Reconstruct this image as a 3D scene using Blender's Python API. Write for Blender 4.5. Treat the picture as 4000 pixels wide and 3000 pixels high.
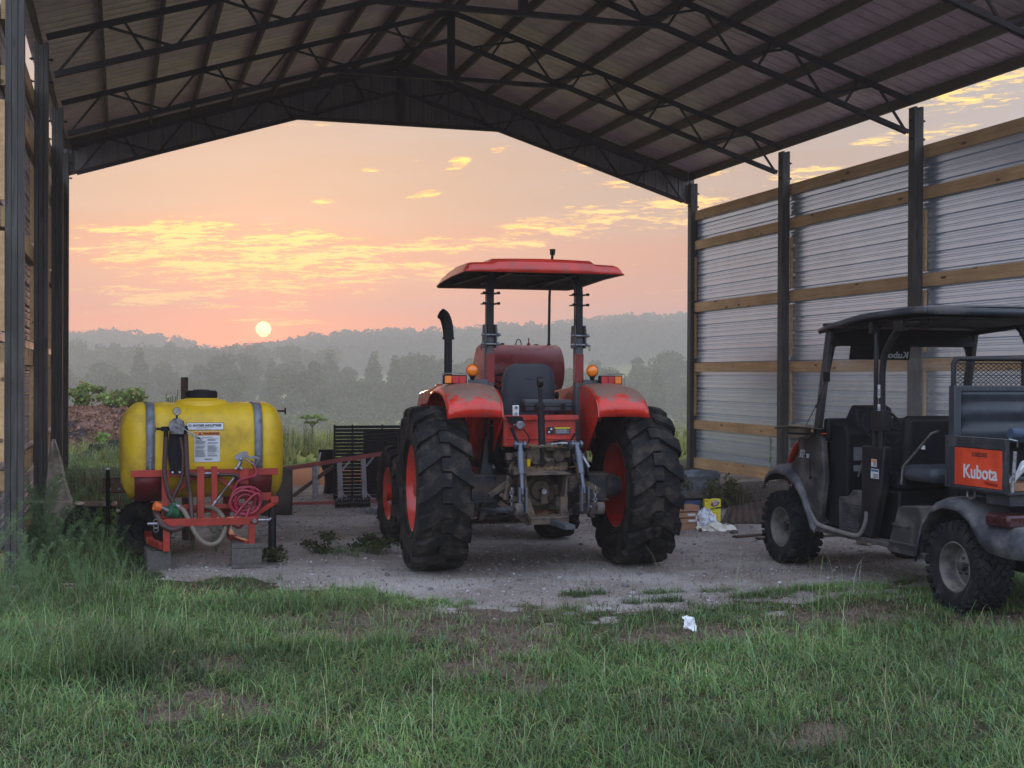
import bpy, bmesh, math, random
import numpy as np
from mathutils import Vector, Matrix, noise
R_ = math.radians
random.seed(7); rng = np.random.default_rng(7)
scene = bpy.context.scene
col = scene.collection
for ob in list(bpy.data.objects): bpy.data.objects.remove(ob)

# ---------------------------------------------------------------- materials
def new_mat(name):
    m = bpy.data.materials.new(name); m.use_nodes = True
    nt = m.node_tree; b = nt.nodes['Principled BSDF']
    return m, nt, b
def nd(nt, t, **k):
    n = nt.nodes.new(t)
    for a, v in k.items():
        if a.startswith('i_'):
            key = a[2:]
            key = int(key) if key.isdigit() else key.replace('_', ' ')
            n.inputs[key].default_value = v
        else: setattr(n, a, v)
    return n
def lk(nt, a, b): nt.links.new(a, b)
def mixc(nt, fac, a, b, mode='MIX'):
    n = nt.nodes.new('ShaderNodeMix'); n.data_type = 'RGBA'; n.blend_type = mode
    for s, v in ((n.inputs[0], fac), (n.inputs[6], a), (n.inputs[7], b)):
        if isinstance(v, (int, float)): s.default_value = v
        elif isinstance(v, (tuple, list)): s.default_value = (*v[:3], 1)
        else: nt.links.new(v, s)
    return n.outputs[2]
def mth(nt, op, a, b=0.0, c=0.0, clamp=False):
    n = nt.nodes.new('ShaderNodeMath'); n.operation = op; n.use_clamp = clamp
    for s, v in zip(n.inputs, (a, b, c)):
        if isinstance(v, (int, float)): s.default_value = v
        else: nt.links.new(v, s)
    return n.outputs[0]
def smooth(nt, x, a, b, lo=0.0, hi=1.0):
    n = nt.nodes.new('ShaderNodeMapRange'); n.interpolation_type = 'SMOOTHSTEP'
    for s, v in zip(n.inputs[:5], (x, a, b, lo, hi)):
        if isinstance(v, (int, float)): s.default_value = v
        else: nt.links.new(v, s)
    return n.outputs[0]
def coords(nt, scale=(1, 1, 1), rot=(0, 0, 0), kind='Object'):
    t = nt.nodes.new('ShaderNodeTexCoord'); mp = nt.nodes.new('ShaderNodeMapping')
    mp.inputs['Scale'].default_value = scale; mp.inputs['Rotation'].default_value = rot
    lk(nt, t.outputs[kind], mp.inputs[0]); return mp.outputs[0]
def noi(nt, vec, scale, detail=4, rough=.55, dist=0):
    n = nt.nodes.new('ShaderNodeTexNoise'); n.inputs['Scale'].default_value = scale
    n.inputs['Detail'].default_value = detail; n.inputs['Roughness'].default_value = rough; n.inputs['Distortion'].default_value = dist
    lk(nt, vec, n.inputs['Vector']); return n.outputs['Fac']
def bump(nt, b, h, strength=.2, dist=.01):
    n = nt.nodes.new('ShaderNodeBump'); n.inputs['Strength'].default_value = strength; n.inputs['Distance'].default_value = dist
    lk(nt, h, n.inputs['Height']); lk(nt, n.outputs[0], b.inputs['Normal'])
MATS = {}
def mat(name, c, rough=.5, metal=0, var=.18, vs=6, dirt=None, da=.4, ds=3, top=0, bmp=.12, bs=60, spec=.5, coat=0):
    """painted / plastic / metal surface with colour variation, patchy dirt and dust lying on upward faces"""
    if name in MATS: return MATS[name]
    m, nt, b = new_mat(name); v = coords(nt)
    n1 = noi(nt, v, vs, 5)
    cc = mixc(nt, smooth(nt, n1, .3, .7), tuple(x*(1-var) for x in c), tuple(min(1, x*(1+var)) for x in c))
    r = smooth(nt, n1, .2, .8, max(0, rough-.1), min(1, rough+.12))
    if dirt:
        n2 = noi(nt, v, ds, 7, .65)
        mk = smooth(nt, n2, .62-da*.45, .85-da*.45)
        mk = mth(nt, 'MULTIPLY', mk, min(1, .35+da))
        if top:
            g = nt.nodes.new('ShaderNodeNewGeometry'); s = nt.nodes.new('ShaderNodeSeparateXYZ'); lk(nt, g.outputs['Normal'], s.inputs[0])
            up = smooth(nt, mth(nt, 'ADD', s.outputs[2], mth(nt, 'MULTIPLY', mth(nt, 'SUBTRACT', n2, .5), 1.7)), .56, .80)
            mk = mth(nt, 'MAXIMUM', mk, mth(nt, 'MULTIPLY', up, top))
        cc = mixc(nt, mk, cc, dirt)
        r = mth(nt, 'ADD', r, mth(nt, 'MULTIPLY', mk, .4), clamp=True)
    lk(nt, cc, b.inputs['Base Color']); lk(nt, r, b.inputs['Roughness'])
    b.inputs['Metallic'].default_value = metal; b.inputs['Specular IOR Level'].default_value = spec
    if coat: b.inputs['Coat Weight'].default_value = coat; b.inputs['Coat Roughness'].default_value = .12
    if bmp: bump(nt, b, noi(nt, v, bs, 4, .6), bmp, .004)
    MATS[name] = m; return m
def wood(name, c1, c2, axis, rough=.75, knots=(.05, .025, .01), gs=22, kn=True, stain=None):
    if name in MATS: return MATS[name]
    m, nt, b = new_mat(name)
    s = [gs]*3; s[axis] = gs*.045; v = coords(nt, tuple(s))
    n1 = noi(nt, v, 1, 6, .6, .6)
    v2 = coords(nt); n2 = noi(nt, v2, 1.3, 3)
    cc = mixc(nt, smooth(nt, n1, .35, .65), c1, c2)
    cc = mixc(nt, smooth(nt, n2, .3, .75, 0, .6), cc, tuple(x*.62 for x in c1))
    if kn:
        s2 = [7.]*3; s2[axis] = 2.2; vo = nt.nodes.new('ShaderNodeTexVoronoi'); vo.inputs['Scale'].default_value = 1
        lk(nt, coords(nt, tuple(s2)), vo.inputs['Vector'])
        k = smooth(nt, vo.outputs['Distance'], .10, .17, 1, 0); cc = mixc(nt, mth(nt, 'MULTIPLY', k, .8), cc, knots)
    if stain: cc = mixc(nt, smooth(nt, noi(nt, v2, 2.6, 5, .7), .55, .7, 0, .75), cc, stain)
    lk(nt, cc, b.inputs['Base Color']); b.inputs['Roughness'].default_value = rough
    bump(nt, b, n1, .35, .004); MATS[name] = m; return m
def glass(name, c=(.8, .85, .85), a=.12, rough=.05):
    m, nt, b = new_mat(name); b.inputs['Base Color'].default_value = (*c, 1); b.inputs['Roughness'].default_value = rough
    v = coords(nt); n = noi(nt, v, 5, 5); lk(nt, smooth(nt, n, .3, .8, a*.6, a*1.8), b.inputs['Alpha']); return m
DUST = (.16, .115, .085)
M_strip = mat('red_reflector', (.17, .008, .008), .3, bmp=0)
M_red = mat('orange_red_paint', (.47, .022, .010), .38, dirt=(.16, .08, .06), da=.25, ds=4, bmp=.04, coat=.4)
M_fender = mat('dusty_fender_paint', (.58, .022, .009), .30, dirt=(.19, .13, .095), da=.20, ds=8, top=.9, bmp=.05, coat=.3)
M_redtank = mat('dull_red_tank_paint', (.23, .018, .022), .38, dirt=(.12, .05, .04), da=.3, bmp=.05)
M_tyre = mat('tyre_rubber', (.010, .010, .011), .7, dirt=(.075, .058, .046), da=.38, ds=9, bmp=.45, bs=70, spec=.18)
M_utyre = mat('mud_tyre_rubber', (.010, .011, .013), .75, dirt=(.06, .055, .05), da=.3, ds=8, bmp=.4, bs=80, spec=.18)
M_black = mat('black_plastic', (.006, .0065, .008), .6, dirt=(.05, .045, .04), da=.15, bmp=.1, spec=.2)
M_blackm = mat('black_steel', (.010, .010, .012), .45, dirt=(.05, .04, .03), da=.2, spec=.3)
M_gray = mat('dark_grey_cast', (.030, .034, .042), .55, metal=.2, dirt=DUST, da=.42, ds=9, top=.6, bmp=.4, bs=40)
M_gray2 = mat('grey_steel_bracket', (.07, .075, .085), .5, metal=.3, dirt=DUST, da=.25, ds=7)
M_steel = mat('bright_zinc_steel', (.30, .30, .33), .34, metal=.9, dirt=(.08, .065, .05), da=.42, ds=14)
M_galv = mat('galvanised_strap', (.20, .215, .25), .55, metal=.5, dirt=(.12, .12, .12), da=.35, ds=10)
M_dirty = mat('oily_gearbox', (.035, .032, .03), .7, dirt=(.14, .10, .07), da=.62, ds=14, top=.8, bmp=.8, bs=30)
M_rod = mat('dull_steel_rod', (.12, .13, .16), .42, metal=.55, dirt=(.07, .055, .045), da=.4)
M_seat = mat('grey_seat_plastic', (.026, .032, .044), .5, dirt=(.1, .09, .08), da=.15)
M_toolbox = mat('dark_toolbox_plastic', (.02, .024, .03), .5, dirt=(.13, .11, .09), da=.25, top=.7)
M_amber = mat('amber_lens', (.85, .20, .01), .12, var=.1, bmp=0, coat=.5)
M_redlens = mat('red_lens', (.42, .012, .012), .15, bmp=0, coat=.5)
M_yellow = mat('yellow_poly_tank', (.66, .42, .008), .45, var=.10, vs=2.0, dirt=(.34, .22, .03), da=.36, ds=3, bmp=.08, bs=14)
M_sprayred = mat('sprayer_frame_paint', (.33, .026, .013), .42, dirt=(.14, .05, .03), da=.25, ds=10)
M_rust = mat('rusty_steel', (.060, .033, .024), .85, var=.4, vs=14, dirt=(.04, .02, .014), da=.5, bmp=.5, bs=50)
M_hose = mat('brown_rubber_hose', (.055, .022, .02), .5, dirt=(.1, .07, .05), da=.3)
M_hosetan = mat('braided_clear_hose', (.20, .16, .12), .5, dirt=(.1, .08, .06), da=.5, bmp=.6, bs=120)
M_hosered = mat('red_spray_hose', (.27, .013, .032), .4, dirt=(.2, .06, .05), da=.15)
M_conc = mat('concrete_block', (.10, .09, .08), .95, var=.25, vs=30, dirt=(.05, .05, .04), da=.4, bmp=.9, bs=90)
M_white = mat('white_paint', (.62, .62, .62), .5, dirt=(.3, .28, .25), da=.3)
M_paper = mat('white_paper', (.75, .76, .78), .8, var=.06, bmp=.1)
M_pinkgray = mat('faded_grey_steel', (.20, .18, .19), .55, metal=.1, dirt=(.12, .06, .05), da=.3, ds=12)
M_decalw = mat('decal_white', (.55, .56, .58), .45, bmp=0, var=.05)
M_decalb = mat('decal_black', (.012, .012, .012), .5, bmp=0, var=.05)
M_orangesign = mat('warning_orange', (.62, .20, .03), .5, bmp=0, var=.06)
M_green = mat('green_pump_paint', (.012, .085, .035), .4, dirt=(.03, .05, .03), da=.3)
M_orangecap = mat('orange_cap_plastic', (.75, .14, .02), .4, bmp=0)
M_utvgray = mat('grey_utv_plastic', (.017, .019, .025), .5, dirt=(.13, .12, .115), da=.30, ds=5, top=.5, bmp=.25, bs=70)
M_utvdust = mat('dusty_utv_panel', (.022, .021, .022), .6, dirt=(.12, .10, .09), da=.40, ds=4, top=.6, bmp=.4, bs=90)
M_boxblue = mat('blue_grey_cargo_steel', (.022, .029, .040), .42, dirt=(.10, .10, .10), da=.2, ds=5)
M_utvorange = mat('bright_orange_panel', (.62, .055, .016), .4, dirt=(.4, .06, .03), da=.15, bmp=.05)
M_uflare = mat('lit_flare_plastic', (.032, .037, .049), .55, dirt=(.20, .185, .175), da=.42, ds=4, top=.35, bmp=.3, bs=60)  # brighter grey plastic: the fenders' sky light is in the colour, dust over it
M_roofutv = mat('black_canopy_plastic', (.022, .027, .036), .5, dirt=(.13, .11, .095), da=.3, top=.7, ds=3)
M_card = mat('cardboard', (.28, .145, .08), .85, dirt=(.12, .07, .05), da=.3)
M_yel2 = mat('yellow_tin_paint', (.66, .55, .02), .35, bmp=.03, dirt=(.3, .25, .05), da=.1)
M_bluebin = mat('blue_plastic_bin', (.012, .035, .10), .45, bmp=.05)
M_plasticbag = mat('white_plastic_bag', (.62, .64, .70), .35, var=.1, bmp=.3, bs=20)
M_rustred = mat('rust_red_rail', (.22, .035, .028), .55, dirt=(.16, .07, .05), da=.35, ds=9)
M_tan = mat('tan_fibreboard', (.52, .42, .34), .8, var=.25, vs=9, dirt=(.12, .10, .07), da=.45, bmp=.5, bs=40)
M_felt = mat('brown_felt', (.14, .105, .075), .95, bmp=.3)
M_blank = mat('yellow_cap_plastic', (.7, .45, .02), .4, bmp=0)
W_post = wood('weathered_treated_post', (.052, .047, .042), (.095, .088, .078), 2, stain=(.035, .030, .026), gs=34, knots=(.02, .018, .015))
W_girt = wood('new_pine_girt', (.52, .31, .14), (.66, .43, .22), 1)
W_purlin = wood('aged_pine_purlin', (.080, .050, .034), (.12, .078, .052), 1)
W_plank = wood('old_plank', (.26, .19, .13), (.34, .26, .18), 0)
M_truss = mat('truss_primer_steel', (.014, .010, .012), .7, dirt=(.05, .025, .02), da=.3, bmp=.15)
M_trim = mat('red_gable_trim', (.16, .02, .018), .4, bmp=.05)
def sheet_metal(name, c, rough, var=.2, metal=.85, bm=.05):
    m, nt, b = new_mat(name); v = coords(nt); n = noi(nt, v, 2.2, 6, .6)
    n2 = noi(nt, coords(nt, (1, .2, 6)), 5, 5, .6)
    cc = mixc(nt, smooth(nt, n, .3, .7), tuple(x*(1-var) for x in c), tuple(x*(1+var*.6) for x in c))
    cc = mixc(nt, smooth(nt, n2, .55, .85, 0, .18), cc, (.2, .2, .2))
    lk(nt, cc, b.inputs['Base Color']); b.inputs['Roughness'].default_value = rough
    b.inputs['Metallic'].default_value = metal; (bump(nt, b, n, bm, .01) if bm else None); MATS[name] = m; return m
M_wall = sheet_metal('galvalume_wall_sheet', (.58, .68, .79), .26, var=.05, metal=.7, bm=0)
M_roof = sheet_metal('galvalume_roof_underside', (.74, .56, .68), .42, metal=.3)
M_wall2 = sheet_metal('darkened_wall_sheet', (.34, .34, .38), .6, var=.05, metal=.3, bm=0)  # left wall: same sheet metal, given a darker colour to cut its glare
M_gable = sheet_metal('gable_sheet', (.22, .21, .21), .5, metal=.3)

# ---------------------------------------------------------------- mesh builder
class MB:
    def __init__(s): s.v = []; s.f = []
    def add(s, vs, fs, M=None):
        o = len(s.v)
        s.v += [tuple(M @ Vector(p)) for p in vs] if M is not None else [tuple(p) for p in vs]
        s.f += [tuple(i+o for i in f) for f in fs]; return s
    def box(s, x0, x1, y0, y1, z0, z1, M=None):
        vs = [(x, y, z) for z in (z0, z1) for y in (y0, y1) for x in (x0, x1)]
        return s.add(vs, [(0, 2, 3, 1), (4, 5, 7, 6), (0, 1, 5, 4), (2, 6, 7, 3), (0, 4, 6, 2), (1, 3, 7, 5)], M)
    def beam(s, a, b, w, h, up=(0, 0, 1), ext=0):
        a, b = Vector(a), Vector(b); d = (b-a).normalized(); a = a-d*ext; b = b+d*ext
        u = Vector(up); x = d.cross(u)
        if x.length < 1e-4: x = d.cross(Vector((1, 0, 0)))
        x.normalize(); z = x.cross(d).normalized()
        vs = [p+x*(i*w/2)+z*(j*h/2) for p in (a, b) for i, j in ((-1, -1), (1, -1), (1, 1), (-1, 1))]
        return s.add(vs, [(3, 2, 1, 0), (4, 5, 6, 7), (0, 1, 5, 4), (1, 2, 6, 5), (2, 3, 7, 6), (3, 0, 4, 7)])
    def tube(s, pts, r, n=8, closed=False, caps=True):
        P = [Vector(p) for p in pts]; k = len(P); o = len(s.v); prev = None
        for i, p in enumerate(P):
            if closed: d = P[(i+1) % k]-P[i-1]
            else: d = P[min(i+1, k-1)]-P[max(i-1, 0)]
            d.normalize()
            if prev is None:
                a = d.cross(Vector((0, 0, 1)))
                if a.length < .05: a = d.cross(Vector((1, 0, 0)))
            else: a = prev-d*prev.dot(d)
            a.normalize(); prev = a; b = d.cross(a); rr = r[i] if isinstance(r, (list, tuple)) else r
            for j in range(n):
                t = 2*math.pi*j/n; s.v.append(tuple(p+a*(rr*math.cos(t))+b*(rr*math.sin(t))))
        for i in range(k if closed else k-1):
            for j in range(n):
                a0 = o+i*n+j; a1 = o+i*n+(j+1) % n; b0 = o+((i+1) % k)*n+j; b1 = o+((i+1) % k)*n+(j+1) % n
                s.f.append((a0, a1, b1, b0))
        if caps and not closed:
            s.f.append(tuple(o+j for j in range(n))[::-1]); s.f.append(tuple(o+(k-1)*n+j for j in range(n)))
        return s
    def cyl(s, a, b, r, n=16, r2=None): return s.tube([a, b], [r, r if r2 is None else r2], n)
    def lathe(s, prof, c=(0, 0, 0), axis='Z', n=32, a0=0, a1=None, closed_prof=False):
        """prof: (radius, height along axis)"""
        o = len(s.v); full = a1 is None; m = n if full else n+1; A1 = 2*math.pi if full else a1
        for (r, h) in prof:
            for j in range(m):
                t = a0+(A1-(0 if full else a0))*j/n if not full else 2*math.pi*j/n
                ca, sa = r*math.cos(t), r*math.sin(t)
                p = {'Z': (ca, sa, h), 'X': (h, ca, sa), 'Y': (sa, h, ca)}[axis]
                s.v.append((p[0]+c[0], p[1]+c[1], p[2]+c[2]))
        k = len(prof)
        for i in range(k if closed_prof else k-1):
            i2 = (i+1) % k
            for j in range(n):
                j2 = (j+1) % m
                s.f.append((o+i*m+j, o+i*m+j2, o+i2*m+j2, o+i2*m+j))
        return s
    def prism(s, poly, axis, a, b):
        """extrude 2D polygon along an axis; poly in the two remaining axes (x<y<z order)"""
        n = len(poly); vs = []
        for t in (a, b):
            for (p, q) in poly: vs.append({'X': (t, p, q), 'Y': (p, t, q), 'Z': (p, q, t)}[axis])
        return s.add(vs, [tuple(range(n))[::-1], tuple(range(n, 2*n))]+[(i, (i+1) % n, n+(i+1) % n, n+i) for i in range(n)])
    def grid(s, rows, closed=False):
        o = len(s.v); m = len(rows[0])
        for r in rows: s.v += [tuple(p) for p in r]
        for i in range(len(rows)-1):
            for j in range(m if closed else m-1):
                s.f.append((o+i*m+j, o+i*m+(j+1) % m, o+(i+1)*m+(j+1) % m, o+(i+1)*m+j))
        return s
    def ball(s, c, r, n=14, sz=(1, 1, 1)):
        rows = []
        for i in range(n//2+1):
            t = math.pi*i/(n//2); rows.append([(c[0]+r*sz[0]*math.sin(t)*math.cos(2*math.pi*j/n), c[1]+r*sz[1]*math.sin(t)*math.sin(2*math.pi*j/n), c[2]+r*sz[2]*math.cos(t)) for j in range(n)])
        return s.grid(rows, True)
    def mesh(s, name, fixn=True, ang=38):
        me = bpy.data.meshes.new(name); me.from_pydata(s.v, [], s.f); me.validate()
        if fixn:
            bm = bmesh.new(); bm.from_mesh(me); bmesh.ops.recalc_face_normals(bm, faces=bm.faces); bm.to_mesh(me); bm.free()
        me.polygons.foreach_set('use_smooth', [True]*len(me.polygons)); me.set_sharp_from_angle(angle=R_(ang)); me.update(); return me
def spline(pts, k=6):
    P = [Vector(p) for p in pts]; out = []
    for i in range(len(P)-1):
        p0, p1, p2, p3 = P[max(i-1, 0)], P[i], P[i+1], P[min(i+2, len(P)-1)]
        for j in range(k):
            t = j/k; out.append(.5*((2*p1)+(p2-p0)*t+(2*p0-5*p1+4*p2-p3)*t*t+(3*p1-p0-3*p2+p3)*t*t*t))
    out.append(P[-1]); return out
def tag(o, label=None, cat=None, group=None, kind=None):
    if label: o['label'] = label
    if cat: o['category'] = cat
    if group: o['group'] = group
    if kind: o['kind'] = kind
    return o
def link(name, data, parent=None):
    o = bpy.data.objects.new(name, data); col.objects.link(o)
    if parent is not None: o.parent = parent
    return o
def part(name, mb, m, parent=None, bevel=0, solid=0, label=None, fixn=True, ang=38):
    me = mb.mesh(name, fixn, ang) if isinstance(mb, MB) else mb
    if m is not None and not me.materials: me.materials.append(m)
    o = link(name, me, parent)
    if solid: md = o.modifiers.new('s', 'SOLIDIFY'); md.thickness = solid; md.offset = 0
    if bevel:
        md = o.modifiers.new('b', 'BEVEL'); md.width = bevel; md.segments = 2; md.limit_method = 'ANGLE'; md.angle_limit = R_(40)
    if label: o['label'] = label
    return o
def thing(name, label, cat, loc=(0, 0, 0), rz=0, group=None):
    o = link(name, None); o.location = loc; o.rotation_euler = (0, 0, rz); o.empty_display_size = .1
    return tag(o, label, cat, group)
def copy_tree(o, parent=None):
    c = o.copy(); col.objects.link(c); c.parent = parent
    for ch in [x for x in bpy.data.objects if x.parent is o]: copy_tree(ch, c)
    return c
def text_mesh(s, size, m, extrude=.0006, shear=0, offset=0, sx=1, align='LEFT'):
    cu = bpy.data.curves.new('t', 'FONT'); cu.body = s; cu.size = size; cu.extrude = extrude; cu.shear = shear; cu.offset = offset; cu.align_x = align; cu.resolution_u = 3
    o = bpy.data.objects.new('t', cu); col.objects.link(o)
    dg = bpy.context.evaluated_depsgraph_get(); me = bpy.data.meshes.new_from_object(o.evaluated_get(dg)); bpy.data.objects.remove(o)
    if sx != 1: me.transform(Matrix.Diagonal((sx, 1, 1, 1)))
    me.materials.clear(); me.materials.append(m); return me
def place(o, loc, rot): o.location = loc; o.rotation_euler = rot; return o
FACE_S = (R_(90), 0, 0)      # text readable from the south (-y)
FACE_W = (R_(90), 0, R_(-90))  # text readable from the west (-x)

# ---------------------------------------------------------------- camera
cam = bpy.data.cameras.new('camera'); co = bpy.data.objects.new('camera', cam); col.objects.link(co); scene.camera = co
cam.sensor_width = 36; cam.lens = 36*2800/2212; cam.clip_start = .05; cam.clip_end = 5000
Rv = Vector((.95772581, -.28765047, .00429992)); Fv = Vector((.28767193, .95771205, -.00569997)); Uv = Vector((-.00247848, .00669597, .99997451))
CAM = Vector((.911, -21.85, 1.65))
co.matrix_world = Matrix(((Rv.x, Uv.x, -Fv.x, CAM.x), (Rv.y, Uv.y, -Fv.y, CAM.y), (Rv.z, Uv.z, -Fv.z, CAM.z), (0, 0, 0, 1)))
SKY_FRONT = [(-5, (.5, .3, .25)), (0, (1.5, .11, .04)), (2.2, (1.4, .12, .04)), (4.5, (.84, .20, .09)), (8, (.53, .31, .22)), (13, (.43, .35, .33)), (30, (.80, .78, .84)), (90, (.85, 1.0, 1.35))]
SKY_BACK = [(-5, (.4, .4, .4)), (0, (1.0, 1.05, 1.3)), (10, (1.25, 1.42, 1.85)), (30, (1.45, 1.75, 2.35)), (90, (1.0, 1.18, 1.6))]
GLOW = (.42, .0, .0); GLOW2 = (6, .3, .03); CLOUD_A = (1.55, .70, .02); CLOUD_B = (.85, .60, .25); CLOUD_C = (2.1, 1.25, .12); DISC = (11, 6.2, 2.4)
WORLD = 1.0; SUN_E = 1.2; HAZE_C = (.74, .70, .70); HAZE_D = .0020; HAZE_G = .35; EXPO = 0.0
# ================================================================ POLE BARN
W, BAY, NB = 10.93, 3.54, 3
barn = thing('pole_barn', 'open pole barn with dark steel trusses, bare metal roof and corrugated side walls', 'barn', (W/2, -BAY*2, 0))
BO = Vector(barn.location)
def bpart(name, mb, m, **k):
    mb.v = [(x-BO.x, y-BO.y, z) for x, y, z in mb.v]; return part(name, mb, m, barn, **k)
sl = (6.97-5.26)/(W/2)
def ztop(x): return 5.26+sl*min(x, W-x)
PW = .145
for k in range(NB+1):
    y = -k*BAY
    for s in (0, 1):
        dx = (.06 if k == 0 else 0)*(1 if s else -1); pw = PW if not s else .135
        x0 = dx if s == 0 else W-pw+dx
        mb = MB(); zt = 5.2
        # three laminated plies with hairline gaps
        for j in range(3): mb.box(x0+pw*j/3+.0012, x0+pw*(j+1)/3-.0012, y-PW/2, y+PW/2, -.3, zt-.03*(j == 1))
        bpart('post', mb, W_post, bevel=.004)
        # bolts through the post under the truss heel
        mb = MB()
        for zz in (4.78, 5.02): mb.cyl((x0-.05, y-.03, zz), (x0+pw+.05, y-.03, zz), .009, 8)
        for zz in (4.78, 5.02): mb.cyl((x0-.035, y-.03, zz), (x0-.02, y-.03, zz), .018, 6).cyl((x0+pw+.02, y-.03, zz), (x0+pw+.035, y-.03, zz), .018, 6)
        bpart('truss_bolt', mb, M_blackm)
def angle(mb, a, b, up=(0, 0, 1), w=.055):
    a, b = Vector(a), Vector(b); mb.beam(a, b, .008, w, up); o = Vector((0, .024, w/2-.004))
    mb.beam(a+o, b+o, .048, .008, up)
for k in range(NB+1):
    y = -k*BAY+.0
    ch = MB(); zo = .0
    def T(x, z): return (x, y, z)
    a = .12; top0 = T(a, ztop(a)-.03); topm = T(W/2, ztop(W/2)-.03); top1 = T(W-a, ztop(W-a)-.03)
    for yo in (-.03, .03):
        o = Vector((0, yo, 0))
        for p, q in ((top0, topm), (topm, top1)): ch.beam(Vector(p)+o, Vector(q)+o, .012, .06)
    tr_top = bpart('truss', ch, M_truss)
    def sub(name, mb):
        mb.v = [(px-BO.x, py-BO.y, pz) for px, py, pz in mb.v]; return part(name, mb, M_truss, tr_top)
    bc = MB(); zb = 4.87; xb = .2; zp = 6.53
    for yo in (-.03, .03):
        for p, q in ((T(xb, zb), T(W/2, zp)), (T(W/2, zp), T(W-xb, zb))):
            bc.beam(Vector(p)+Vector((0, yo, 0)), Vector(q)+Vector((0, yo, 0)), .012, .06)
    sub('bottom_chord', bc)
    tb = MB(); tb.beam(T(3.6, 5.97), T(W-3.6, 5.97), .07, .06); sub('tie_beam', tb)
    kp = MB(); kp.box(W/2-.05, W/2+.05, y-.04, y+.04, 5.94, ztop(W/2)-.01); sub('king_post', kp)
    def zbm(x): x = min(x, W-x); return zb+(zp-zb)*(x-xb)/(W/2-xb)
    for side in (0, 1):
        wb = MB()
        for xA in (.62, 1.86, 3.10, 4.34):
            X = (lambda t: t if side == 0 else W-t)
            for xb_, xt_ in ((xA-.40, xA), (xA+.52, xA+.30 if True else 0), ):
                wb.beam(T(X(xb_), zbm(xb_)), T(X(xt_), ztop(xt_)-.05), .028, .028, (0, 1, 0))
            wb.beam(T(X(xA+.84), zbm(xA+.84)), T(X(xA+.10), ztop(xA+.10)-.05), .028, .028, (0, 1, 0)) if xA+.84 < W/2 else None
        sub('web', wb)
# purlins (2x6 on edge, on top of the trusses)
Y0, Y1 = .12, -NB*BAY-.85
npl = 9
for side in (0, 1):
    for i in range(npl):
        x = .02+.655*i
        if i == npl-1: x = W/2-.10
        X = x if side == 0 else W-x
        mb = MB(); z = ztop(x)+.005
        mb.box(X-.02, X+.02, Y1, Y0, z, z+.14)
        bpart('eave_board' if i == 0 else 'purlin', mb, W_purlin, bevel=.003)
    # wide eave fascia
# roof sheets: ribs run down the slope
for side in (0, 1):
    prof = []; y = Y1
    while y < Y0+.15:
        for dy, dz in ((0, 0), (.075, 0), (.08, .006), (.09, .006), (.095, 0), (.145, 0), (.15, .006), (.16, .006), (.165, 0), (.195, 0), (.208, .030), (.229, .030), (.2425, 0)):
            prof.append((y+dy*.94, dz))
        y += .2286
    mb = MB(); rows = []
    for x in (-.12, W/2):
        X = x if side == 0 else W-x; z = ztop(0)+sl*x+.155
        rows.append([(X, py, z+dz) for py, dz in prof])
    mb.grid(rows); bpart('roof_sheet', mb, M_roof, fixn=False, ang=20)
mb = MB(); zr = ztop(W/2)+.19
mb.add([(W/2-.2, Y1, zr-.05), (W/2, Y1, zr+.01), (W/2+.2, Y1, zr-.05), (W/2-.2, Y0+.2, zr-.05), (W/2, Y0+.2, zr+.01), (W/2+.2, Y0+.2, zr-.05)], [(0, 1, 4, 3), (1, 2, 5, 4)])
bpart('ridge_cap', mb, M_roof, solid=.002)
# far gable panel with vertical ribs, box trim along its lower edge
def zlow(x):
    x = min(x, W-x); return 4.84+(5.98-4.84)*x/3.73 if x < 3.73 else 5.98
mb = MB(); yg = .085; lo = []; hi = []; x = -.06
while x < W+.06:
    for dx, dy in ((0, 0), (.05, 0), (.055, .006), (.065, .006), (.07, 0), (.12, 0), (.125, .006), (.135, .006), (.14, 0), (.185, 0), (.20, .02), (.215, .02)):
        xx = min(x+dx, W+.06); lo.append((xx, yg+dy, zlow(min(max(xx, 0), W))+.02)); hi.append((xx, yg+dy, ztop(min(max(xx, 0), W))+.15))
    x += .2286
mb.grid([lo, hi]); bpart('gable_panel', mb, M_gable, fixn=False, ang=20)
mb = MB()
for p, q in (((0.02, 4.84), (3.73, 5.98)), ((3.73, 5.98), (W-3.73, 5.98)), ((W-3.73, 5.98), (W-.02, 4.84))):
    mb.beam((p[0], yg-.02, p[1]), (q[0], yg-.02, q[1]), .06, .045, ext=.01)
bpart('gable_trim', mb, M_trim)
mb = MB()   # nailers inside the gable
mb.beam((.1, .045, 5.36), (W/2, .045, 7.02), .035, .12); mb.beam((W-.1, .045, 5.36), (W/2, .045, 7.02), .035, .12)
bpart('gable_nailer', mb, W_purlin)
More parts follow.
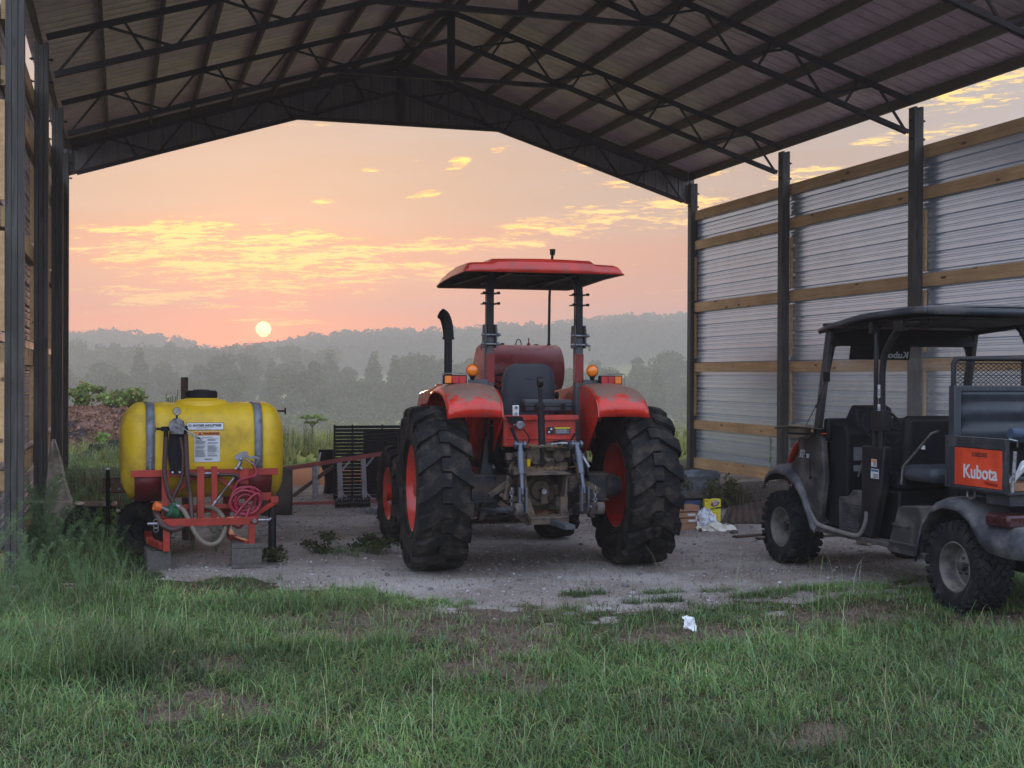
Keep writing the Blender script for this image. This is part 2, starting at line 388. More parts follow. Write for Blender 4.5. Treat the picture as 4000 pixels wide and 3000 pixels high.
# side walls: girts then horizontally ribbed sheets
def rib_profile(z0, z1):
    pr = []; z = z0
    while z < z1:
        for dz, dx in ((0, 0), (.055, 0), (.064, .011), (.078, .011), (.087, 0), (.125, 0), (.134, .011), (.148, .011), (.157, 0), (.183, 0), (.196, .032), (.213, .032), (.2265, 0)):
            if z+dz <= z1: pr.append((z+dz, dx))
        z += .2286
    return pr
GZ = [(4.52, 4.69), (3.99, 4.15), (2.85, 3.02), (1.75, 1.91), (.71, .87), (-.03, .19)]
for side in (0, 1):
    sg = -1 if side == 0 else 1; xg = 0 if side == 0 else W
    for j, (a, b) in enumerate(GZ):
        for k in range(NB):
            ya, yb = -k*BAY+(PW/2 if k == 0 else 0)-(.0 if k == 0 else .004), -(k+1)*BAY
            mb = MB(); dz = random.uniform(-.006, .006)
            mb.box(min(xg+sg*.002, xg+sg*.04), max(xg+sg*.002, xg+sg*.04), yb, ya, a+dz, b+dz)
            bpart('skirt_board' if j == 5 else 'girt', mb, W_girt, bevel=.003)
    pr = rib_profile(.10, 4.67); mb = MB(); yl = NB*BAY+.02
    for seg in range(2):
        ya = .10 if seg == 0 else -BAY*2+.08; yb = -BAY*2 if seg == 0 else -yl
        mb.grid([[(xg+sg*(.048+.003*seg+dx), ya, z) for z, dx in pr], [(xg+sg*(.048+.003*seg+dx), yb, z) for z, dx in pr]])
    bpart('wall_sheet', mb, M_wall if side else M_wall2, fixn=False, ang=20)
    # cleats either side of the posts that hold the girts
    for k in range(NB+1):
        for zz in (3.05, 2.0, .95):
            mb = MB(); mb.box(min(xg-sg*.0, xg+sg*.038), max(xg, xg+sg*.038), -k*BAY-.11, -k*BAY-.075, zz, zz+.80)
            bpart('girt_cleat', mb, W_girt)
# ================================================================ TRACTOR
def loft_lug(mb, secs):
    """secs: list of (x, r_top, r_bot, ang0, ang1) for a wheel turning about X"""
    o = len(mb.v)
    for x, rt, rb, a0, a1 in secs:
        ins = .008/max(rt, .1)
        for r, a in ((rb, a0), (rt, a0+ins), (rt, a1-ins), (rb, a1)): mb.v.append((x, r*math.cos(a), r*math.sin(a)))
    for i in range(len(secs)-1):
        for j in range(4):
            mb.f.append((o+i*4+j, o+i*4+(j+1) % 4, o+(i+1)*4+(j+1) % 4, o+(i+1)*4+j))
    mb.f.append((o, o+1, o+2, o+3)); n = o+(len(secs)-1)*4; mb.f.append((n+3, n+2, n+1, n))
def ag_tyre(R, w, rim, N=17, lug=.045, flip=1):
    mb = MB(); h = w/2; c = R-lug
    mb.lathe([(rim, -h*.72), (rim+.02, -h*.78), (rim+(c-rim)*.45, -h*1.0), (rim+(c-rim)*.8, -h*.97), (c-.008, -h*.86), (c+.002, -h*.5), (c+.006, 0),
              (c+.002, h*.5), (c-.008, h*.86), (rim+(c-rim)*.8, h*.97), (rim+(c-rim)*.45, h*1.0), (rim+.02, h*.78), (rim, h*.72)], axis='X', n=72)
    for s in (-1, 1):
        for i in range(N):
            a = 2*math.pi*(i+(.5 if s > 0 else 0))/N; d = 2*math.pi/N
            sw = .50*d*flip; th = .52*d
            secs = []
            for t, dr in ((-.17, -.003), (.16, 0), (.22, 0), (.45, -.001), (.70, -.005), (.90, -.012), (1.0, -.024)):
                aa = a+sw*(max(t-.16, 0)/.84)**.85; thk = th*(.92+.12*max(t, 0))
                secs.append((s*h*t*.99, R+dr, c-.02, aa-thk/2, aa+thk/2))
            aa = a+sw*1.02; secs.append((s*h*1.02, R-.075, c-.09, aa-th*.56, aa+th*.54))
            secs.append((s*h*1.005, R-.115, c-.10, aa-th*.5+.01, aa+th*.5))
            loft_lug(mb, secs)
    for s in (-1, 1):   # moulding rings on the sidewall
        mb.lathe([(rim+.05, s*h*.9), (rim+.06, s*h*.945), (rim+.07, s*h*.91)], axis='X', n=60)
    return mb
def rim_mesh(r, w, dish, spokes=0):
    mb = MB(); h = w/2
    mb.lathe([(r+.012, h*.78), (r-.004, h*.80), (r-.012, h*.7), (r-.03, h*.5), (r-.045, h*.1), (r-.04, -h*.4), (r-.02, -h*.62), (r+.012, -h*.78)], axis='X', n=56)
    mb.lathe([(r-.044, dish+.01), (r-.09, dish+.03), (r*.62, dish+.045), (r*.5, dish+.02), (r*.42, dish+.02), (0, dish+.02)], axis='X', n=56)
    mb.lathe([(r-.044, dish-.01), (r-.09, dish+.01), (r*.62, dish+.025), (r*.5, dish), (0, dish)], axis='X', n=56)
    return mb
def wheel(parent, x, y, R, w, rim, name, dish, N=17, steer=0, lug=.045, side=1, z=None):
    e = link(name, None, parent); e.location = (x, y, R if z is None else z); e.rotation_euler = (random.uniform(0, 6), 0, steer); e.empty_display_size = .1
    part('tyre', ag_tyre(R, w, rim, N, lug, flip=1), M_tyre, e, ang=30)
    mb = rim_mesh(rim, w, dish*side); part('rim', mb, M_red, e)
    mb = MB(); mb.cyl((side*dish-.03, 0, 0), (side*(dish+.12), 0, 0), .075, 24)
    for i in range(8):
        a = i*math.pi/4; mb.cyl((side*(dish+.01), rim*.42*math.cos(a), rim*.42*math.sin(a)), (side*(dish+.045), rim*.42*math.cos(a), rim*.42*math.sin(a)), .014, 6)
    part('hub', mb, M_red, e); return e
tr = thing('tractor', 'orange-red farm tractor with canopy and loader, seen from behind, parked under the barn', 'tractor', (4.35, -11.12, 0), R_(-3.5))
wheel(tr, -.90, 0, .70, .45, .36, 'rear_wheel', .04, side=-1, lug=.044)
wheel(tr, .90, 0, .70, .45, .36, 'rear_wheel', .04, side=1, lug=.044)
wheel(tr, -.90, 1.95, .48, .31, .25, 'front_wheel', .03, N=14, lug=.035, side=-1, steer=R_(4))
wheel(tr, .70, 1.95, .48, .31, .25, 'front_wheel', .03, N=14, lug=.035, side=1, steer=R_(4))
# fenders
arc = [(-.535, 1.33), (-.53, 1.385), (-.50, 1.44), (-.42, 1.505), (-.28, 1.555), (-.08, 1.582), (.15, 1.585), (.38, 1.55), (.58, 1.46), (.74, 1.31), (.84, 1.12), (.88, .95)]
for s in (-1, 1):
    rows = []
    for i, (y, z) in enumerate(arc):
        cy, cz = 0, .72; dy, dz = y-cy, z-cz; L = math.hypot(dy, dz); uy, uz = dy/L, dz/L
        r = []
        for xx, off in ((.41, -.035), (.43, -.008), (.47, .0), (.60, .012), (.72, .006), (.80, -.012), (.85, -.04), (.868, -.075)):
            if i == 0: off = off*.3-.02
            r.append((s*xx, y+uy*off, z+uz*off))
        rows.append(r)
    mb = MB(); mb.grid(rows); part('fender', mb, M_fender, tr, solid=.012, ang=50)
    mb = MB(); poly = [(y*.985, z-.015) for y, z in arc]+[(.80, .72), (.25, .82), (-.02, .95), (-.16, 1.02)]
    mb.prism(poly, 'X', s*.405, s*.417); part('fender_side', mb, M_red, tr)
    # lamp cluster: housing, lenses, wire guard
    xc = s*.69 if s < 0 else .655+.0
    xc = -.73 if s < 0 else .655
    mb = MB(); mb.box(xc-.10, xc+.10, -.10, -.03, 1.585, 1.662); hl = part('tail_lamp', mb, M_black, tr, bevel=.006)
    for j, mm in enumerate([M_amber, M_redlens, M_redlens] if s < 0 else [M_redlens, M_redlens, M_amber]):
        mb = MB(); mb.box(xc-.092+.062*j, xc-.034+.062*j, -.112, -.10, 1.592, 1.655); part('lens', mb, mm, hl, bevel=.004)
    mb = MB(); mb.tube([(xc-s*.115*-1-.0, -.05, 1.57), (xc+s*.115, -.12, 1.575), (xc+s*.115, -.12, 1.675), (xc-s*.1, -.12, 1.675)], .005, 6); part('lamp_guard', mb, M_steel, hl)
    # bracket from roll bar
    xr = s*.40
    mb = MB(); xa, xb2 = sorted((xr+s*.03, s*.60)); mb.box(xa, xb2, -.02, .0, 1.555, 1.625); mb.box(xa, xb2, -.02, .05, 1.545, 1.555); part('lamp_bracket', mb, M_gray2, tr, bevel=.003)
    bx = -.565 if s < 0 else .508
    mb = MB(); mb.cyl((bx, -.01, 1.62), (bx, -.01, 1.655), .016, 10, .026); bs = part('beacon_stem', mb, M_black, tr)
    mb = MB(); mb.lathe([(0, -.036), (.03, -.034), (.046, -.022), (.052, 0), (.046, .022), (.03, .034), (0, .036)], c=(bx, -.01, 1.702), axis='Y', n=28); be = part('beacon', mb, M_amber, tr)
    mb = MB(); mb.lathe([(.053, -.008), (.056, 0), (.053, .008)], c=(bx, -.01, 1.702), axis='Y', n=28); part('beacon_rim', mb, M_orangecap, be)
# roll bar (ROPS)
for s in (-1, 1):
    x = s*.40
    mb = MB(); mb.box(x-.035, x+.035, .02, .11, .72, 2.02); part('roll_bar_post', mb, M_gray2, tr, bevel=.008)
    mb = MB(); mb.box(x-.0365, x+.0365, .017, .02, 1.60, 1.85); mb.box(x-.0368, x-.035, .02, .10, 1.60, 1.85) if s > 0 else mb.box(x+.035, x+.0368, .02, .10, 1.6, 1.85)
    part('red_reflector_strip', mb, M_strip, tr)
    mb = MB(); pts = [(x, .065, 1.98), (x, .065, 2.38), (x-s*.005, .065, 2.46), (x-s*.04, .065, 2.53), (x-s*.12, .065, 2.56)]
    for a, b in zip(pts, pts[1:]): mb.beam(a, b, .085, .062, (s, 0, 0), ext=.004)
    part('roll_bar_upper', mb, M_blackm, tr, bevel=.006)
    mb = MB()
    for dx in (-.047, .047):
        mb.prism([(-.01, 1.90), (.12, 1.90), (.125, 2.0), (.10, 2.10), (.0, 2.10), (-.02, 2.03)], 'X', x+dx-.006, x+dx+.006)
    part('hinge_plate', mb, M_gray2, tr, bevel=.002)
    mb = MB()
    for zz in (1.93, 2.01): mb.cyl((x-.085, .0, zz), (x+.085, .0, zz), .011, 10).cyl((x-.07, 0, zz), (x-.06, 0, zz), .02, 6).cyl((x+.06, 0, zz), (x+.07, 0, zz), .02, 6)
    for i in range(2): mb.tube([(x+s*.085, .0+.02*math.cos(t), 1.905-.028*math.sin(t)) for t in np.linspace(0, math.pi*2, 12)], .003, 5)
    part('hinge_pin', mb, M_steel, tr)
    mb = MB()
    for zz in (2.28, 2.37):
        mb.tube([(x-.062, -.01, zz), (x+.062, -.01, zz), (x+.062, .13, zz), (x-.062, .13, zz)], .006, 6, closed=True)
        mb.cyl((x-.075, -.012, zz), (x-.05, -.012, zz), .013, 6).cyl((x+.05, -.012, zz), (x+.075, -.012, zz), .013, 6)
    part('canopy_clamp', mb, M_blackm, tr)
mb = MB(); mb.beam((-.30, .065, 2.56), (.30, .065, 2.56), .08, .05); mb.beam((-.3, -.3, 2.535), (-.3, .95, 2.52), .04, .03); mb.beam((.3, -.3, 2.535), (.3, .95, 2.52), .04, .03)
mb.beam((.30, .1, 2.53), (.12, .75, 2.50), .035, .03); mb.beam((-.45, -.1, 2.53), (-.60, .75, 2.50), .035, .03); part('canopy_frame', mb, M_blackm, tr)
# canopy
ys = [(-.47, 0, .72), (-.46, .045, .88), (-.435, .088, .98), (-.38, .118, 1), (-.2, .135, 1), (.1, .14, 1), (.5, .120, 1), (.85, .10, .99), (1.0, .075, .97), (1.1, .04, .93), (1.13, 0, .90)]
cx = [(-.70, 0), (-.695, .02), (-.66, .55), (-.62, .66), (-.45, .72), (-.41, .95), (-.2, 1.0), (0, 1.02), (.2, 1.0), (.41, .95), (.45, .72), (.62, .66), (.66, .55), (.695, .02), (.70, 0)]
rows = []
for (y, h, ws) in ys:
    zb = 2.515-.035*max(0, (y-.2))
    wsx = .965+.035*ws if y < .3 else ws
    rows.append([(x*wsx*.985-.035, y, zb+h*f) for x, f in cx])
mb = MB(); mb.grid(rows); part('canopy', mb, M_fender if False else M_red, tr, solid=.008, ang=28)
mb = MB(); und = []
for (y, h, ws) in ys:
    zb = 2.515-.035*max(0, (y-.2)); wsx = .965+.035*ws if y < .3 else ws
    und.append([(x*wsx*.985-.035, y, zb+.005+(.03 if 0 < i < 6 and -.4 < y < 1 else 0)) for i, x in enumerate((-.695, -.6, -.3, 0, .3, .6, .695))])
mb.grid(und); part('canopy_lining', mb, M_black, tr, solid=.004)
# exhaust
mb = MB(); mb.cyl((-.555, 1.2, 1.2), (-.555, 1.2, 2.0), .038, 20); ex = part('exhaust_pipe', mb, M_blackm, tr)
mb = MB(); P = spline([(-.553, 1.2, 2.01), (-.555, 1.2, 2.08), (-.57, 1.2, 2.16), (-.595, 1.19, 2.22), (-.63, 1.18, 2.245)], 5); mb.tube(P, [.050]*7+[.052]*(len(P)-7), 20, caps=False)
mb.tube([(-.553, 1.2, 2.0), (-.553, 1.2, 2.02)], .056, 20); part('exhaust_elbow', mb, M_rust if False else M_blackm, ex, solid=.003)
# hood, dash, steering wheel, seat
mb = MB(); hp = [(-.33, .95), (-.33, 1.28), (-.29, 1.38), (-.2, 1.43), (.2, 1.43), (.29, 1.38), (.33, 1.28), (.33, .95)]
mb.grid([[(x, y, z-(max(0, y-2.0)*.12)) for x, z in hp] for y in (1.15, 1.6, 2.1, 2.6, 2.95)]); mb.prism([(x, z-.114) for x, z in hp], 'Y', 2.95, 2.98); part('hood', mb, M_red, tr, solid=.006)
mb = MB(); mb.box(-.22, .22, .98, 1.16, .9, 1.5); mb.box(-.25, .25, .9, 1.0, 1.40, 1.52); part('dashboard', mb, M_black, tr, bevel=.02)
mb = MB(); mb.tube([(-.06+.19*math.cos(t), .78+.17*math.sin(t), 1.60+.07*math.sin(t)) for t in np.linspace(0, 2*math.pi, 33)[:-1]], .013, 8, closed=True)
for t in (.5, 2.6, 4.7): mb.tube([(-.06, .78, 1.56), (-.06+.19*math.cos(t), .78+.17*math.sin(t), 1.60+.07*math.sin(t))], .01, 6)
mb.cyl((-.06, .78, 1.57), (-.06, .95, 1.35), .025, 10); part('steering_wheel', mb, M_black, tr)
def rslab(w, z0, z1, y0, y1, lean, c=0, bulge=.02, n=14):
    mb = MB(); rows = []
    for k, (f, yy) in enumerate(((.90, y0), (1.0, y0+.012), (1.0, y1-.02), (.93, y1))):
        ring = []
        for t in np.linspace(0, 2*math.pi, 41)[:-1]:
            ct, st = math.cos(t), math.sin(t); ex_ = .38
            px = w/2*f*abs(ct)**ex_*(1 if ct > 0 else -1); pz = (z1-z0)/2*f*abs(st)**ex_*(1 if st > 0 else -1)
            taper = 1-.10*max(0, pz/((z1-z0)/2))**2
            ring.append((c+px*taper, yy+lean*(pz+(z1-z0)/2), (z0+z1)/2+pz))
        rows.append(ring)
    mb.grid(rows, True); n0 = 0; mb.f.append(tuple(range(40))[::-1]); mb.f.append(tuple(range(120, 160))); return mb
part('seat_back', rslab(.475, 1.20, 1.765, .30, .42, -.10, c=.01), M_seat, tr)
mb = MB(); mb.box(-.17, .19, .283, .292, 1.30, 1.62, Matrix.Shear('XZ', 4, (0, 0)) if False else None); mb.box(-.03, .05, .255, .27, 1.62, 1.65); part('seat_back_panel', mb, M_seat, tr, bevel=.01)
mb = MB(); mb.box(-.25, .27, .28, .78, 1.08, 1.20); part('seat_cushion', mb, M_black, tr, bevel=.03)
mb = MB(); mb.box(-.32, -.24, .3, .62, 1.28, 1.34); mb.box(.27, .35, .3, .62, 1.28, 1.34); part('armrest', mb, M_black, tr, bevel=.02)
mb = MB(); mb.box(-.36, -.20, .05, .25, 1.12, 1.32); part('seat_side_box', mb, M_black, tr, bevel=.03)
# levers right of seat
mb = MB()
for x, y, z, r in ((.31, .5, 1.50, .022), (.27, .62, 1.48, .018), (-.29, .6, 1.5, .02)):
    mb.tube([(x, y, 1.15), (x+.01, y-.02, z-.05)], .008, 6); mb.ball((x+.01, y-.02, z-.02), r, 10, (1, 1, 1.7))
mb.ball((.24, .5, 1.42), .055, 12); mb.ball((.31, .42, 1.40), .05, 12); part('control_lever', mb, M_black, tr)
mb = MB(); mb.box(-.5, .5, .1, 1.2, .86, .90); mb.box(-.42, .42, -.1, .3, .9, 1.1); part('platform', mb, M_black, tr, bevel=.01)
# tool box behind the seat
mb = MB(); mb.box(-.155, .285, -.2, -.04, 1.345, 1.455); tb_ = part('tool_box', mb, M_toolbox, tr, bevel=.022)
mb = MB(); mb.box(-.16, .29, -.206, -.036, 1.395, 1.402); mb.box(-.06, -.02, -.215, -.2, 1.37, 1.42); mb.box(.17, .21, -.215, -.2, 1.37, 1.42); part('tool_box_latch', mb, M_black, tb_, bevel=.003)
# rear cross plate
mb = MB(); mb.box(-.36, .28, -.30, -.285, 1.06, 1.31); mb.box(-.40, .29, -.335, -.10, 1.31, 1.325); mb.box(-.40, .29, -.34, -.335, 1.285, 1.325); mb.box(-.33, .27, -.312, -.30, 1.12, 1.135)
mb.box(-.36, -.345, -.30, .0, 1.06, 1.31); mb.box(.265, .28, -.3, 0, 1.06, 1.31); rp = part('rear_plate', mb, M_red, tr, bevel=.004)
mb = MB(); mb.box(.02, .075, -.3155, -.313, 1.165, 1.225); mb.box(.085, .225, -.3155, -.313, 1.165, 1.225); part('warning_label', mb, M_decalb, rp)
mb = MB(); mb.box(.088, .222, -.3175, -.3155, 1.21, 1.222); part('label_heading', mb, M_yel2, rp)
mb = MB()
for i in range(4): mb.box(.095, .215-.02*(i % 2), -.3165, -.3155, 1.172+.009*i, 1.175+.009*i)
mb.box(.03, .045, -.3165, -.3155, 1.175, 1.19); mb.box(.05, .065, -.3165, -.3155, 1.2, 1.215); part('label_lines', mb, M_decalw, rp)
mb = MB(); mb.box(-.29, -.235, -.36, -.345, 1.32, 1.41); br = part('white_bracket', mb, M_white, tr, bevel=.004)
for zz in (1.34, 1.39): mb = MB(); mb.cyl((-.262, -.36, zz), (-.262, -.372, zz), .013, 8); part('bolt', mb, M_steel, br)
mb = MB(); mb.prism([(-.35, 1.315), (-.20, 1.315), (-.19, 1.22), (-.24, 1.20)], 'Y', -.352, -.345); part('socket_plate', mb, M_black, tr)
mb = MB(); mb.cyl((-.235, -.352, 1.245), (-.235, -.40, 1.245), .035, 18); mb.box(-.285, -.185, -.366, -.352, 1.235, 1.255); mb.box(-.262, -.208, -.41, -.395, 1.22, 1.275); part('trailer_socket', mb, M_steel, tr, bevel=.003)
# gearbox and hitch
mb = MB(); mb.prism([(-.22, .52), (-.24, .78), (-.2, .98), (-.12, 1.06), (.1, 1.06), (.18, .98), (.22, .78), (.2, .52)], 'Y', -.30, .25)
for _ in range(26):
    x = random.uniform(-.24, .2); z = random.uniform(.82, 1.06); s = random.uniform(.015, .05); mb.box(x-s, x+s, -.33-random.uniform(0, .09), -.25, z-s*.8, z+s*.8)
for x in (-.13, .10): mb.cyl((x, -.28, .98), (x, -.42, .98), .045, 14)
mb.cyl((.12, -.3, .93), (.12, -.36, .80), .055, 14); mb.cyl((-.17, -.3, .93), (-.17, -.36, .80), .04, 12)
part('gearbox', mb, M_dirty, tr, bevel=.006)
mb = MB(); mb.cyl((-.06, -.3, .70), (-.06, -.40, .70), .135, 28); mb.cyl((-.06, -.40, .70), (-.06, -.43, .70), .095, 24, .08)
for i in range(8): a = i*math.pi/4; mb.cyl((-.06+.118*math.cos(a), -.4, .70+.118*math.sin(a)), (-.06+.118*math.cos(a), -.415, .70+.118*math.sin(a)), .012, 6)
part('pto_housing', mb, M_dirty, tr)
mb = MB(); mb.cyl((-.06, -.43, .70), (-.06, -.54, .70), .022, 12); mb.cyl((-.06, -.54, .70), (-.06, -.545, .70), .01, 8); part('pto_shaft', mb, M_steel, tr)
mb = MB(); mb.prism([(-.25, .845), (.13, .85), (.12, .862), (-.06, .875), (-.24, .86)], 'Y', -.68, -.36); mb.prism([(-.25, .85), (-.24, .60), (-.225, .60), (-.232, .85)], 'Y', -.62, -.36); mb.prism([(.12, .85), (.11, .64), (.095, .64), (.105, .85)], 'Y', -.62, -.36)
part('pto_shield', mb, M_dirty, tr)
mb = MB(); mb.prism([(-.27, .66), (-.21, .66), (-.13, .455), (-.20, .455)], 'Y', -.62, -.58); mb.prism([(.06, .66), (.12, .66), (.12, .455), (.06, .455)], 'Y', -.62, -.58)
mb.box(-.2, .12, -.66, -.42, .475, .50); mb.box(-.2, .12, -.66, -.64, .44, .49); part('drawbar_frame', mb, M_dirty, tr, bevel=.004)
mb = MB(); mb.beam((-.03, -.3, .455), (.03, -1.02, .455), .085, .04); part('drawbar', mb, M_gray2, tr, bevel=.004)
mb = MB(); mb.cyl((-.72, 0, .70), (.72, 0, .70), .105, 20)
for s in (-1, 1):
    mb.box(s*.5-.11, s*.5+.11, -.14, .12, .60, .80); mb.box(s*.5-.125, s*.5+.125, -.15, .13, .79, .815); mb.box(s*.5-.12, s*.5+.12, -.15, .1, .575, .60)
    mb.prism([(s*.46-.03, .575), (s*.46+.06, .575), (s*.5+.02, .42), (s*.5-.02, .42)], 'Y', -.08, .02)
    for i in range(2): mb.cyl((s*.5-.08+.16*i, -.12, .55), (s*.5-.08+.16*i, -.12, .83), .013, 6)
    mb.cyl((s*.66, -.02, .70), (s*.76, -.02, .70), .08, 16)
part('rear_axle', mb, M_gray, tr, bevel=.005)
for s in (-1, 1): mb = MB(); mb.prism([(s*.44-.05, .8), (s*.44+.05, .8), (s*.40+.045, 1.12), (s*.40-.045, 1.12)], 'Y', .0, .10); part('roll_bar_mount', mb, M_gray2, tr, bevel=.004)
mb = MB(); mb.box(-.385, -.355, -.012, -.006, .86, .98); part('paper_label', mb, M_decalw, tr)
for s, xo in ((-1, -.05), (1, -.05)):
    xt = s*.24+xo; e = MB()
    e.beam((s*.14+xo, -.25, 1.03), (xt, -.62, 1.09), .035, .07); part('lift_arm', e, M_gray, tr, bevel=.006)
    e = MB(); e.tube([(xt, -.63, 1.09), (xt+s*.01, -.70, .95), (xt+s*.015, -.76, .80), (xt+s*.02, -.80, .70)], [.02, .02, .016, .016], 12); e.cyl((xt+s*.005, -.66, 1.04), (xt+s*.012, -.73, .86), .028, 12)
    e.cyl((xt-.055, -.62, 1.095), (xt+.055, -.62, 1.095), .017, 10).cyl((xt-.045, -.62, 1.095), (xt-.03, -.62, 1.095), .032, 12).cyl((xt+.03, -.62, 1.095), (xt+.045, -.62, 1.095), .032, 12)
    e.box(xt+s*.02-.035, xt+s*.02-.02, -.83, -.77, .56, .76); e.box(xt+s*.02+.02, xt+s*.02+.035, -.83, -.77, .56, .76)
    part('lift_rod', e, M_rod, tr)
    e = MB(); e.beam((s*.24+xo*.5, -.10, .50), (s*.33+xo, -.95, .60), .03, .09); e.lathe([(.02, -.03), (.05, -.03), (.05, .03), (.02, .03)], c=(s*.335+xo, -.98, .60), axis='X', n=18)
    part('lower_link', e, M_gray, tr, bevel=.005)
    e = MB(); e.tube([(s*.30+xo, -.85, .60), (s*.40+xo, -.65, .56), (s*.52+xo, -.2, .53)], .014, 8); e.cyl((s*.36+xo, -.74, .575), (s*.42+xo, -.6, .56), .024, 8); part('stabiliser_rod', e, M_rod, tr)
    e = MB()
    for i in range(6): z = .74-.03*i; e.tube([(s*.35+xo+.012*math.cos(t)*(i % 2), -.80+.012*math.cos(t)*((i+1) % 2), z+.02*math.sin(t)) for t in np.linspace(0, 2*math.pi, 9)[:-1]], .004, 5, closed=True)
    part('check_chain', e, M_steel, tr)
mb = MB(); mb.tube([(-.09, -.50, 1.56), (-.085, -.50, 1.42)], .017, 10); mb.cyl((-.085, -.5, 1.43), (-.07, -.49, 1.08), .030, 14); mb.cyl((-.07, -.49, 1.08), (-.06, -.48, .90), .018, 10)
mb.cyl((-.09, -.5, 1.40), (-.088, -.5, 1.42), .04, 14); mb.lathe([(.018, -.02), (.042, -.02), (.042, .02), (.018, .02)], c=(-.092, -.50, 1.605), axis='X', n=20); mb.tube([(-.13, -.50, 1.41), (-.04, -.50, 1.41)], .006, 6)
part('top_link', mb, M_blackm, tr)
mb = MB(); mb.cyl((-.07, -.49, 1.075), (-.07, -.49, 1.085), .034, 14); part('link_collar', mb, M_steel, tr)
mb = MB()
for pts, r in (([(.02, -.42, 1.07), (.10, -.5, 1.08), (.20, -.55, 1.02), (.27, -.58, .90), (.34, -.45, .80), (.42, -.2, .74)], .012), ([(.06, -.44, 1.09), (.16, -.48, 1.10), (.26, -.52, 1.0), (.31, -.5, .86), (.36, -.3, .78)], .012),
               ([(-.30, -.36, 1.22), (-.27, -.42, 1.12), (-.25, -.5, 1.05)], .014), ([(-.20, -.38, 1.21), (-.16, -.42, 1.13), (-.2, -.4, 1.06), (-.28, -.36, 1.05)], .006), ([(.26, -.33, 1.17), (.2, -.38, 1.1), (.12, -.4, 1.07)], .008),
               ([(-.26, -.4, .98), (-.34, -.45, .93), (-.34, -.4, .85), (-.28, -.4, .80)], .01), ([(.24, -.4, .95), (.30, -.46, .88), (.25, -.5, .76), (.22, -.5, .66)], .011), ([(.0, -.34, 1.09), (.15, -.34, 1.11), (.28, -.3, 1.07)], .006)):
    mb.tube(spline(pts, 5), r, 8)
part('hydraulic_hose', mb, M_black, tr)
rq = random.Random(31); mb = MB()
for _ in range(34):
    x = rq.uniform(-.34, .30); z = rq.uniform(.55, 1.08); y = rq.uniform(-.46, -.28); s = rq.uniform(.012, .035); k_ = rq.random()
    if k_ < .45: mb.cyl((x, y, z), (x+rq.uniform(-.09, .09), y-rq.uniform(0, .06), z+rq.uniform(-.12, .12)), s*.7, 8)
    elif k_ < .8: mb.box(x-s, x+s, y-s, y+s*2, z-s, z+s*rq.uniform(.6, 2))
    else: mb.cyl((x, y, z), (x, y-.03, z), s, 6)
for x0, z0, x1, z1 in ((-.40, .60, -.15, .42), (.36, .60, .10, .45), (-.28, 1.0, -.36, .62), (.26, 1.0, .33, .62), (-.3, .78, -.5, .66), (.28, .8, .46, .68)): mb.beam((x0, -.34, z0), (x1, -.42, z1), .03, .045)
part('hitch_fittings', mb, M_dirty, tr, bevel=.003)
mb = MB()
for _ in range(420):
    x = rq.gauss(-.05, .13); y = rq.uniform(-.62, -.28); z = rq.choice([.50, .88, 1.07, .88, 1.06])+rq.uniform(0, .02); a = rq.uniform(0, 6.28); mb.beam((x, y, z), (x+.04*math.cos(a), y+.04*math.sin(a), z+rq.uniform(-.01, .02)), .003, .002)
part('dry_chaff', mb, mat('straw_chaff', (.26, .17, .09), .9, bmp=0), tr)['kind'] = 'stuff'
mb = MB(); mb.tube(spline([(.05, -.455, 1.085), (.16, -.51, 1.09), (.25, -.56, 1.0), (.31, -.58, .90)], 5), .0145, 8); mb.cyl((0, -.42, 1.08), (.05, -.45, 1.085), .02, 8); part('hose_sleeve', mb, M_steel, tr)
mb = MB(); mb.tube(spline([(-.38, -.13, 1.28), (-.385, -.14, 1.12), (-.36, -.10, .98), (-.30, .0, .86)], 5), .052, 16); cp = part('air_intake_hose', mb, M_black, tr)
mb = MB(); mb.lathe([(.054, -.01), (.057, 0), (.054, .01)], c=(-.38, -.135, 1.19), n=20); mb.lathe([(.054, -.01), (.057, 0), (.054, .01)], c=(-.38, -.135, 1.23), n=20); part('hose_clamp', mb, M_steel, cp)
mb = MB(); mb.cyl((-.165, -.42, .90), (-.165, -.42, .96), .013, 10, .02); part('dipstick_cap', mb, M_blank, tr)
mb = MB(); mb.box(-.16, .16, .2, 2.5, .5, .95); mb.cyl((-.55, 1.95, .48), (.5, 1.95, .48), .09, 16); mb.box(-.4, .4, 1.2, 1.7, .55, .8); mb.tube([(-.45, .2, .42), (.1, .2, .42)], .015, 8); mb.ball((-.12, .6, .42), .10, 12)
part('chassis', mb, M_gray, tr, bevel=.01)
for s in (-1, 1):
    x = s*.66
    mb = MB(); mb.beam((x, .95, 1.50), (x, 2.0, 1.42), .07, .13, (0, 0, 1)); mb.beam((x, 2.0, 1.42), (x, 3.1, .62), .07, .13); mb.box(x-.05, x+.05, .85, 1.05, .75, 1.57); mb.cyl((x-.05, .95, 1.52), (x+.05, .95, 1.52), .06, 16)
    mb.cyl((x-.07, .95, 1.52), (x+.07, .95, 1.52), .02, 10); part('loader_arm', mb, M_red, tr, bevel=.006)
    mb = MB(); mb.cyl((x, 1.05, .85), (x, 1.95, 1.30), .035, 12); part('loader_ram', mb, M_blackm, tr)
mb = MB(); P = [(3.1, .55), (3.15, .1), (3.8, .02), (3.82, .05), (3.2, .16), (3.16, .6)]; mb.prism(P, 'X', -.9, .9); part('loader_bucket', mb, M_gray, tr)

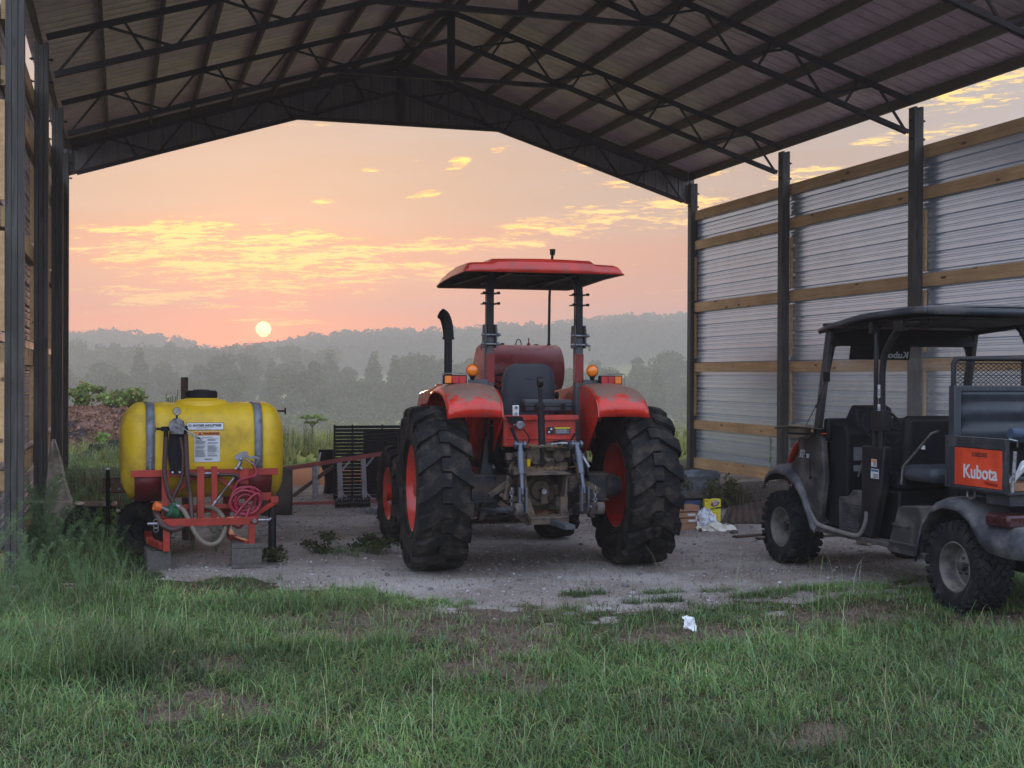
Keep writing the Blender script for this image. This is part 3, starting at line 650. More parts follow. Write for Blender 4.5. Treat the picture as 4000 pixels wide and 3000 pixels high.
# farm fuel tank beyond the tractor
ft = thing('fuel_tank', 'dark red cylindrical fuel tank on a stand with tall vent pipe, beyond the tractor', 'fuel tank', (8.05, 1.5, -.02))
mb = MB(); mb.lathe([(0, -.775), (.42, -.775), (.455, -.765), (.47, -.74), (.47, -.26), (.473, -.26), (.473, -.25), (.47, -.25), (.47, .74), (.455, .765), (.42, .775), (0, .775)], c=(0, 0, 1.80), axis='X', n=56); part('tank_body', mb, M_redtank, ft)
mb = MB(); mb.cyl((.60, 0, 2.24), (.60, 0, 2.30), .035, 12); mb.tube([(.60, 0, 2.28), (.61, 0, 3.2), (.665, 0, 4.0)], .026, 12); mb.tube([(.665, 0, 3.98), (.668, 0, 4.06)], [.05, .055], 8); mb.lathe([(.055, 0), (.06, .04), (.05, .04), (.045, .01)], c=(.668, 0, 4.05), n=8); part('vent_pipe', mb, M_blackm, ft)
mb = MB(); mb.tube([(-.06, 0, 2.27), (-.03, 0, 2.36), (0, 0, 2.375), (.03, 0, 2.36), (.06, 0, 2.27)], .010, 8); part('lifting_eye', mb, M_black, ft)
for a_, r_, z_ in ((-.33, .05, 2.30), (.20, .03, 2.30), (.35, .045, 2.285)):
    mb = MB(); mb.cyl((a_, 0, 2.25), (a_, 0, z_), r_, 14)
    if a_ == .20: mb.cyl((.20, 0, 2.29), (.20, 0, 2.40), .012, 8)
    part('filler_cap', mb, M_rustred, ft)
mb = MB()
for x in (-.6, .6):
    for y in (-.35, .35): mb.beam((x, y*1.3, 0), (x, y, 1.6), .06, .06)
    mb.beam((x, -.4, .5), (x, .4, .5), .05, .05); mb.prism([(-.40, 1.35), (.40, 1.35), (.36, 1.6), (0, 1.3), (-.36, 1.6)], 'X', x-.02, x+.02)
mb.beam((-.6, -.42, .5), (.6, -.42, .5), .05, .05); part('stand', mb, M_rustred, ft)
# ================================================================ SPRAYER
SX, SY = 1.60, -9.87
sp = thing('field_sprayer', 'yellow tank sprayer on a red three-point frame resting on concrete blocks', 'sprayer', (SX, SY, 0), R_(1))
def sq(t, a, b, e): ct, st = math.cos(t), math.sin(t); return (a*abs(ct)**e*(1 if ct > 0 else -1), b*abs(st)**e*(1 if st > 0 else -1))
zc, hz, hy = .985, .425, .40
def sect(x, f, fz=None, n=64, off=0):
    fb = min(1, f+.16) if f > .5 else f
    ring = []
    for t in np.linspace(0, 2*math.pi, n+1)[:-1]:
        y, z = sq(t, hy*f, hz*f, .60)
        if z < 0: z = hz*fb*(z/(hz*f))
        if x > .56 or x < -.56: z = max(z, -hz*min(1, .55+(.72-abs(x))*5.5))
        if z < 0: y *= 1-.12*(z/(hz))**2
        ring.append((x, y, zc+z+off))
    return ring
secs = [(-.715, .08), (-.712, .40), (-.700, .62), (-.68, .74), (-.64, .87), (-.60, .955), (-.575, .985), (-.55, 1.0), (-.515, 1.0), (-.505, .975), (-.425, .975), (-.415, .995), (-.30, 1.0), (-.295, .985), (.28, .985), (.285, 1.0),
        (.405, .995), (.415, .975), (.50, .975), (.51, 1.0), (.55, 1.0), (.575, .985), (.60, .955), (.64, .87), (.67, .74), (.69, .62), (.702, .40), (.705, .08)]
mb = MB(); mb.grid([sect(x, f) for x, f in secs], True); mb.f.append(tuple(range(64))); o_ = 64*(len(secs)-1); mb.f.append(tuple(range(o_, o_+64))[::-1])
tank = part('tank', mb, M_yellow, sp, ang=60)
mb = MB(); mb.lathe([(.25, -.10), (.245, -.04), (.225, .01), (.205, .025), (.155, .03), (.135, .04), (.13, .06)], c=(-.01, 0, 1.405), n=48); part('manway', mb, M_yellow, tank, ang=50)
mb = MB(); mb.lathe([(.132, .0), (.138, .005), (.138, .055), (.132, .065), (.122, .068), (.118, .06), (.075, .062), (.07, .075), (0, .078)], c=(-.01, 0, 1.445), n=48)
for i in range(24): a = 2*math.pi*i/24; mb.box(-.002, .002, .137, .141, 1.452, 1.498, Matrix.Translation((-.01, 0, 0)) @ Matrix.Rotation(a, 4, 'Z'))
part('lid', mb, M_black, tank)
for x0, x1 in ((-.50, -.43), (.42, .49)):
    rows = []
    for t in np.linspace(R_(262 if False else -158), R_(60), 40):
        y, z = sq(t, hy*.985, hz*.985, .60)
        if z < 0: y *= 1-.12*(z/hz)**2
        rows.append([(x0, y, zc+z+.0), (x1, y, zc+z)])
    rows = []
    for t in np.linspace(R_(20), R_(192), 46):   # from back over the top to the front
        y, z = sq(t, hy*.992, hz*.992, .60)
        if z < 0: y *= 1-.12*(z/hz)**2
        rows.append([(x0, y, zc+z), (x1, y, zc+z)])
    mb = MB(); mb.grid(rows); st = part('strap', mb, M_galv, sp, solid=.004)
    mb = MB(); yb = -hy-.005
    for zz in (.955, .92): mb.cyl(((x0+x1)/2, yb, zz), ((x0+x1)/2, yb-.012, zz), .011, 8)
    mb.cyl(((x0+x1)/2, yb, .91), ((x0+x1)/2, yb, .80), .007, 8); part('strap_bolt', mb, M_steel, st)
# frame
mb = MB(); yf = -.44
mb.box(-.63, .62, .40, .406, .775, .835)
for x0, x1 in ((-.60, -.36), (.24, .57)):
    rows = [[(x0+.03*(.78-z)*(1 if x0 < 0 else 0), y, z), (x1, y, z)] for y, z in ((yf+.01, .78), (yf+.04, .70), (yf+.10, .62), (yf+.22, .55), (0, .53), (-yf-.22, .55), (-yf-.10, .62), (-yf-.03, .78))]
    mb.grid(rows)
part('cradle', mb, mat('cradle_dark_red', (.14, .012, .012), .5, dirt=(.05, .02, .02), da=.4), sp, solid=.006)
mb = MB()
mb.box(-.63, .62, yf-.004, yf+.002, .775, .835); mb.box(-.63, .62, yf, yf+.05, .775, .781)
mb.box(-.375, -.315, -.49, -.445, .38, .78); mb.box(-.08, -.02, -.50, -.445, .40, .86); mb.box(.04, .09, -.50, -.445, .40, .86)
mb.beam((-.36, -.46, .45), (-.34, -.46, .52), .06, .04)
mb.beam((-.36, -.40, .56), (-.06, -.40, .80), .04, .01, (0, 1, 0)); mb.beam((.36, -.40, .56), (.06, -.40, .80), .04, .01, (0, 1, 0))
mb.box(.28, .36, -.47, -.45, .70, .84)
mb.box(-.36, .42, -.70, -.63, .372, .435); mb.box(-.38, -.32, -.70, -.44, .38, .43); mb.box(.36, .42, -.70, -.44, .38, .43)
for x in (-.345, .365):
    mb.box(x-.028, x+.028, -.70, -.67, .165, .40)
    mb.beam((x-.03 if x < 0 else x-.03, -.67, .205), (x+(-.12 if x < 0 else -.12), -.25, .205), .05, .05)
    mb.box(x-.15, x-.09, -.30, .35, .19, .24); mb.box(x-.15, x-.09, .3, .36, .19, .78)
mb.box(-.42, .42, .30, .36, .38, .43); mb.box(-.3, .3, -.46, -.42, .49, .53)
part('frame', mb, M_sprayred, sp, bevel=.004)
mb = MB(); mb.cyl((-.09, -.475, .80), (.1, -.475, .80), .013, 10); part('hitch_pin', mb, M_steel, sp)
mb = MB(); mb.cyl((.36, -.68, .405), (.52, -.68, .405), .012, 10); mb.cyl((.51, -.68, .405), (.53, -.68, .42), .01, 8); part('hitch_pin', mb, M_steel, sp)
mb = MB(); mb.cyl((.385, -.699, .405), (.385, -.73, .405), .022, 6); part('hitch_nut', mb, M_steel, sp)
mb = MB(); mb.cyl((-.5, -.68, .40), (-.36, -.68, .40), .014, 10)
for z in (.35, .38, .42): mb.tube([(-.43+.02*math.cos(t), -.69, z+.02*math.sin(t)) for t in np.linspace(0, 2*math.pi, 9)[:-1]], .004, 5, closed=True)
part('hitch_pin', mb, M_steel, sp)
# control head
mb = MB(); mb.prism([(-.30, .80), (-.20, .80), (-.185, .95), (-.19, 1.10), (-.20, 1.17), (-.31, 1.17), (-.32, 1.08), (-.325, .95)], 'Y', -.462, -.450); bp = part('mount_plate', mb, M_black, sp)
for x in (-.285, -.225): mb = MB(); mb.cyl((x, -.462, .815), (x, -.475, .815), .009, 10); part('bolt', mb, M_decalw, bp)
mb = MB(); px, pz = -.252, 1.215
mb.lathe([(0, 0), (.064, 0), (.066, .01), (.066, .04), (.05, .055), (0, .06)], c=(px, -.53, pz), axis='Y', n=32); mb.box(px-.05, px+.05, -.52, -.47, pz-.07, pz-.02)
for i in range(10): a = 2*math.pi*i/10; mb.cyl((px+.062*math.cos(a), -.535, pz+.062*math.sin(a)), (px+.062*math.cos(a), -.48, pz+.062*math.sin(a)), .010, 8)
mb.beam((px-.02, -.56, pz+.015), (px+.06, -.56, pz-.03), .022, .01, (0, 1, 0)); mb.tube([(px+.04, -.56, pz-.01), (px+.085, -.565, pz-.045), (px+.19, -.57, pz-.105), (px+.195, -.57, pz-.115), (px+.08, -.565, pz-.06)], .005, 6)
part('regulator', mb, M_steel, sp)
mb = MB(); mb.box(px-.13, px-.05, -.52, -.48, pz-.045, pz-.005); mb.cyl((px-.17, -.5, pz-.025), (px-.12, -.5, pz-.025), .012, 8); mb.box(px-.178, px-.172, -.505, -.495, pz-.05, pz); mb.cyl((px-.09, -.5, pz-.04), (px-.09, -.5, pz-.09), .02, 10); mb.cyl((px+.075, -.5, pz-.02), (px+.075, -.5, pz-.07), .02, 10); mb.box(px+.05, px+.09, -.515, -.48, pz-.03, pz+.0); mb.cyl((px, -.5, pz+.05), (px, -.5, pz+.09), .010, 8); part('valve', mb, M_black, sp, bevel=.003)
mb = MB(); mb.lathe([(0, 0), (.033, 0), (.036, .006), (.036, .02), (0, .022)], c=(px, -.525, pz+.125), axis='Y', n=28); ga = part('pressure_gauge', mb, mat('gauge_brass', (.25, .19, .12), .4, metal=.6), sp)
mb = MB(); mb.lathe([(0, -.001), (.030, -.001), (.030, 0), (0, 0)], c=(px, -.526, pz+.125), axis='Y', n=28); mb2 = MB(); part('dial', mb, mat('gauge_dial', (.34, .30, .24), .4, bmp=0), ga)
for i in range(7): a = R_(-40+i*44); mb2.beam((px+.022*math.cos(a), -.5285, pz+.125+.022*math.sin(a)), (px+.028*math.cos(a), -.5285, pz+.125+.028*math.sin(a)), .003, .001, (0, 1, 0))
mb2.beam((px-.012, -.5285, pz+.110), (px+.016, -.5285, pz+.142), .004, .001, (0, 1, 0)); part('needle', mb2, M_decalb, ga)
# labels
yl = -.4105
def yfront(z):  # front surface of the tank at height z (front = -y)
    best = None
    for t in np.linspace(math.pi/2, math.pi*1.5, 200):
        y, zz = sq(t, hy*.985, hz*.985, .60)
        if zz < 0: y *= 1-.12*(zz/hz)**2
        if best is None or abs(zz+zc-z) < best[0]: best = (abs(zz+zc-z), y)
    return best[1]
def sticker(name, x0, x1, z0, z1, m, off, parent, nz=8):
    mb = MB(); rows = [[(x0, yfront(z)-off, z), ((x0+x1)/2, yfront(z)-off, z), (x1, yfront(z)-off, z)] for z in np.linspace(z0, z1, nz)]
    mb.grid(rows); return part(name, mb, m, parent, fixn=False)
lb = sticker('maker_label', -.165, .155, 1.172, 1.237, M_decalb, .003, sp)
sticker('label_face', -.161, .151, 1.176, 1.233, M_decalw, .0045, lb)
def on_tank(me, x, z, off=.006):
    for v in me.vertices:
        X, Y = v.co.x, v.co.y; zz = z+Y; v.co = (x+X, yfront(zz)-off-abs(v.co.z), zz)
    return me
part('label_lettering', on_tank(text_mesh('SNYDER INDUSTRIES', .026, M_decalb, .0003, .25, .0011, 1.0), -.112, 1.204), None, lb)
sticker('label_emblem', -.148, -.122, 1.202, 1.223, mat('decal_gray', (.16, .17, .19), .5, bmp=0), .006, lb, 3)
part('label_emblem_letters', on_tank(text_mesh('SII', .018, M_decalw, .0003, .25, .0006, 1.0), -.146, 1.2055, .0075), None, lb)
part('label_small_print', on_tank(text_mesh('"The Engineered Difference Today"', .0105, M_decalb, .0002), -.09, 1.192), None, lb)
part('label_small_print', on_tank(text_mesh('Snyder Industries Inc. - Lincoln, NE', .007, M_decalb, .0002), -.07, 1.180), None, lb)
wl = sticker('warning_sheet', -.098, .120, .895, 1.162, M_decalw, .0035, sp, 14)
sticker('warning_header', -.096, .118, 1.125, 1.160, M_orangesign, .005, wl, 3)
part('warning_lettering', on_tank(text_mesh('WARNING', .029, M_decalb, .0003, 0, .0009), -.025, 1.132, .0065), None, wl)
me = bpy.data.meshes.new('tri'); me.from_pydata([(-.066, .0, 0), (-.034, 0, 0), (-.05, .026, 0)], [], [(0, 1, 2)]); me.materials.append(M_decalb); part('warning_triangle', on_tank(me, 0, 1.130, .0065), None, wl)
part('warning_mark', on_tank(text_mesh('!', .02, M_orangesign, .0002, 0, .0006), -.0528, 1.1325, .0078), None, wl)
lines = MB(); r2 = random.Random(3)
for c0, c1 in ((-.090, .004), (.014, .112)):
    z = 1.100
    while z > .935:
        L = r2.uniform(.6, 1)
        if r2.random() > .12: lines.box(c0, c0+(c1-c0)*L, yfront(z)-.0058, yfront(z)-.0052, z, z+.0022)
        z -= .0052
lines.box(-.03, .06, yfront(1.11)-.0058, yfront(1.11)-.0052, 1.108, 1.112); lines.box(-.01, .055, yfront(.915)-.0058, yfront(.915)-.0052, .914, .924)
part('warning_text', lines, mat('print_gray', (.13, .13, .15), .6, bmp=0), wl)
# hoses
def hose(name, pts, r, m, n=10, k=7, parent=sp): mb = MB(); mb.tube(spline(pts, k), r, n); return part(name, mb, m, parent)
hose('hose', [(px-.09, -.5, pz-.09), (px-.095, -.50, 1.0), (px-.10, -.50, .80), (px-.06, -.50, .62), (px-.03, -.50, .56), (-.30, -.50, .53)], .021, M_hose)
hose('hose', [(px+.075, -.5, pz-.07), (px+.08, -.50, 1.0), (px+.09, -.51, .78), (px+.115, -.52, .60), (px+.12, -.60, .40), (px+.13, -.55, .24)], .021, M_hose)
hose('hose', [(px+.03, -.48, 1.12), (px+.055, -.49, .95), (px+.04, -.49, .75), (px-.02, -.49, .62), (px-.05, -.50, .57)], .016, M_hose)
hose('hose', [(px+.085, -.49, .84), (px+.11, -.49, .80), (-.02, -.46, .775), (.12, -.45, .785), (.24, -.46, .78), (.28, -.47, .76)], .014, M_hose)
hose('hose', [(-.43, -.60, .50), (-.41, -.66, .45), (-.37, -.70, .385), (-.29, -.71, .35), (-.20, -.66, .38), (-.19, -.55, .42)], .026, M_hose)
hose('suction_hose', [(-.245, -.60, .53), (-.20, -.64, .50), (-.15, -.67, .40), (-.10, -.70, .30), (-.04, -.72, .235), (.03, -.72, .215), (.10, -.70, .25), (.145, -.66, .36), (.11, -.60, .46), (.05, -.52, .505), (-.01, -.47, .51)], .021, M_hosetan, 12)
# pump
mb = MB(); mb.cyl((-.335, -.62, .50), (-.27, -.58, .475), .052, 20); mb.cyl((-.27, -.58, .475), (-.21, -.56, .47), .06, 20, .045); mb.box(-.30, -.24, -.62, -.55, .53, .565); mb.cyl((-.265, -.59, .5), (-.265, -.60, .56), .02, 10); mb.box(-.28, -.21, -.61, -.53, .42, .45)
part('pump', mb, M_green, sp, bevel=.006)
mb = MB(); mb.cyl((-.39, -.645, .53), (-.33, -.62, .50), .022, 14); mb.cyl((-.262, -.61, .545), (-.235, -.615, .53), .018, 10); part('pump_coupler', mb, M_steel, sp)
mb = MB(); mb.cyl((-.445, -.66, .55), (-.39, -.645, .53), .042, 8, .038); part('shaft_cap', mb, M_orangecap, sp, bevel=.006)
# coiled red hose, wand and gun
mb = MB(); cxh, czh = .335, .60; r3 = random.Random(5); P = []
for i in range(8*5):
    t = 2*math.pi*i/8; k = i//8; rx = .105+.03*math.sin(k*2.1); rz = .125-.02*(k % 3); P.append((cxh+.02*math.sin(k*3)+rx*math.cos(t+k*.4), -.50-.012*k, czh-.02*k+.03*math.cos(k*1.7)+rz*math.sin(t+k*.4)))
mb.tube(spline([(.375, -.47, .90), (.41, -.48, .85), (.42, -.49, .78)]+P[2:]+[(.24, -.56, .44), (.22, -.58, .36), (.28, -.58, .34), (.33, -.57, .42), (.36, -.56, .50)], 4), .0135, 8); part('spray_hose', mb, M_hosered, sp)
mb = MB(); mb.tube([(.23, -.51, .76), (.08, -.52, .565)], .010, 8); mb.cyl((.08, -.52, .565), (.065, -.52, .545), .018, 10); mb.cyl((.065, -.52, .545), (.045, -.52, .52), .010, 8); part('wand', mb, M_steel, sp)
mb = MB(); gz = .93; mb.prism([(.235, gz+.0), (.25, gz+.03), (.30, gz+.055), (.345, gz+.06), (.35, gz+.03), (.36, gz+.018), (.44, gz+.01), (.445, gz-.008), (.36, gz-.005), (.34, gz+.005), (.32, gz+.0), (.31, gz-.03), (.285, gz-.045), (.265, gz-.03), (.262, gz-.005), (.245, gz-.018)], 'Y', -.505, -.475)
mb.tube([(.33, -.49, gz-.01), (.38, -.49, gz-.045), (.40, -.49, gz-.06)], .007, 6); mb.tube([(.44, -.49, gz-.01), (.435, -.49, gz-.045), (.40, -.49, gz-.075)], .003, 6); mb.tube([(.41, -.49, gz), (.40, -.49, gz-.06)], .003, 6)
mb.cyl((.29, -.49, gz-.03), (.265, -.49, gz-.08), .018, 12); mb.cyl((.265, -.49, gz-.08), (.24, -.49, gz-.1), .012, 10); mb.cyl((.27, -.49, gz-.07), (.30, -.49, gz-.1), .013, 10); mb.ball((.29, -.505, gz-.01), .016, 10)
part('spray_gun', mb, mat('cast_aluminium', (.30, .30, .33), .38, metal=.85), sp, bevel=.003)
# rear boom pieces
mb = MB(); mb.box(.60, .745, .0, .02, 1.315, 1.335); mb.box(.735, .75, -.0, .02, 1.295, 1.355); mb.box(.60, .64, .0, .02, 1.34, 1.347); part('boom_arm', mb, M_blackm, sp)
mb = MB(); mb.box(.36, .56, -.46, -.40, .55, .62); mb.beam((.40, -.5, .43), (.60, -.44, .54), .05, .04); mb.box(.55, .62, -.48, -.38, .53, .585); part('side_bracket', mb, M_sprayred, sp, bevel=.005)
mb = MB(); mb.cyl((.575, -.40, .0), (.575, -.40, .55), .035, 14); mb.cyl((.575, -.4, 0), (.575, -.4, .14), .045, 14); mb.box(.53, .66, -.44, -.36, 0, .012); part('parking_stand', mb, M_blackm, sp)
# blocks under the frame
def block(name, label, x, y, rz, hollow=True):
    mb = MB(); L, Wd, H, t = .40, .195, .19, .035
    mb.box(-Wd/2, Wd/2, 0, t, 0, H); mb.box(-Wd/2, Wd/2, L-t, L, 0, H); mb.box(-Wd/2, Wd/2, L/2-t/2, L/2+t/2, 0, H)
    mb.box(-Wd/2, -Wd/2+t, t, L/2-t/2, 0, H); mb.box(Wd/2-t, Wd/2, t, L/2-t/2, 0, H); mb.box(-Wd/2, -Wd/2+t, L/2+t/2, L-t, 0, H); mb.box(Wd/2-t, Wd/2, L/2+t/2, L-t, 0, H)
    o = part(name, mb, M_conc, None, bevel=.006); o.location = (x, y, -.005); o.rotation_euler = (0, 0, rz); return tag(o, label, 'concrete block', 'concrete blocks under the sprayer')
def block_side(name, label, x, y, z, rz):   # lying with cores sideways
    mb = MB(); L, Wd, H, t = .19, .40, .19, .035
    mb.box(-.11, .11, 0, .40, 0, t); mb.box(-.11, .11, 0, .40, H-t, H); mb.box(-.11, .11, 0, t, t, H-t); mb.box(-.11, .11, .40-t, .40, t, H-t); mb.box(-.11, .11, .2-t/2, .2+t/2, t, H-t)
    o = part(name, mb, M_conc, None, bevel=.006); o.location = (x, y, z); o.rotation_euler = (0, 0, rz); return tag(o, label, 'concrete block', 'concrete blocks under the sprayer')
block('concrete_block', 'low grey block half sunk in the weeds under the left leg of the sprayer', SX-.39, SY-.66, R_(3)).scale = (1, 1, .88)
block_side('concrete_block', 'tall grey block with open core side under the right leg of the sprayer', SX+.33, SY-.74, .0, R_(-4)).scale = (1.15, 1, 1.1)
# dark worn wheel lying behind the left leg
t_ = thing('implement_wheel', 'small black bald wheel standing in weeds beside the left sprayer leg', 'wheel', (1.09, -9.62, .25), R_(62))
mb = MB(); mb.lathe([(.10, -.06), (.14, -.085), (.22, -.09), (.245, -.06), (.25, 0), (.245, .06), (.22, .09), (.14, .085), (.10, .06)], axis='X', n=40)
for i in range(40):
    a = 2*math.pi*i/40; mb.box(-.07, .07, -.006, .006, .244, .258, Matrix.Rotation(a, 4, 'X'))
part('tyre', mb, M_tyre, t_); mb = MB(); mb.lathe([(.105, -.05), (.09, -.03), (.03, -.02), (.03, -.07), (0, -.07)], axis='X', n=30); part('rim', mb, M_black, t_)
# leaning faded red board behind the wheel
o = part('plough_share', MB().prism([(.84, 0), (.90, 0), (1.10, .52), (1.03, .50)], 'Y', -8.85, -8.80).add([], []), M_pinkgray, None); tag(o, 'faded pinkish steel blade leaning behind the black wheel left of the sprayer', 'blade')
# rusty post standing behind the tank lid
mb = MB(); mb.box(-.035, .035, -.004, .004, 0, 1.63); mb.box(-.035, -.027, 0, .05, 0, 1.62); o = part('fence_post', mb, M_rust, None); o.location = (1.52, -8.5, 0); o.rotation_euler = (0, R_(-.6), 0); tag(o, 'rusty steel angle post standing up behind the sprayer lid', 'post')
# ================================================================ UTILITY VEHICLE (UTV)
UX, UY = 7.25, -14.02
uv = thing('utility_vehicle', 'black and orange utility vehicle with canopy and cargo box, parked right of the tractor', 'utility vehicle', (UX, UY, 0))
def uv_tyre(R=.325, w=.27, rim=.172):
    mb = MB(); h = w/2; c = R-.016
    mb.lathe([(rim, -h*.8), (rim+.01, -h*.9), (rim+.06, -h*1.02), (c-.04, -h*1.0), (c-.01, -h*.86), (c, -h*.6), (c+.003, 0), (c, h*.6), (c-.01, h*.86), (c-.04, h*1.0), (rim+.06, h*1.02), (rim+.01, h*.9), (rim, h*.8)], axis='X', n=64)
    rr = random.Random(4)
    for row in range(7):
        x = -h*.86+row*h*.287; N = 26
        for i in range(N):
            a = 2*math.pi*(i+(.5 if row % 2 else 0))/N+rr.uniform(-.01, .01); dx = .017 if 0 < row < 6 else .022
            lz = .014 if abs(row-3) < 3 else .012
            M = Matrix.Rotation(a, 4, 'X') @ Matrix.Translation((x, 0, 0)) @ Matrix.Rotation(rr.choice((-.5, .5, .2, -.2)), 4, 'Z')
            mb.box(-dx, dx, -.019, .019, c-.012, R+(.0 if abs(row-3) < 3 else -.010), M)
    for s in (-1, 1):
        for i in range(26):
            a = 2*math.pi*(i+.25)/26; mb.box(s*h*.97-.012, s*h*.97+.012, -.016, .016, c-.055, c-.004, Matrix.Rotation(a, 4, 'X'))
    return mb
def uwheel(x, y, s):
    e = link('wheel', None, uv); e.location = (x, y, .325); e.rotation_euler = (random.uniform(0, 6), 0, 0)
    part('tyre', uv_tyre(), M_utyre, e, ang=30)
    mb = MB(); r = .172; o = s
    mb.lathe([(r+.012, o*.115), (r-.002, o*.118), (r-.010, o*.10), (r-.018, o*.05), (r-.022, o*.0), (r-.035, -o*.005), (r-.06, o*.012), (.085, o*.02), (.07, o*.035), (.055, o*.035), (.05, o*.03), (0, o*.03)], axis='X', n=48)
    mb.lathe([(r+.012, -o*.1), (r-.022, -o*.02)], axis='X', n=40)
    part('rim', mb, mat('grey_steel_wheel', (.13, .125, .12), .5, metal=.3, dirt=(.24, .21, .18), da=.5, ds=12), e)
    mb = MB()
    for i in range(5): a = 2*math.pi*i/5; mb.cyl((o*.02, .06*math.cos(a), .06*math.sin(a)), (o*.055, .06*math.cos(a), .06*math.sin(a)), .009, 6)
    mb.cyl((o*.02, 0, 0), (o*.075, 0, 0), .032, 16)
    part('hub', mb, M_utvdust, e)
for y in (0, 2.52):
    for s in (-1, 1): uwheel(s*.615, y, s)
def P(*a): return a
# chassis, floor, underbody
mb = MB(); mb.box(-.60, .60, .55, 1.95, .33, .385); mb.box(-.25, .25, -.5, 2.7, .28, .40); mb.box(-.64, .64, .30, .60, .34, .62); mb.cyl((-.5, 0, .325), (.5, 0, .325), .045, 12); mb.cyl((-.5, 2.52, .325), (.5, 2.52, .325), .04, 12)
mb.box(-.45, .45, -.65, .5, .55, .66); mb.cyl((-.1, -.55, .45), (.35, -.55, .45), .08, 18); mb.box(-.06, .06, -.82, -.6, .40, .46)
for s in (-1, 1): mb.tube([(s*.45, -.05, .34), (s*.32, .05, .62)], .03, 10); mb.tube([(s*.45, 2.5, .34), (s*.35, 2.45, .75)], .03, 10); mb.beam((s*.52, 0, .33), (s*.35, .7, .36), .05, .04)
part('chassis', mb, M_black, uv, bevel=.006)
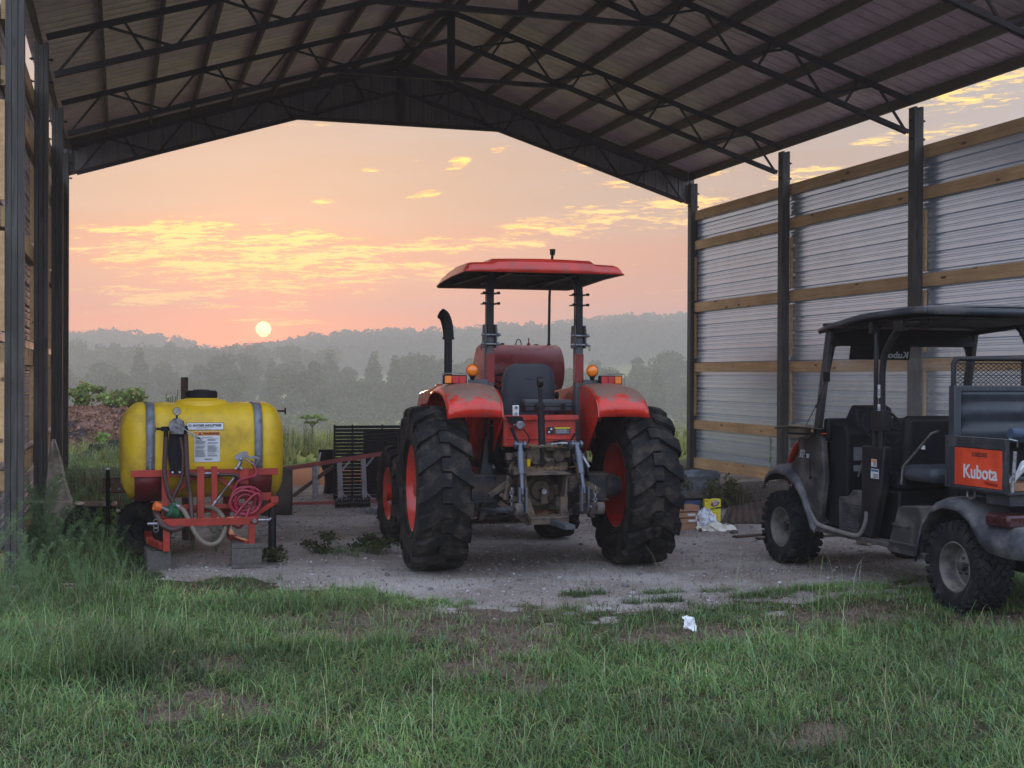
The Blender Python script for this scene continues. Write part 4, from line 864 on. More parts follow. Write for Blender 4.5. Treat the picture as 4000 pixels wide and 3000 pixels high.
# side sill with pale edge
for s in (-1, 1):
    mb = MB(); pts = [(s*.70, 2.02, .52), (s*.715, 1.95, .45), (s*.725, 1.85, .415), (s*.735, 1.55, .40), (s*.74, 1.30, .395), (s*.738, 1.20, .42), (s*.735, 1.13, .52), (s*.735, 1.12, .60)]
    mb.tube(spline(pts, 4), .018, 8); part('sill_tube', mb, mat('pale_sill', (.16, .15, .14), .5, dirt=(.26, .23, .2), da=.5), uv)
    mb = MB(); xa, xb = sorted((s*.60, s*.735)); mb.box(xa, xb, .80, 1.95, .355, .392); mb.box(xa, xb, .35, .82, .33, .37); part('sill', mb, M_utvdust, uv, bevel=.006)
    # inner kick step and rear step
    mb = MB(); mb.prism([(1.19, .41), (1.56, .41), (1.56, .68), (1.46, .685), (1.40, .71), (1.36, .75), (1.22, .75), (1.15, .60)], 'X', min(s*.60, s*.72), max(s*.60, s*.72)); kp_ = part('kick_panel', mb, M_utvdust, uv, bevel=.008)
    mb = MB()
    for i in range(9):
        for j in range(9):
            mb.box(min(s*.72, s*.7245), max(s*.72, s*.7245), 1.25+.03*i, 1.268+.03*i, .44+.023*j, .452+.023*j)
    part('grip_studs', mb, M_utvgray, kp_)
    mb = MB(); mb.prism([(.40, .365), (.83, .365), (.70, .665), (.66, .69), (.30, .72), (.27, .70), (.40, .50)], 'X', min(s*.50, s*.735), max(s*.50, s*.735)); rs = part('rear_step', mb, M_utvdust, uv, bevel=.012)
    mb = MB()
    for z, y0, y1 in ((.40, .44, .80), (.535, .53, .75)): mb.box(min(s*.735, s*.752), max(s*.735, s*.752), y0, y1, z, z+.02)
    part('step_rib', mb, M_utvdust, rs, bevel=.004)
    # front fender and side panel
    fa = [(2.80, .70), (2.78, .78), (2.70, .835), (2.56, .86), (2.40, .84), (2.24, .77), (2.12, .66), (2.04, .54), (1.97, .43), (1.90, .40)]
    rows = []
    for y, z in fa:
        rows.append([(s*.47, y, z+.02), (s*.60, y, z+.025), (s*.70, y, z+.015), (s*.745, y-.005, z-.02), (s*.75, y-.01, z-.055)])
    mb = MB(); mb.grid(rows); part('front_fender', mb, M_uflare, uv, solid=.012, ang=60)
    mb = MB(); mb.prism([(1.88, .40), (1.99, .46), (2.10, .66), (2.22, .79), (2.38, .872), (2.25, .985), (2.235, 1.06), (2.27, 1.15), (2.06, 1.185), (1.90, 1.18), (1.84, 1.12), (1.80, .80)], 'X', min(s*.66, s*.715), max(s*.66, s*.715)); fp = part('side_panel', mb, M_utvdust, uv, bevel=.012)
    mb = MB(); mb.cyl((s*.71, 2.10, .98), (s*.728, 2.10, .98), .012, 8); mb.cyl((s*.71, 2.02, .80), (s*.728, 2.02, .80), .012, 8); mb.box(min(s*.714, s*.72), max(s*.714, s*.72), 2.03, 2.036, .80, .95); part('panel_clip', mb, M_black, fp)
    # rear fender flare
    ra = [(.42, .36), (.40, .50), (.34, .64), (.24, .735), (.10, .785), (-.08, .78), (-.20, .72), (-.31, .60), (-.42, .535), (-.60, .52), (-.86, .53)]
    rows = []
    for i, (y, z) in enumerate(ra):
        up = .0 if i < 7 else (.05 if i == 7 else .13 if i < 10 else .12)
        rows.append([(s*.45, y, z+.02+up), (s*.62, y, z+.02+up), (s*.715, y, z+.012+up), (s*.755, y, z-.02+up*.55), (s*.762, y, z-.055)])
    mb = MB(); mb.grid(rows); rf = part('rear_fender', mb, M_uflare, uv, solid=.014, ang=60)
    mb = MB(); mb.box(min(s*.56, s*.765), max(s*.56, s*.765), -.62, -.37, .66, .75); part('tail_lamp', mb, mat('dark_red_tail_lens', (.045, .008, .009), .25, bmp=0, dirt=(.05, .04, .04), da=.4), uv, bevel=.02)
    # pillars
    mb = MB(); mb.beam((s*.70, 1.74, 2.05), (s*.71, 1.93, 1.15), .05, .075, (0, 1, 0)); part('front_pillar', mb, M_utvdust, uv, bevel=.012)
    mb = MB(); mb.tube(spline([(s*.60, 1.10, 2.09), (s*.67, 1.09, 2.03), (s*.70, 1.05, 1.90), (s*.715, 1.03, 1.76), (s*.715, 1.03, 1.5), (s*.715, 1.05, 1.08)], 5), .019, 12)
    part('cab_hoop', mb, M_blackm, uv)
    mb = MB(); mb.tube(spline([(s*.62, .50, 2.075), (s*.68, .56, 2.065), (s*.70, .72, 2.04), (s*.715, .86, 1.90), (s*.72, .93, 1.74), (s*.72, .935, 1.4), (s*.72, .94, 1.1)], 5), .026, 12)
    hp2 = part('roll_hoop', mb, M_blackm, uv)
    mb = MB(); mb.box(s*.72-.045, s*.72+.025, .86, 1.02, 1.24, 1.40); part('hoop_clamp', mb, M_blackm, uv, bevel=.006); mb = MB(); mb.box(s*.70-.03, s*.70+.03, 1.07, 1.12, 2.0, 2.09); part('hoop_clamp', mb, M_blackm, uv, bevel=.006); mb = MB(); mb.box(s*.70-.03, s*.70+.03, .66, .78, 2.01, 2.09); part('hoop_clamp', mb, M_blackm, uv, bevel=.006)
    mb = MB(); mb.prism([(.88, 1.12), (1.20, 1.12), (1.20, .62), (1.26, .42), (1.06, .40), (.92, .80)], 'X', min(s*.66, s*.735), max(s*.66, s*.735)); bb = part('centre_pillar', mb, M_blackm, uv, bevel=.012)
    if s < 0:
        for (y0, y1, z0, z1, mm) in ((.98, 1.055, .96, 1.02, M_decalw), (.95, 1.06, .87, .945, M_decalw)):
            mb = MB(); mb.box(-.7375, -.7365, y0, y1, z0, z1); st = part('safety_label', mb, mm, bb)
            mb = MB(); mb.box(-.739, -.738, y0+.005, y1-.005, z1-.022, z1-.005); part('label_heading', mb, M_orangesign if z0 > .9 else mat('decal_blue', (.05, .12, .22), .5, bmp=0), st)
            mb = MB()
            for i in range(4): mb.box(-.739, -.738, y0+.008, y1-.03, z0+.006+.009*i, z0+.010+.009*i)
            part('label_lines', mb, M_decalb, st)
        for z0, z1 in ((1.50, 1.60), (1.36, 1.45)):
            mb = MB(); mb.box(-.7475, -.7465, .92, .955, z0, z1); st = part('safety_label', mb, M_decalw, hp2)
            mb = MB()
            for i in range(5): mb.box(-.7485, -.7475, .924, .95, z0+.01+.012*i, z0+.015+.012*i)
            part('label_lines', mb, M_decalb, st)
# nose and hood
hs = [(1.86, 1.19, .70, .01), (2.02, 1.19, .70, .01), (2.2, 1.175, .70, .03), (2.34, 1.14, .69, .07), (2.46, 1.09, .67, .11), (2.58, 1.02, .63, .13), (2.70, .93, .58, .13), (2.80, .82, .52, .09), (2.85, .70, .47, .03)]
mb = MB(); rows = []
for y, z, w, dr in hs: rows.append([(w*f, y, z-dr*abs(f)**3) for f in np.linspace(-1, 1, 17)])
mb.grid(rows); part('hood', mb, M_utvorange, uv, solid=.008, ang=60)
mb = MB(); mb.box(-.44, .44, 2.60, 2.84, .42, .72); mb.box(-.60, .60, 1.86, 2.0, .42, 1.1); mb.tube([(-.42, 2.85, .45), (-.40, 2.96, .50), (-.38, 2.98, .62), (.38, 2.98, .62), (.40, 2.96, .5), (.42, 2.85, .45)], .025, 10); part('front_bumper', mb, M_black, uv, bevel=.02)
for s in (-1, 1): mb = MB(); mb.ball((s*.46, 2.66, .80), .075, 14, (1, .6, .8)); part('headlight', mb, glass('headlight_glass', (.8, .8, .8), .7), uv)
me = text_mesh('RTV', .036, M_decalw, .0008, .2, .0008, 1.2); o = part('model_lettering', me, None, uv); place(o, (-.7175, 2.20, 1.005), FACE_W)
me = text_mesh('X1140', .050, M_decalw, .0008, .2, .0014, 1.2); o = part('model_lettering', me, None, uv); place(o, (-.7175, 2.215, .965), FACE_W)
# dash, steering, windscreen
mb = MB(); mb.prism([(1.60, .60), (1.60, 1.20), (1.66, 1.27), (1.88, 1.28), (1.9, .4), (1.7, .40)], 'X', -.62, .62); mb.prism([(1.62, 1.2), (1.66, 1.40), (1.74, 1.43), (1.85, 1.30), (1.85, 1.2)], 'X', -.50, -.16)
mb.box(-.66, .66, 1.84, 1.92, 1.12, 1.31); part('dashboard', mb, M_black, uv, bevel=.02)
for z0, z1 in ((1.02, 1.13), (.93, .98)): mb = MB(); mb.box(-.56, -.47, 1.598, 1.5995, z0-.05, z1-.05); part('safety_label', mb, mat('dim_label', (.12, .12, .13), .5, bmp=0), uv)
mb = MB(); cx_, cy_, cz_ = -.36, 1.50, 1.26
def swp(t, r=.175): return (cx_+r*math.cos(t), cy_+r*.55*math.sin(t), cz_+r*.83*math.sin(t))
mb.tube([swp(t) for t in np.linspace(0, 2*math.pi, 33)[:-1]], .011, 8, closed=True)
for t in (-.3, math.pi+.3, -math.pi/2): mb.tube([(cx_, cy_+.02, cz_-.01), swp(t)], .010, 6)
mb.cyl((cx_, cy_+.02, cz_), (cx_, 1.7, 1.12), .025, 10); part('steering_wheel', mb, M_black, uv)
def wy(z): return 1.74+(2.05-z)*.19/.9
mb = MB(); mb.grid([[(x, wy(z)+.02, z) for x in (-.68, .68)] for z in (1.2, 2.04)]); ws = part('windscreen', mb, glass('dusty_windscreen', (.55, .52, .48), .13, .08), uv, solid=.004)
mb = MB(); mb.beam((-.70, wy(2.0), 1.99), (.70, wy(2.0), 1.99), .04, .14, (0, .2, 1)); mb.beam((-.70, wy(1.2), 1.2), (.70, wy(1.2), 1.2), .04, .06)
mb.prism([(-.685, 2.03), (-.685, 1.70), (-.64, 1.90), (-.58, 1.96), (.58, 1.96), (.64, 1.90), (.685, 1.70), (.685, 2.03)], 'Y', wy(1.9)-.005, wy(1.9)+.02); part('windscreen_frame', mb, M_black, uv)
mb = MB(); mb.grid([[(x, wy(z)-.012+.0, z) for x in (-.50, .08)] for z in (1.805, 1.960)]); sv = part('sun_strip', mb, M_black, ws)
me = text_mesh('Kubota', .078, M_decalw, .001, 0, .0018, 1.15); me.transform(Matrix.Diagonal((-1, 1, 1, 1))); o = part('maker_lettering', me, None, sv); place(o, (.065, wy(1.822)-.018, 1.822), (R_(90+12), 0, 0))
# canopy
rs_ = [(1.90, 2.035, .70, .018), (1.86, 2.065, .74, .03), (1.70, 2.095, .755, .045), (1.19, 2.155, .765, .05), (.70, 2.175, .765, .05), (.36, 2.178, .76, .05), (.315, 2.165, .75, .045)]
mb = MB(); rows = []
for y, z, w, t in rs_: rows.append([(-w, y, z-t), (-w-.003, y, z-t*.6), (-w+.008, y, z-.006), (-w+.05, y, z), (-.3, y, z+.012), (0, y, z+.015), (.3, y, z+.012), (w-.05, y, z), (w-.008, y, z-.006), (w+.003, y, z-t*.6), (w, y, z-t)])
mb.grid(rows); mb.add([(-.75, .315, 2.17), (.75, .315, 2.17), (.75, .312, 2.118), (-.75, .312, 2.118)], [(0, 1, 2, 3)]); part('canopy', mb, M_roofutv, uv, solid=.01, ang=40)
mb = MB(); mb.box(-.71, .71, .36, 1.85, 2.085, 2.105); 
for x in (-.66, .66): mb.beam((x, .40, 2.07), (x, 1.15, 2.075), .035, .035); mb.beam((x, 1.15, 2.07), (x, 1.78, 2.03), .03, .03)
part('canopy_underframe', mb, M_black, uv, bevel=.004)
# benches
mb = MB(); mb.box(-.60, -.02, .78, .90, .88, 1.36); mb.box(.02, .60, .78, .90, .88, 1.36); part('seat_back', mb, M_black, uv, bevel=.045)
mb = MB(); mb.box(-.60, .60, .86, 1.36, .78, .90); part('seat_cushion', mb, M_black, uv, bevel=.04)
mb = MB(); mb.box(-.60, .60, .88, 1.34, .385, .78); part('seat_base', mb, M_black, uv, bevel=.02)
mb = MB(); mb.box(-.70, .62, .30, .72, .88, 1.0); part('rear_bench', mb, M_seat, uv, bevel=.05)
mb = MB(); mb.box(-.60, .60, .16, .28, .62, 1.30); part('rear_seat_back', mb, M_black, uv, bevel=.03)
mb = MB(); mb.tube([(-.715, .66, .98), (-.715, .30, 1.25), (-.715, .22, 1.27)], .010, 8); mb.tube([(-.715, .68, .85), (-.715, .66, .98)], .008, 8); part('support_rod', mb, M_steel, uv)
mb = MB(); mb.tube([(-.70, 1.30, .86), (-.70, 1.22, 1.02), (-.70, 1.14, 1.08)], .007, 8); part('seat_belt_anchor', mb, M_steel, uv)
for y, w_ in ((.52, .05),): mb = MB(); mb.box(-.622, -.618, y, y+.045, 1.12, 1.15); part('safety_label', mb, M_decalw, uv)
mb = MB(); mb.tube([(-.60, .14, 1.27), (.60, .14, 1.27)], .015, 8); mb.tube([(.66, .1, 1.0), (.69, .2, 1.36), (.70, 1.3, 1.36), (.70, 1.85, 1.30)], .018, 8); mb.tube([(.70, .5, 1.0), (.71, .62, 2.07)], .03, 10); part('grab_rail', mb, M_blackm, uv)
mb = MB(); mb.box(.735, .739, .50, .52, 1.4, 1.9); part('orange_reflector', mb, M_utvorange, uv)
# cargo box
mb = MB(); ph = [(1.19, 0), (1.21, .0), (1.24, .02), (1.29, .02), (1.32, 0), (1.36, 0), (1.39, .02), (1.44, .02), (1.47, 0), (1.50, .0), (1.53, .018), (1.565, .018)]
mb.grid([[(x, .02-dy, z) for z, dy in ph] for x in (-.70, .70)]); hb = part('cargo_headboard', mb, M_boxblue, uv, solid=.008, ang=25)
mb = MB()
for s in (-1, 1): mb.box(s*.725-.028, s*.725+.028, -.02, .05, .90, 1.60)
mb.box(-.72, .72, -.01, .04, 1.56, 1.60); part('cargo_corner_post', mb, M_boxblue, uv, bevel=.006)
mb = MB(); mb.tube([(-.735, .02, 1.58), (-.735, .02, 1.76), (-.715, .02, 1.785), (-.69, .02, 1.79), (.69, .02, 1.79), (.715, .02, 1.785), (.735, .02, 1.76), (.735, .02, 1.58)], .018, 10)
for x in (-.15, .38): mb.box(x-.012, x+.012, .01, .03, 1.59, 1.79)
mb.box(-.735, .735, .01, .03, 1.755, 1.762); sc = part('cargo_screen_frame', mb, M_blackm, uv)
mb = MB(); nx, nz = 34, 6; dx_, dz_ = 1.44/nx, .17/nz
for i in range(nx):
    for j in range(nz):
        x = -.72+dx_*i; z = 1.595+dz_*j
        for a, b in (((x, z+dz_/2), (x+dx_/2, z+dz_)), ((x+dx_/2, z+dz_), (x+dx_, z+dz_/2)), ((x+dx_, z+dz_/2), (x+dx_/2, z)), ((x+dx_/2, z), (x, z+dz_/2))):
            mb.beam((a[0], .02, a[1]), (b[0], .02, b[1]), .004, .004, (0, 1, 0))
part('expanded_mesh', mb, M_blackm, sc)
for s in (-1, 1):
    xo, xi = s*.752, s*.72
    mb = MB(); xa, xb = sorted((xo, xi)); mb.box(xa, xb, -.57, .09, 1.175, 1.25); mb.box(xa, xb, -.57, .09, .885, .905); mb.box(xa, xb, .055, .09, .9, 1.18); mb.box(xa, xb, -.57, -.535, .9, 1.18); mb.box(s*.735-.004, s*.735+.004, -.55, .07, .9, 1.18)
    bs_ = part('cargo_side', mb, M_utvgray, uv, bevel=.006)
    mb = MB(); mb.prism([(.052, .91), (.052, 1.15), (.035, 1.17), (-.515, 1.17), (-.53, 1.16), (-.53, .91)], 'X', min(s*.742, s*.748), max(s*.742, s*.748)); op = part('cargo_side_panel', mb, M_utvorange, bs_, bevel=.003)
    if s < 0:
        me = text_mesh('DIESEL', .040, M_decalb, .0008, .2, .0005, 1.45); o = part('panel_lettering', me, None, op); place(o, (-.7495, -.21, 1.118), FACE_W)
        me = text_mesh('Kubota', .128, M_decalw, .0008, 0, .0028, .97); o = part('maker_lettering', me, None, op); place(o, (-.7495, -.115, .968), FACE_W)
        mb = MB(); mb.prism([(-.34, .955), (-.49, .945), (-.49, .928), (-.37, .932)], 'X', -.7495, -.7480); part('panel_stripe', mb, mat('dark_red_stripe', (.25, .015, .01), .4, bmp=0), op)
mb = MB(); mb.box(-.735, .735, -.57, .03, .875, .895); mb.box(-.70, .70, -.55, -.3, .80, .875); part('cargo_floor', mb, M_utvgray, uv, bevel=.004)
mb = MB(); mb.tube([(-.70, -.10, .88), (-.70, -.10, .83), (-.70, -.13, .815), (-.70, -.18, .83), (-.70, -.18, .88)], .007, 8); part('tie_hook', mb, M_steel, uv)
mb = MB(); mb.cyl((-.70, -.60, 1.17), (-.72, -.60, .90), .012, 8); mb.tube([(-.73, -.575, 1.25), (-.70, -.62, 1.24), (-.69, -.61, 1.2)], .006, 6); part('tailgate_latch', mb, M_steel, uv)
# things in the box
def at_uv(o, label, cat): tag(o, label, cat); o.location = (UX, UY, 0); return o
mb = MB(); mb.tube([(-.66, -.50, 1.285), (-.40, -.50, 1.275)], .035, 14); mb.tube([(-.38, -.50, 1.275), (.60, -.50, 1.23)], .037, 14); at_uv(part('foam_roll', mb, mat('blue_foam', (.03, .055, .10), .7)), 'dark blue foam padded bar lying across the cargo box', 'padded bar')
mb = MB(); rr = random.Random(2); rows = []
for i in range(11):
    rows.append([(-.66+.030*i, -.60+.022*j, 1.02+.10*math.sin(i*.45)+rr.uniform(-.016, .016)+.03*math.sin(j*1.3)-.018*j*(1 if i < 4 else .3)) for j in range(9)])
mb.grid(rows); o = part('cloth_rag', mb, M_paper, None, solid=.004); o.modifiers.new('ss', 'SUBSURF').levels = 1; o.modifiers['ss'].render_levels = 1; at_uv(o, 'crumpled white cloth lying in the cargo box', 'cloth')
mb = MB(); mb.box(-.70, -.50, -.55, -.35, .90, .955); o = part('parts_carton', mb, M_card, None, bevel=.004); at_uv(o, 'small brown carton on the cargo floor behind the orange panel', 'carton')
mb = MB(); mb.box(-.48, -.28, -.58, -.35, .90, .945, Matrix.Identity(4)); o = part('red_box', mb, M_utvorange, None, bevel=.004); at_uv(o, 'small red and white box at the rear lip of the cargo box', 'box')
mb = MB(); mb.box(-.478, -.282, -.582, -.58, .905, .92); part('box_band', mb, M_decalw, o)
mb = MB(); mb.cyl((-.66, -.3, .98), (-.3, -.45, .94), .025, 12); at_uv(part('pipe_piece', mb, M_boxblue), 'short blue-grey pipe in the cargo box', 'pipe')
# hat hung on the front pillar by its cord
ht = thing('hat', 'brown wide-brimmed hat hanging at the front left pillar of the utility vehicle', 'hat', (6.42, -12.00, 1.20), R_(8))
mb = MB(); rows = []
for r, z in ((.02, .045), (.07, .05), (.095, .042), (.105, .03), (.14, .034), (.19, .042)):
    rows.append([(r*math.cos(t)*(.95 if r > .12 else .8), r*1.15*math.sin(t)*(1.12 if r > .12 else 1), z-.022*(r/.19)**2*math.sin(t)*0-.05*(max(0, r-.10)/.09)**1.3*abs(math.sin(t))**2*(.6 if math.sin(t) > 0 else .25)+.01*math.sin(2*t)) for t in np.linspace(0, 2*math.pi, 37)[:-1]])
mb.grid(rows, True); part('brim', mb, M_felt, ht, solid=.005, ang=80)
mb = MB(); rows = []
for r, z in ((.100, .035), (.098, .0), (.092, -.045), (.08, -.058), (.04, -.05), (.0, -.045)):
    rows.append([(r*math.cos(t)*.85, r*1.2*math.sin(t), z-.01*math.cos(2*t)) for t in np.linspace(0, 2*math.pi, 37)[:-1]])
mb.grid(rows, True); cr_ = part('crown', mb, M_felt, ht, ang=80)
mb = MB(); rows = [[(r*math.cos(t)*.85, r*1.2*math.sin(t), z) for t in np.linspace(0, 2*math.pi, 37)[:-1]] for r, z in ((.101, -.028), (.1005, -.012))]; mb.grid(rows, True); part('hat_band', mb, M_black, ht, solid=.004)
mb = MB(); mb.tube([(.02, -.06, .04), (.06, -.17, .24), (.08, -.25, .43)], .0035, 6); mb.ball((.055, -.155, .21), .010, 8); mb.box(.065, .105, -.275, -.235, .42, .50); part('chin_cord', mb, M_black, ht)
# ================================================================ CLUTTER
def solo(name, mb, m, label, cat, loc=(0, 0, 0), rot=(0, 0, 0), **k):
    o = part(name, mb, m, None, **k); o.location = loc; o.rotation_euler = rot; return tag(o, label, cat)
# cartons left of the bag
for i, (dx, h, lab) in enumerate([(0, .062, 'bottom flattened brown carton of the small stack beside the tractor tyre'), (.012, .055, 'second brown carton from the ground in the small stack beside the tractor tyre'), (.0, .055, 'third brown carton from the ground in the small stack beside the tractor tyre'), (.008, .062, 'topmost brown carton of the small stack beside the tractor tyre')]):
    z = .0+.062*i+.004*i; mb = MB(); mb.box(0, .30, 0, .22, 0, h); o = solo('carton', mb, M_card, lab, 'carton', (6.60+dx, -8.98+.004*i, z), (0, 0, R_(4-2*i)), bevel=.003); o['group'] = 'cartons stacked beside the tractor tyre'
    mb = MB(); mb.box(.17, .26, -.0025, -.001, h*.4, h*.75)
    if i in (1, 2): part('carton_label', mb, M_decalw, o)
mb = MB(); mb.prism([(-.21, 0), (.21, 0), (.24, .26), (-.24, .26)], 'Y', -.14, .14); o = solo('storage_bin', mb, M_bluebin, 'dark blue plastic bin with black lid behind the cartons', 'bin', (7.06, -8.22, 0), bevel=.012)
mb = MB(); mb.box(-.25, .25, -.155, .155, .26, .285); part('bin_lid', mb, M_black, o, bevel=.01); mb = MB(); mb.prism([(-.19, .16), (-.13, .17), (-.15, .11), (-.19, .12)], 'Y', -.143, -.1405); part('bin_emblem', mb, M_decalw, o)
tn = thing('paint_tin', 'yellow rectangular solvent tin standing beside the white plastic bag', 'tin', (7.33, -8.38, 0), R_(-3))
mb = MB(); mb.box(-.098, .098, -.05, .05, 0, .27); part('tin_body', mb, M_yel2, tn, bevel=.006); mb = MB(); mb.cyl((-.02, 0, .27), (-.02, 0, .29), .02, 12); part('cap', mb, M_black, tn)
mb = MB(); mb.prism([(-.098, .135), (.098, .165), (.098, .185), (-.098, .155)], 'Y', -.0515, -.0505); part('label_stripe', mb, M_decalb, tn)
mb = MB(); mb.prism([(.028+.052*math.cos(t), .218+.034*math.sin(t)+.2*.052*math.cos(t)) for t in np.linspace(0, 2*math.pi, 25)[:-1]], 'Y', -.0515, -.0505); part('label_oval', mb, mat('oval_purple', (.16, .03, .05), .4, bmp=0), tn)
for s_, zz, xx in (('GOOF', .222, -.008), ('OFF', .196, .002)): o = part('tin_lettering', text_mesh(s_, .030, M_decalw, .0004, .2, .001), None, tn); place(o, (xx, -.0525, zz), (R_(90), R_(-10), 0))
o = part('tin_lettering', text_mesh('PROFESSIONAL', .014, M_yel2, .0003, 0, .0004), None, tn); place(o, (-.06, -.053, .147), (R_(90), R_(-8), 0))
mb = MB(); mb.box(-.09, -.062, -.0515, -.0505, .235, .262); mb.box(.05, .06, -.0515, -.0505, .10, .115); mb.prism([(-.01, .10), (.01, .10), (0, .118)], 'Y', -.0515, -.0505)
for i in range(6): mb.box(-.02, .08-.01*(i % 3), -.0515, -.0505, .03+.010*i, .034+.010*i)
part('tin_print', mb, M_orangesign, tn)
def crumple(n, m, fx, seed, amp=.02):
    r = random.Random(seed); rows = []
    for i in range(n):
        row = []
        for j in range(m):
            u, v = i/(n-1), j/(m-1); p = fx(u, v); q = noise.noise_vector(Vector((u*3.1+seed, v*3.3, seed*.7)))*amp+noise.noise_vector(Vector((u*9, v*9+seed, 2)))*amp*.45
            row.append((p[0]+q.x, p[1]+q.y, max(.003, p[2]+q.z)))
        rows.append(row)
    return MB().grid(rows)
mb = crumple(26, 26, lambda u, v: ((u-.5)*.30*(1-.3*v), .02+(v)*.02-.08*(1-v), .24*v*(1-.35*abs(u-.42)*2)), 3, .06); o = solo('plastic_bag', mb, M_plasticbag, 'crumpled translucent white plastic bag leaning on the brown cartons', 'plastic bag', (7.01, -8.98, 0), ang=25)
mb = MB(); mb.tube([(-.03+.012*math.cos(t), -.075, .115+.010*math.sin(t)) for t in np.linspace(0, 6.283, 9)[:-1]], .002, 4, closed=True); part('bag_print', mb, mat('bag_print_blue', (.03, .06, .3), .5, bmp=0), o)
mb = crumple(24, 20, lambda u, v: ((u-.5)*.40, (v-.5)*.20, .065*math.sin(math.pi*u)*math.sin(math.pi*v)+.01), 9, .045); solo('paper_sheet', mb, mat('cream_paper', (.62, .58, .50), .8), 'crumpled cream paper on the gravel in front of the white plastic bag', 'paper', (7.04, -9.13, 0), ang=25)
mb = MB(); mb.box(-.10, .10, -.06, .06, 0, .035); o = solo('tray', mb, M_black, 'small black tray on the gravel right of the cream paper', 'tray', (7.26, -8.86, 0), (0, 0, R_(20)), bevel=.008); mb = MB(); mb.box(-.08, .08, -.045, .045, .035, .038); part('tray_insert', mb, M_steel, o)
mb = MB(); mb.ball((0, 0, .015), .035, 8, (1.6, 1, .7)); solo('stone', mb, M_conc, 'small pale stone lying on gravel in front of the rusty sheet', 'stone', (7.12, -9.38, 0))
# rusty corrugated sheet
rows = []
for i in range(110):
    u = i/109; a = []
    for j in range(15):
        v = j/14; x = 7.38+1.75*u+.28*v*(1-u); y = -8.52-.35*u*(1-u)*1.5-.30*u+(.40+.50*u)*v
        z = .012+.012*math.sin(u*2*math.pi*22)+(.12+.29*u)*v**1.4+.03*math.sin(math.pi*u)*math.sin(math.pi*v)
        a.append((x, y, z))
    rows.append(a)
mb = MB().grid(rows); solo('corrugated_sheet', mb, mat('dark_rusted_sheet', (.050, .034, .027), .85, var=.4, vs=9, dirt=(.10, .06, .045), da=.4, bmp=.4), 'rusty corrugated sheet lying curled on the ground left of the utility vehicle', 'metal sheet', solid=.003, ang=80)
mb = MB()
for k, (a, b, z) in enumerate((((6.95, -9.75), (7.5, -9.6), .012), ((7.1, -9.95), (8.3, -9.9), .012))): mb.beam((*a, z), (*b, z), .09, .015)
solo('scrap_strip', mb, M_rust, 'flat rusty strips on the gravel beside the front wheel of the utility vehicle', 'metal strip')
mb = MB(); mb.beam((7.5, -6.75, .02), (8.9, -6.3, .03), .12, .035); solo('plank', mb, W_plank, 'pale plank lying behind the rusty corrugated sheet', 'plank', bevel=.003)
mb = MB(); mb.beam((7.9, -10.6, .03), (9.9, -9.9, .03), .14, .04); solo('plank', mb, W_plank, 'long pale board on the ground seen beneath the utility vehicle', 'plank', bevel=.003)
# cut drum by the post
mb = MB(); mb.lathe([(.30, .0), (.31, .01), (.305, .12), (.315, .13), (.305, .14), (.30, .30), (.31, .38), (.32, .385), (.315, .37), (.295, .30), (.295, .02), (0, .02)], n=40); solo('cut_drum', mb, M_galv, 'cut-down galvanised drum with dry stalks in front of the far right post', 'drum', (8.22, -6.1, 0), (R_(3), R_(-4), 0))
# wire mesh roll
mb = MB(); rr = random.Random(8)
for lay in range(7):
    r0 = .14+.03*lay
    for k in range(12):
        x = -.55+k*.1; mb.tube([(x+.01*math.sin(lay), r0*1.9*math.cos(t), .01+r0*.85*math.sin(t)*(1-.10*abs(x))) for t in np.linspace(0, math.pi, 15)], .0035, 4, caps=False)
    for t in np.linspace(.05, math.pi-.05, 16):
        mb.tube([(-.58+.1*i, r0*1.9*math.cos(t)+rr.uniform(-.008, .008), .01+r0*.85*math.sin(t)*(1-.1*abs(-.58+.1*i))) for i in range(12)], .003, 4, caps=False)
solo('wire_fence_roll', mb, mat('old_fence_wire', (.20, .165, .14), .6, metal=.4), 'flattened roll of rusty wire fencing beside the corrugated wall', 'wire roll', (9.0, -6.45, 0), (0, 0, R_(12)))
# litter on the grass
mb = crumple(12, 12, lambda u, v: ((u-.5)*.085, (v-.5)*.03, .045+.085*v*(1-.4*abs(u-.4))-.03), 5, .022); solo('paper_scrap', mb, M_paper, 'crumpled white paper scrap on the grass in the foreground', 'paper', (4.395, -14.22, .02), ang=25)
# ladder-like red frame behind
lf = thing('gate_frame', 'red-railed steel frame with grey uprights lying behind the tractor and sprayer', 'steel frame', (3.9, -5.2, 0))
mb = MB(); mb.beam((-1.7, 0, .355), (1.2, 0, .765), .05, .035, (0, 0, 1)); mb.beam((-1.7, -.027, .372), (1.2, -.027, .785), .006, .04); part('top_rail', mb, M_rustred, lf, bevel=.003)
mb = MB(); mb.beam((-1.7, 0, .01), (1.2, 0, .03), .06, .045); part('bottom_rail', mb, M_rustred, lf, bevel=.003)
for x in (-1.2, -.61, -.29, .02, .35, .7, 1.05):
    zt = .355+(x+1.7)*.1414
    mb = MB(); mb.prism([(x-.035, .02), (x+.035, .02), (x+.01, zt), (x-.05, zt)], 'Y', -.02, .02); part('upright', mb, M_pinkgray, lf, bevel=.003)
mb = MB()
for x in (-.29, .02, .35): mb.beam((x+.02, 0, .14), (x+.12, 0, .03), .02, .02); zt = .355+(x+1.7)*.1414; mb.beam((x+.02, 0, zt-.12), (x+.12, 0, zt-.0), .02, .02)
part('corner_brace', mb, M_pinkgray, lf)
sp_ = thing('slatted_panel', 'black slatted metal panel standing on edge behind the red frame', 'panel', (4.3, -4.7, 0), R_(-2))
for i in range(21):
    mb = MB(); z = .02+.0465*i; mb.box(-.70, .75, -.006, .006, z, z+.0385); part('slat', mb, M_black, sp_, bevel=.002)
mb = MB()
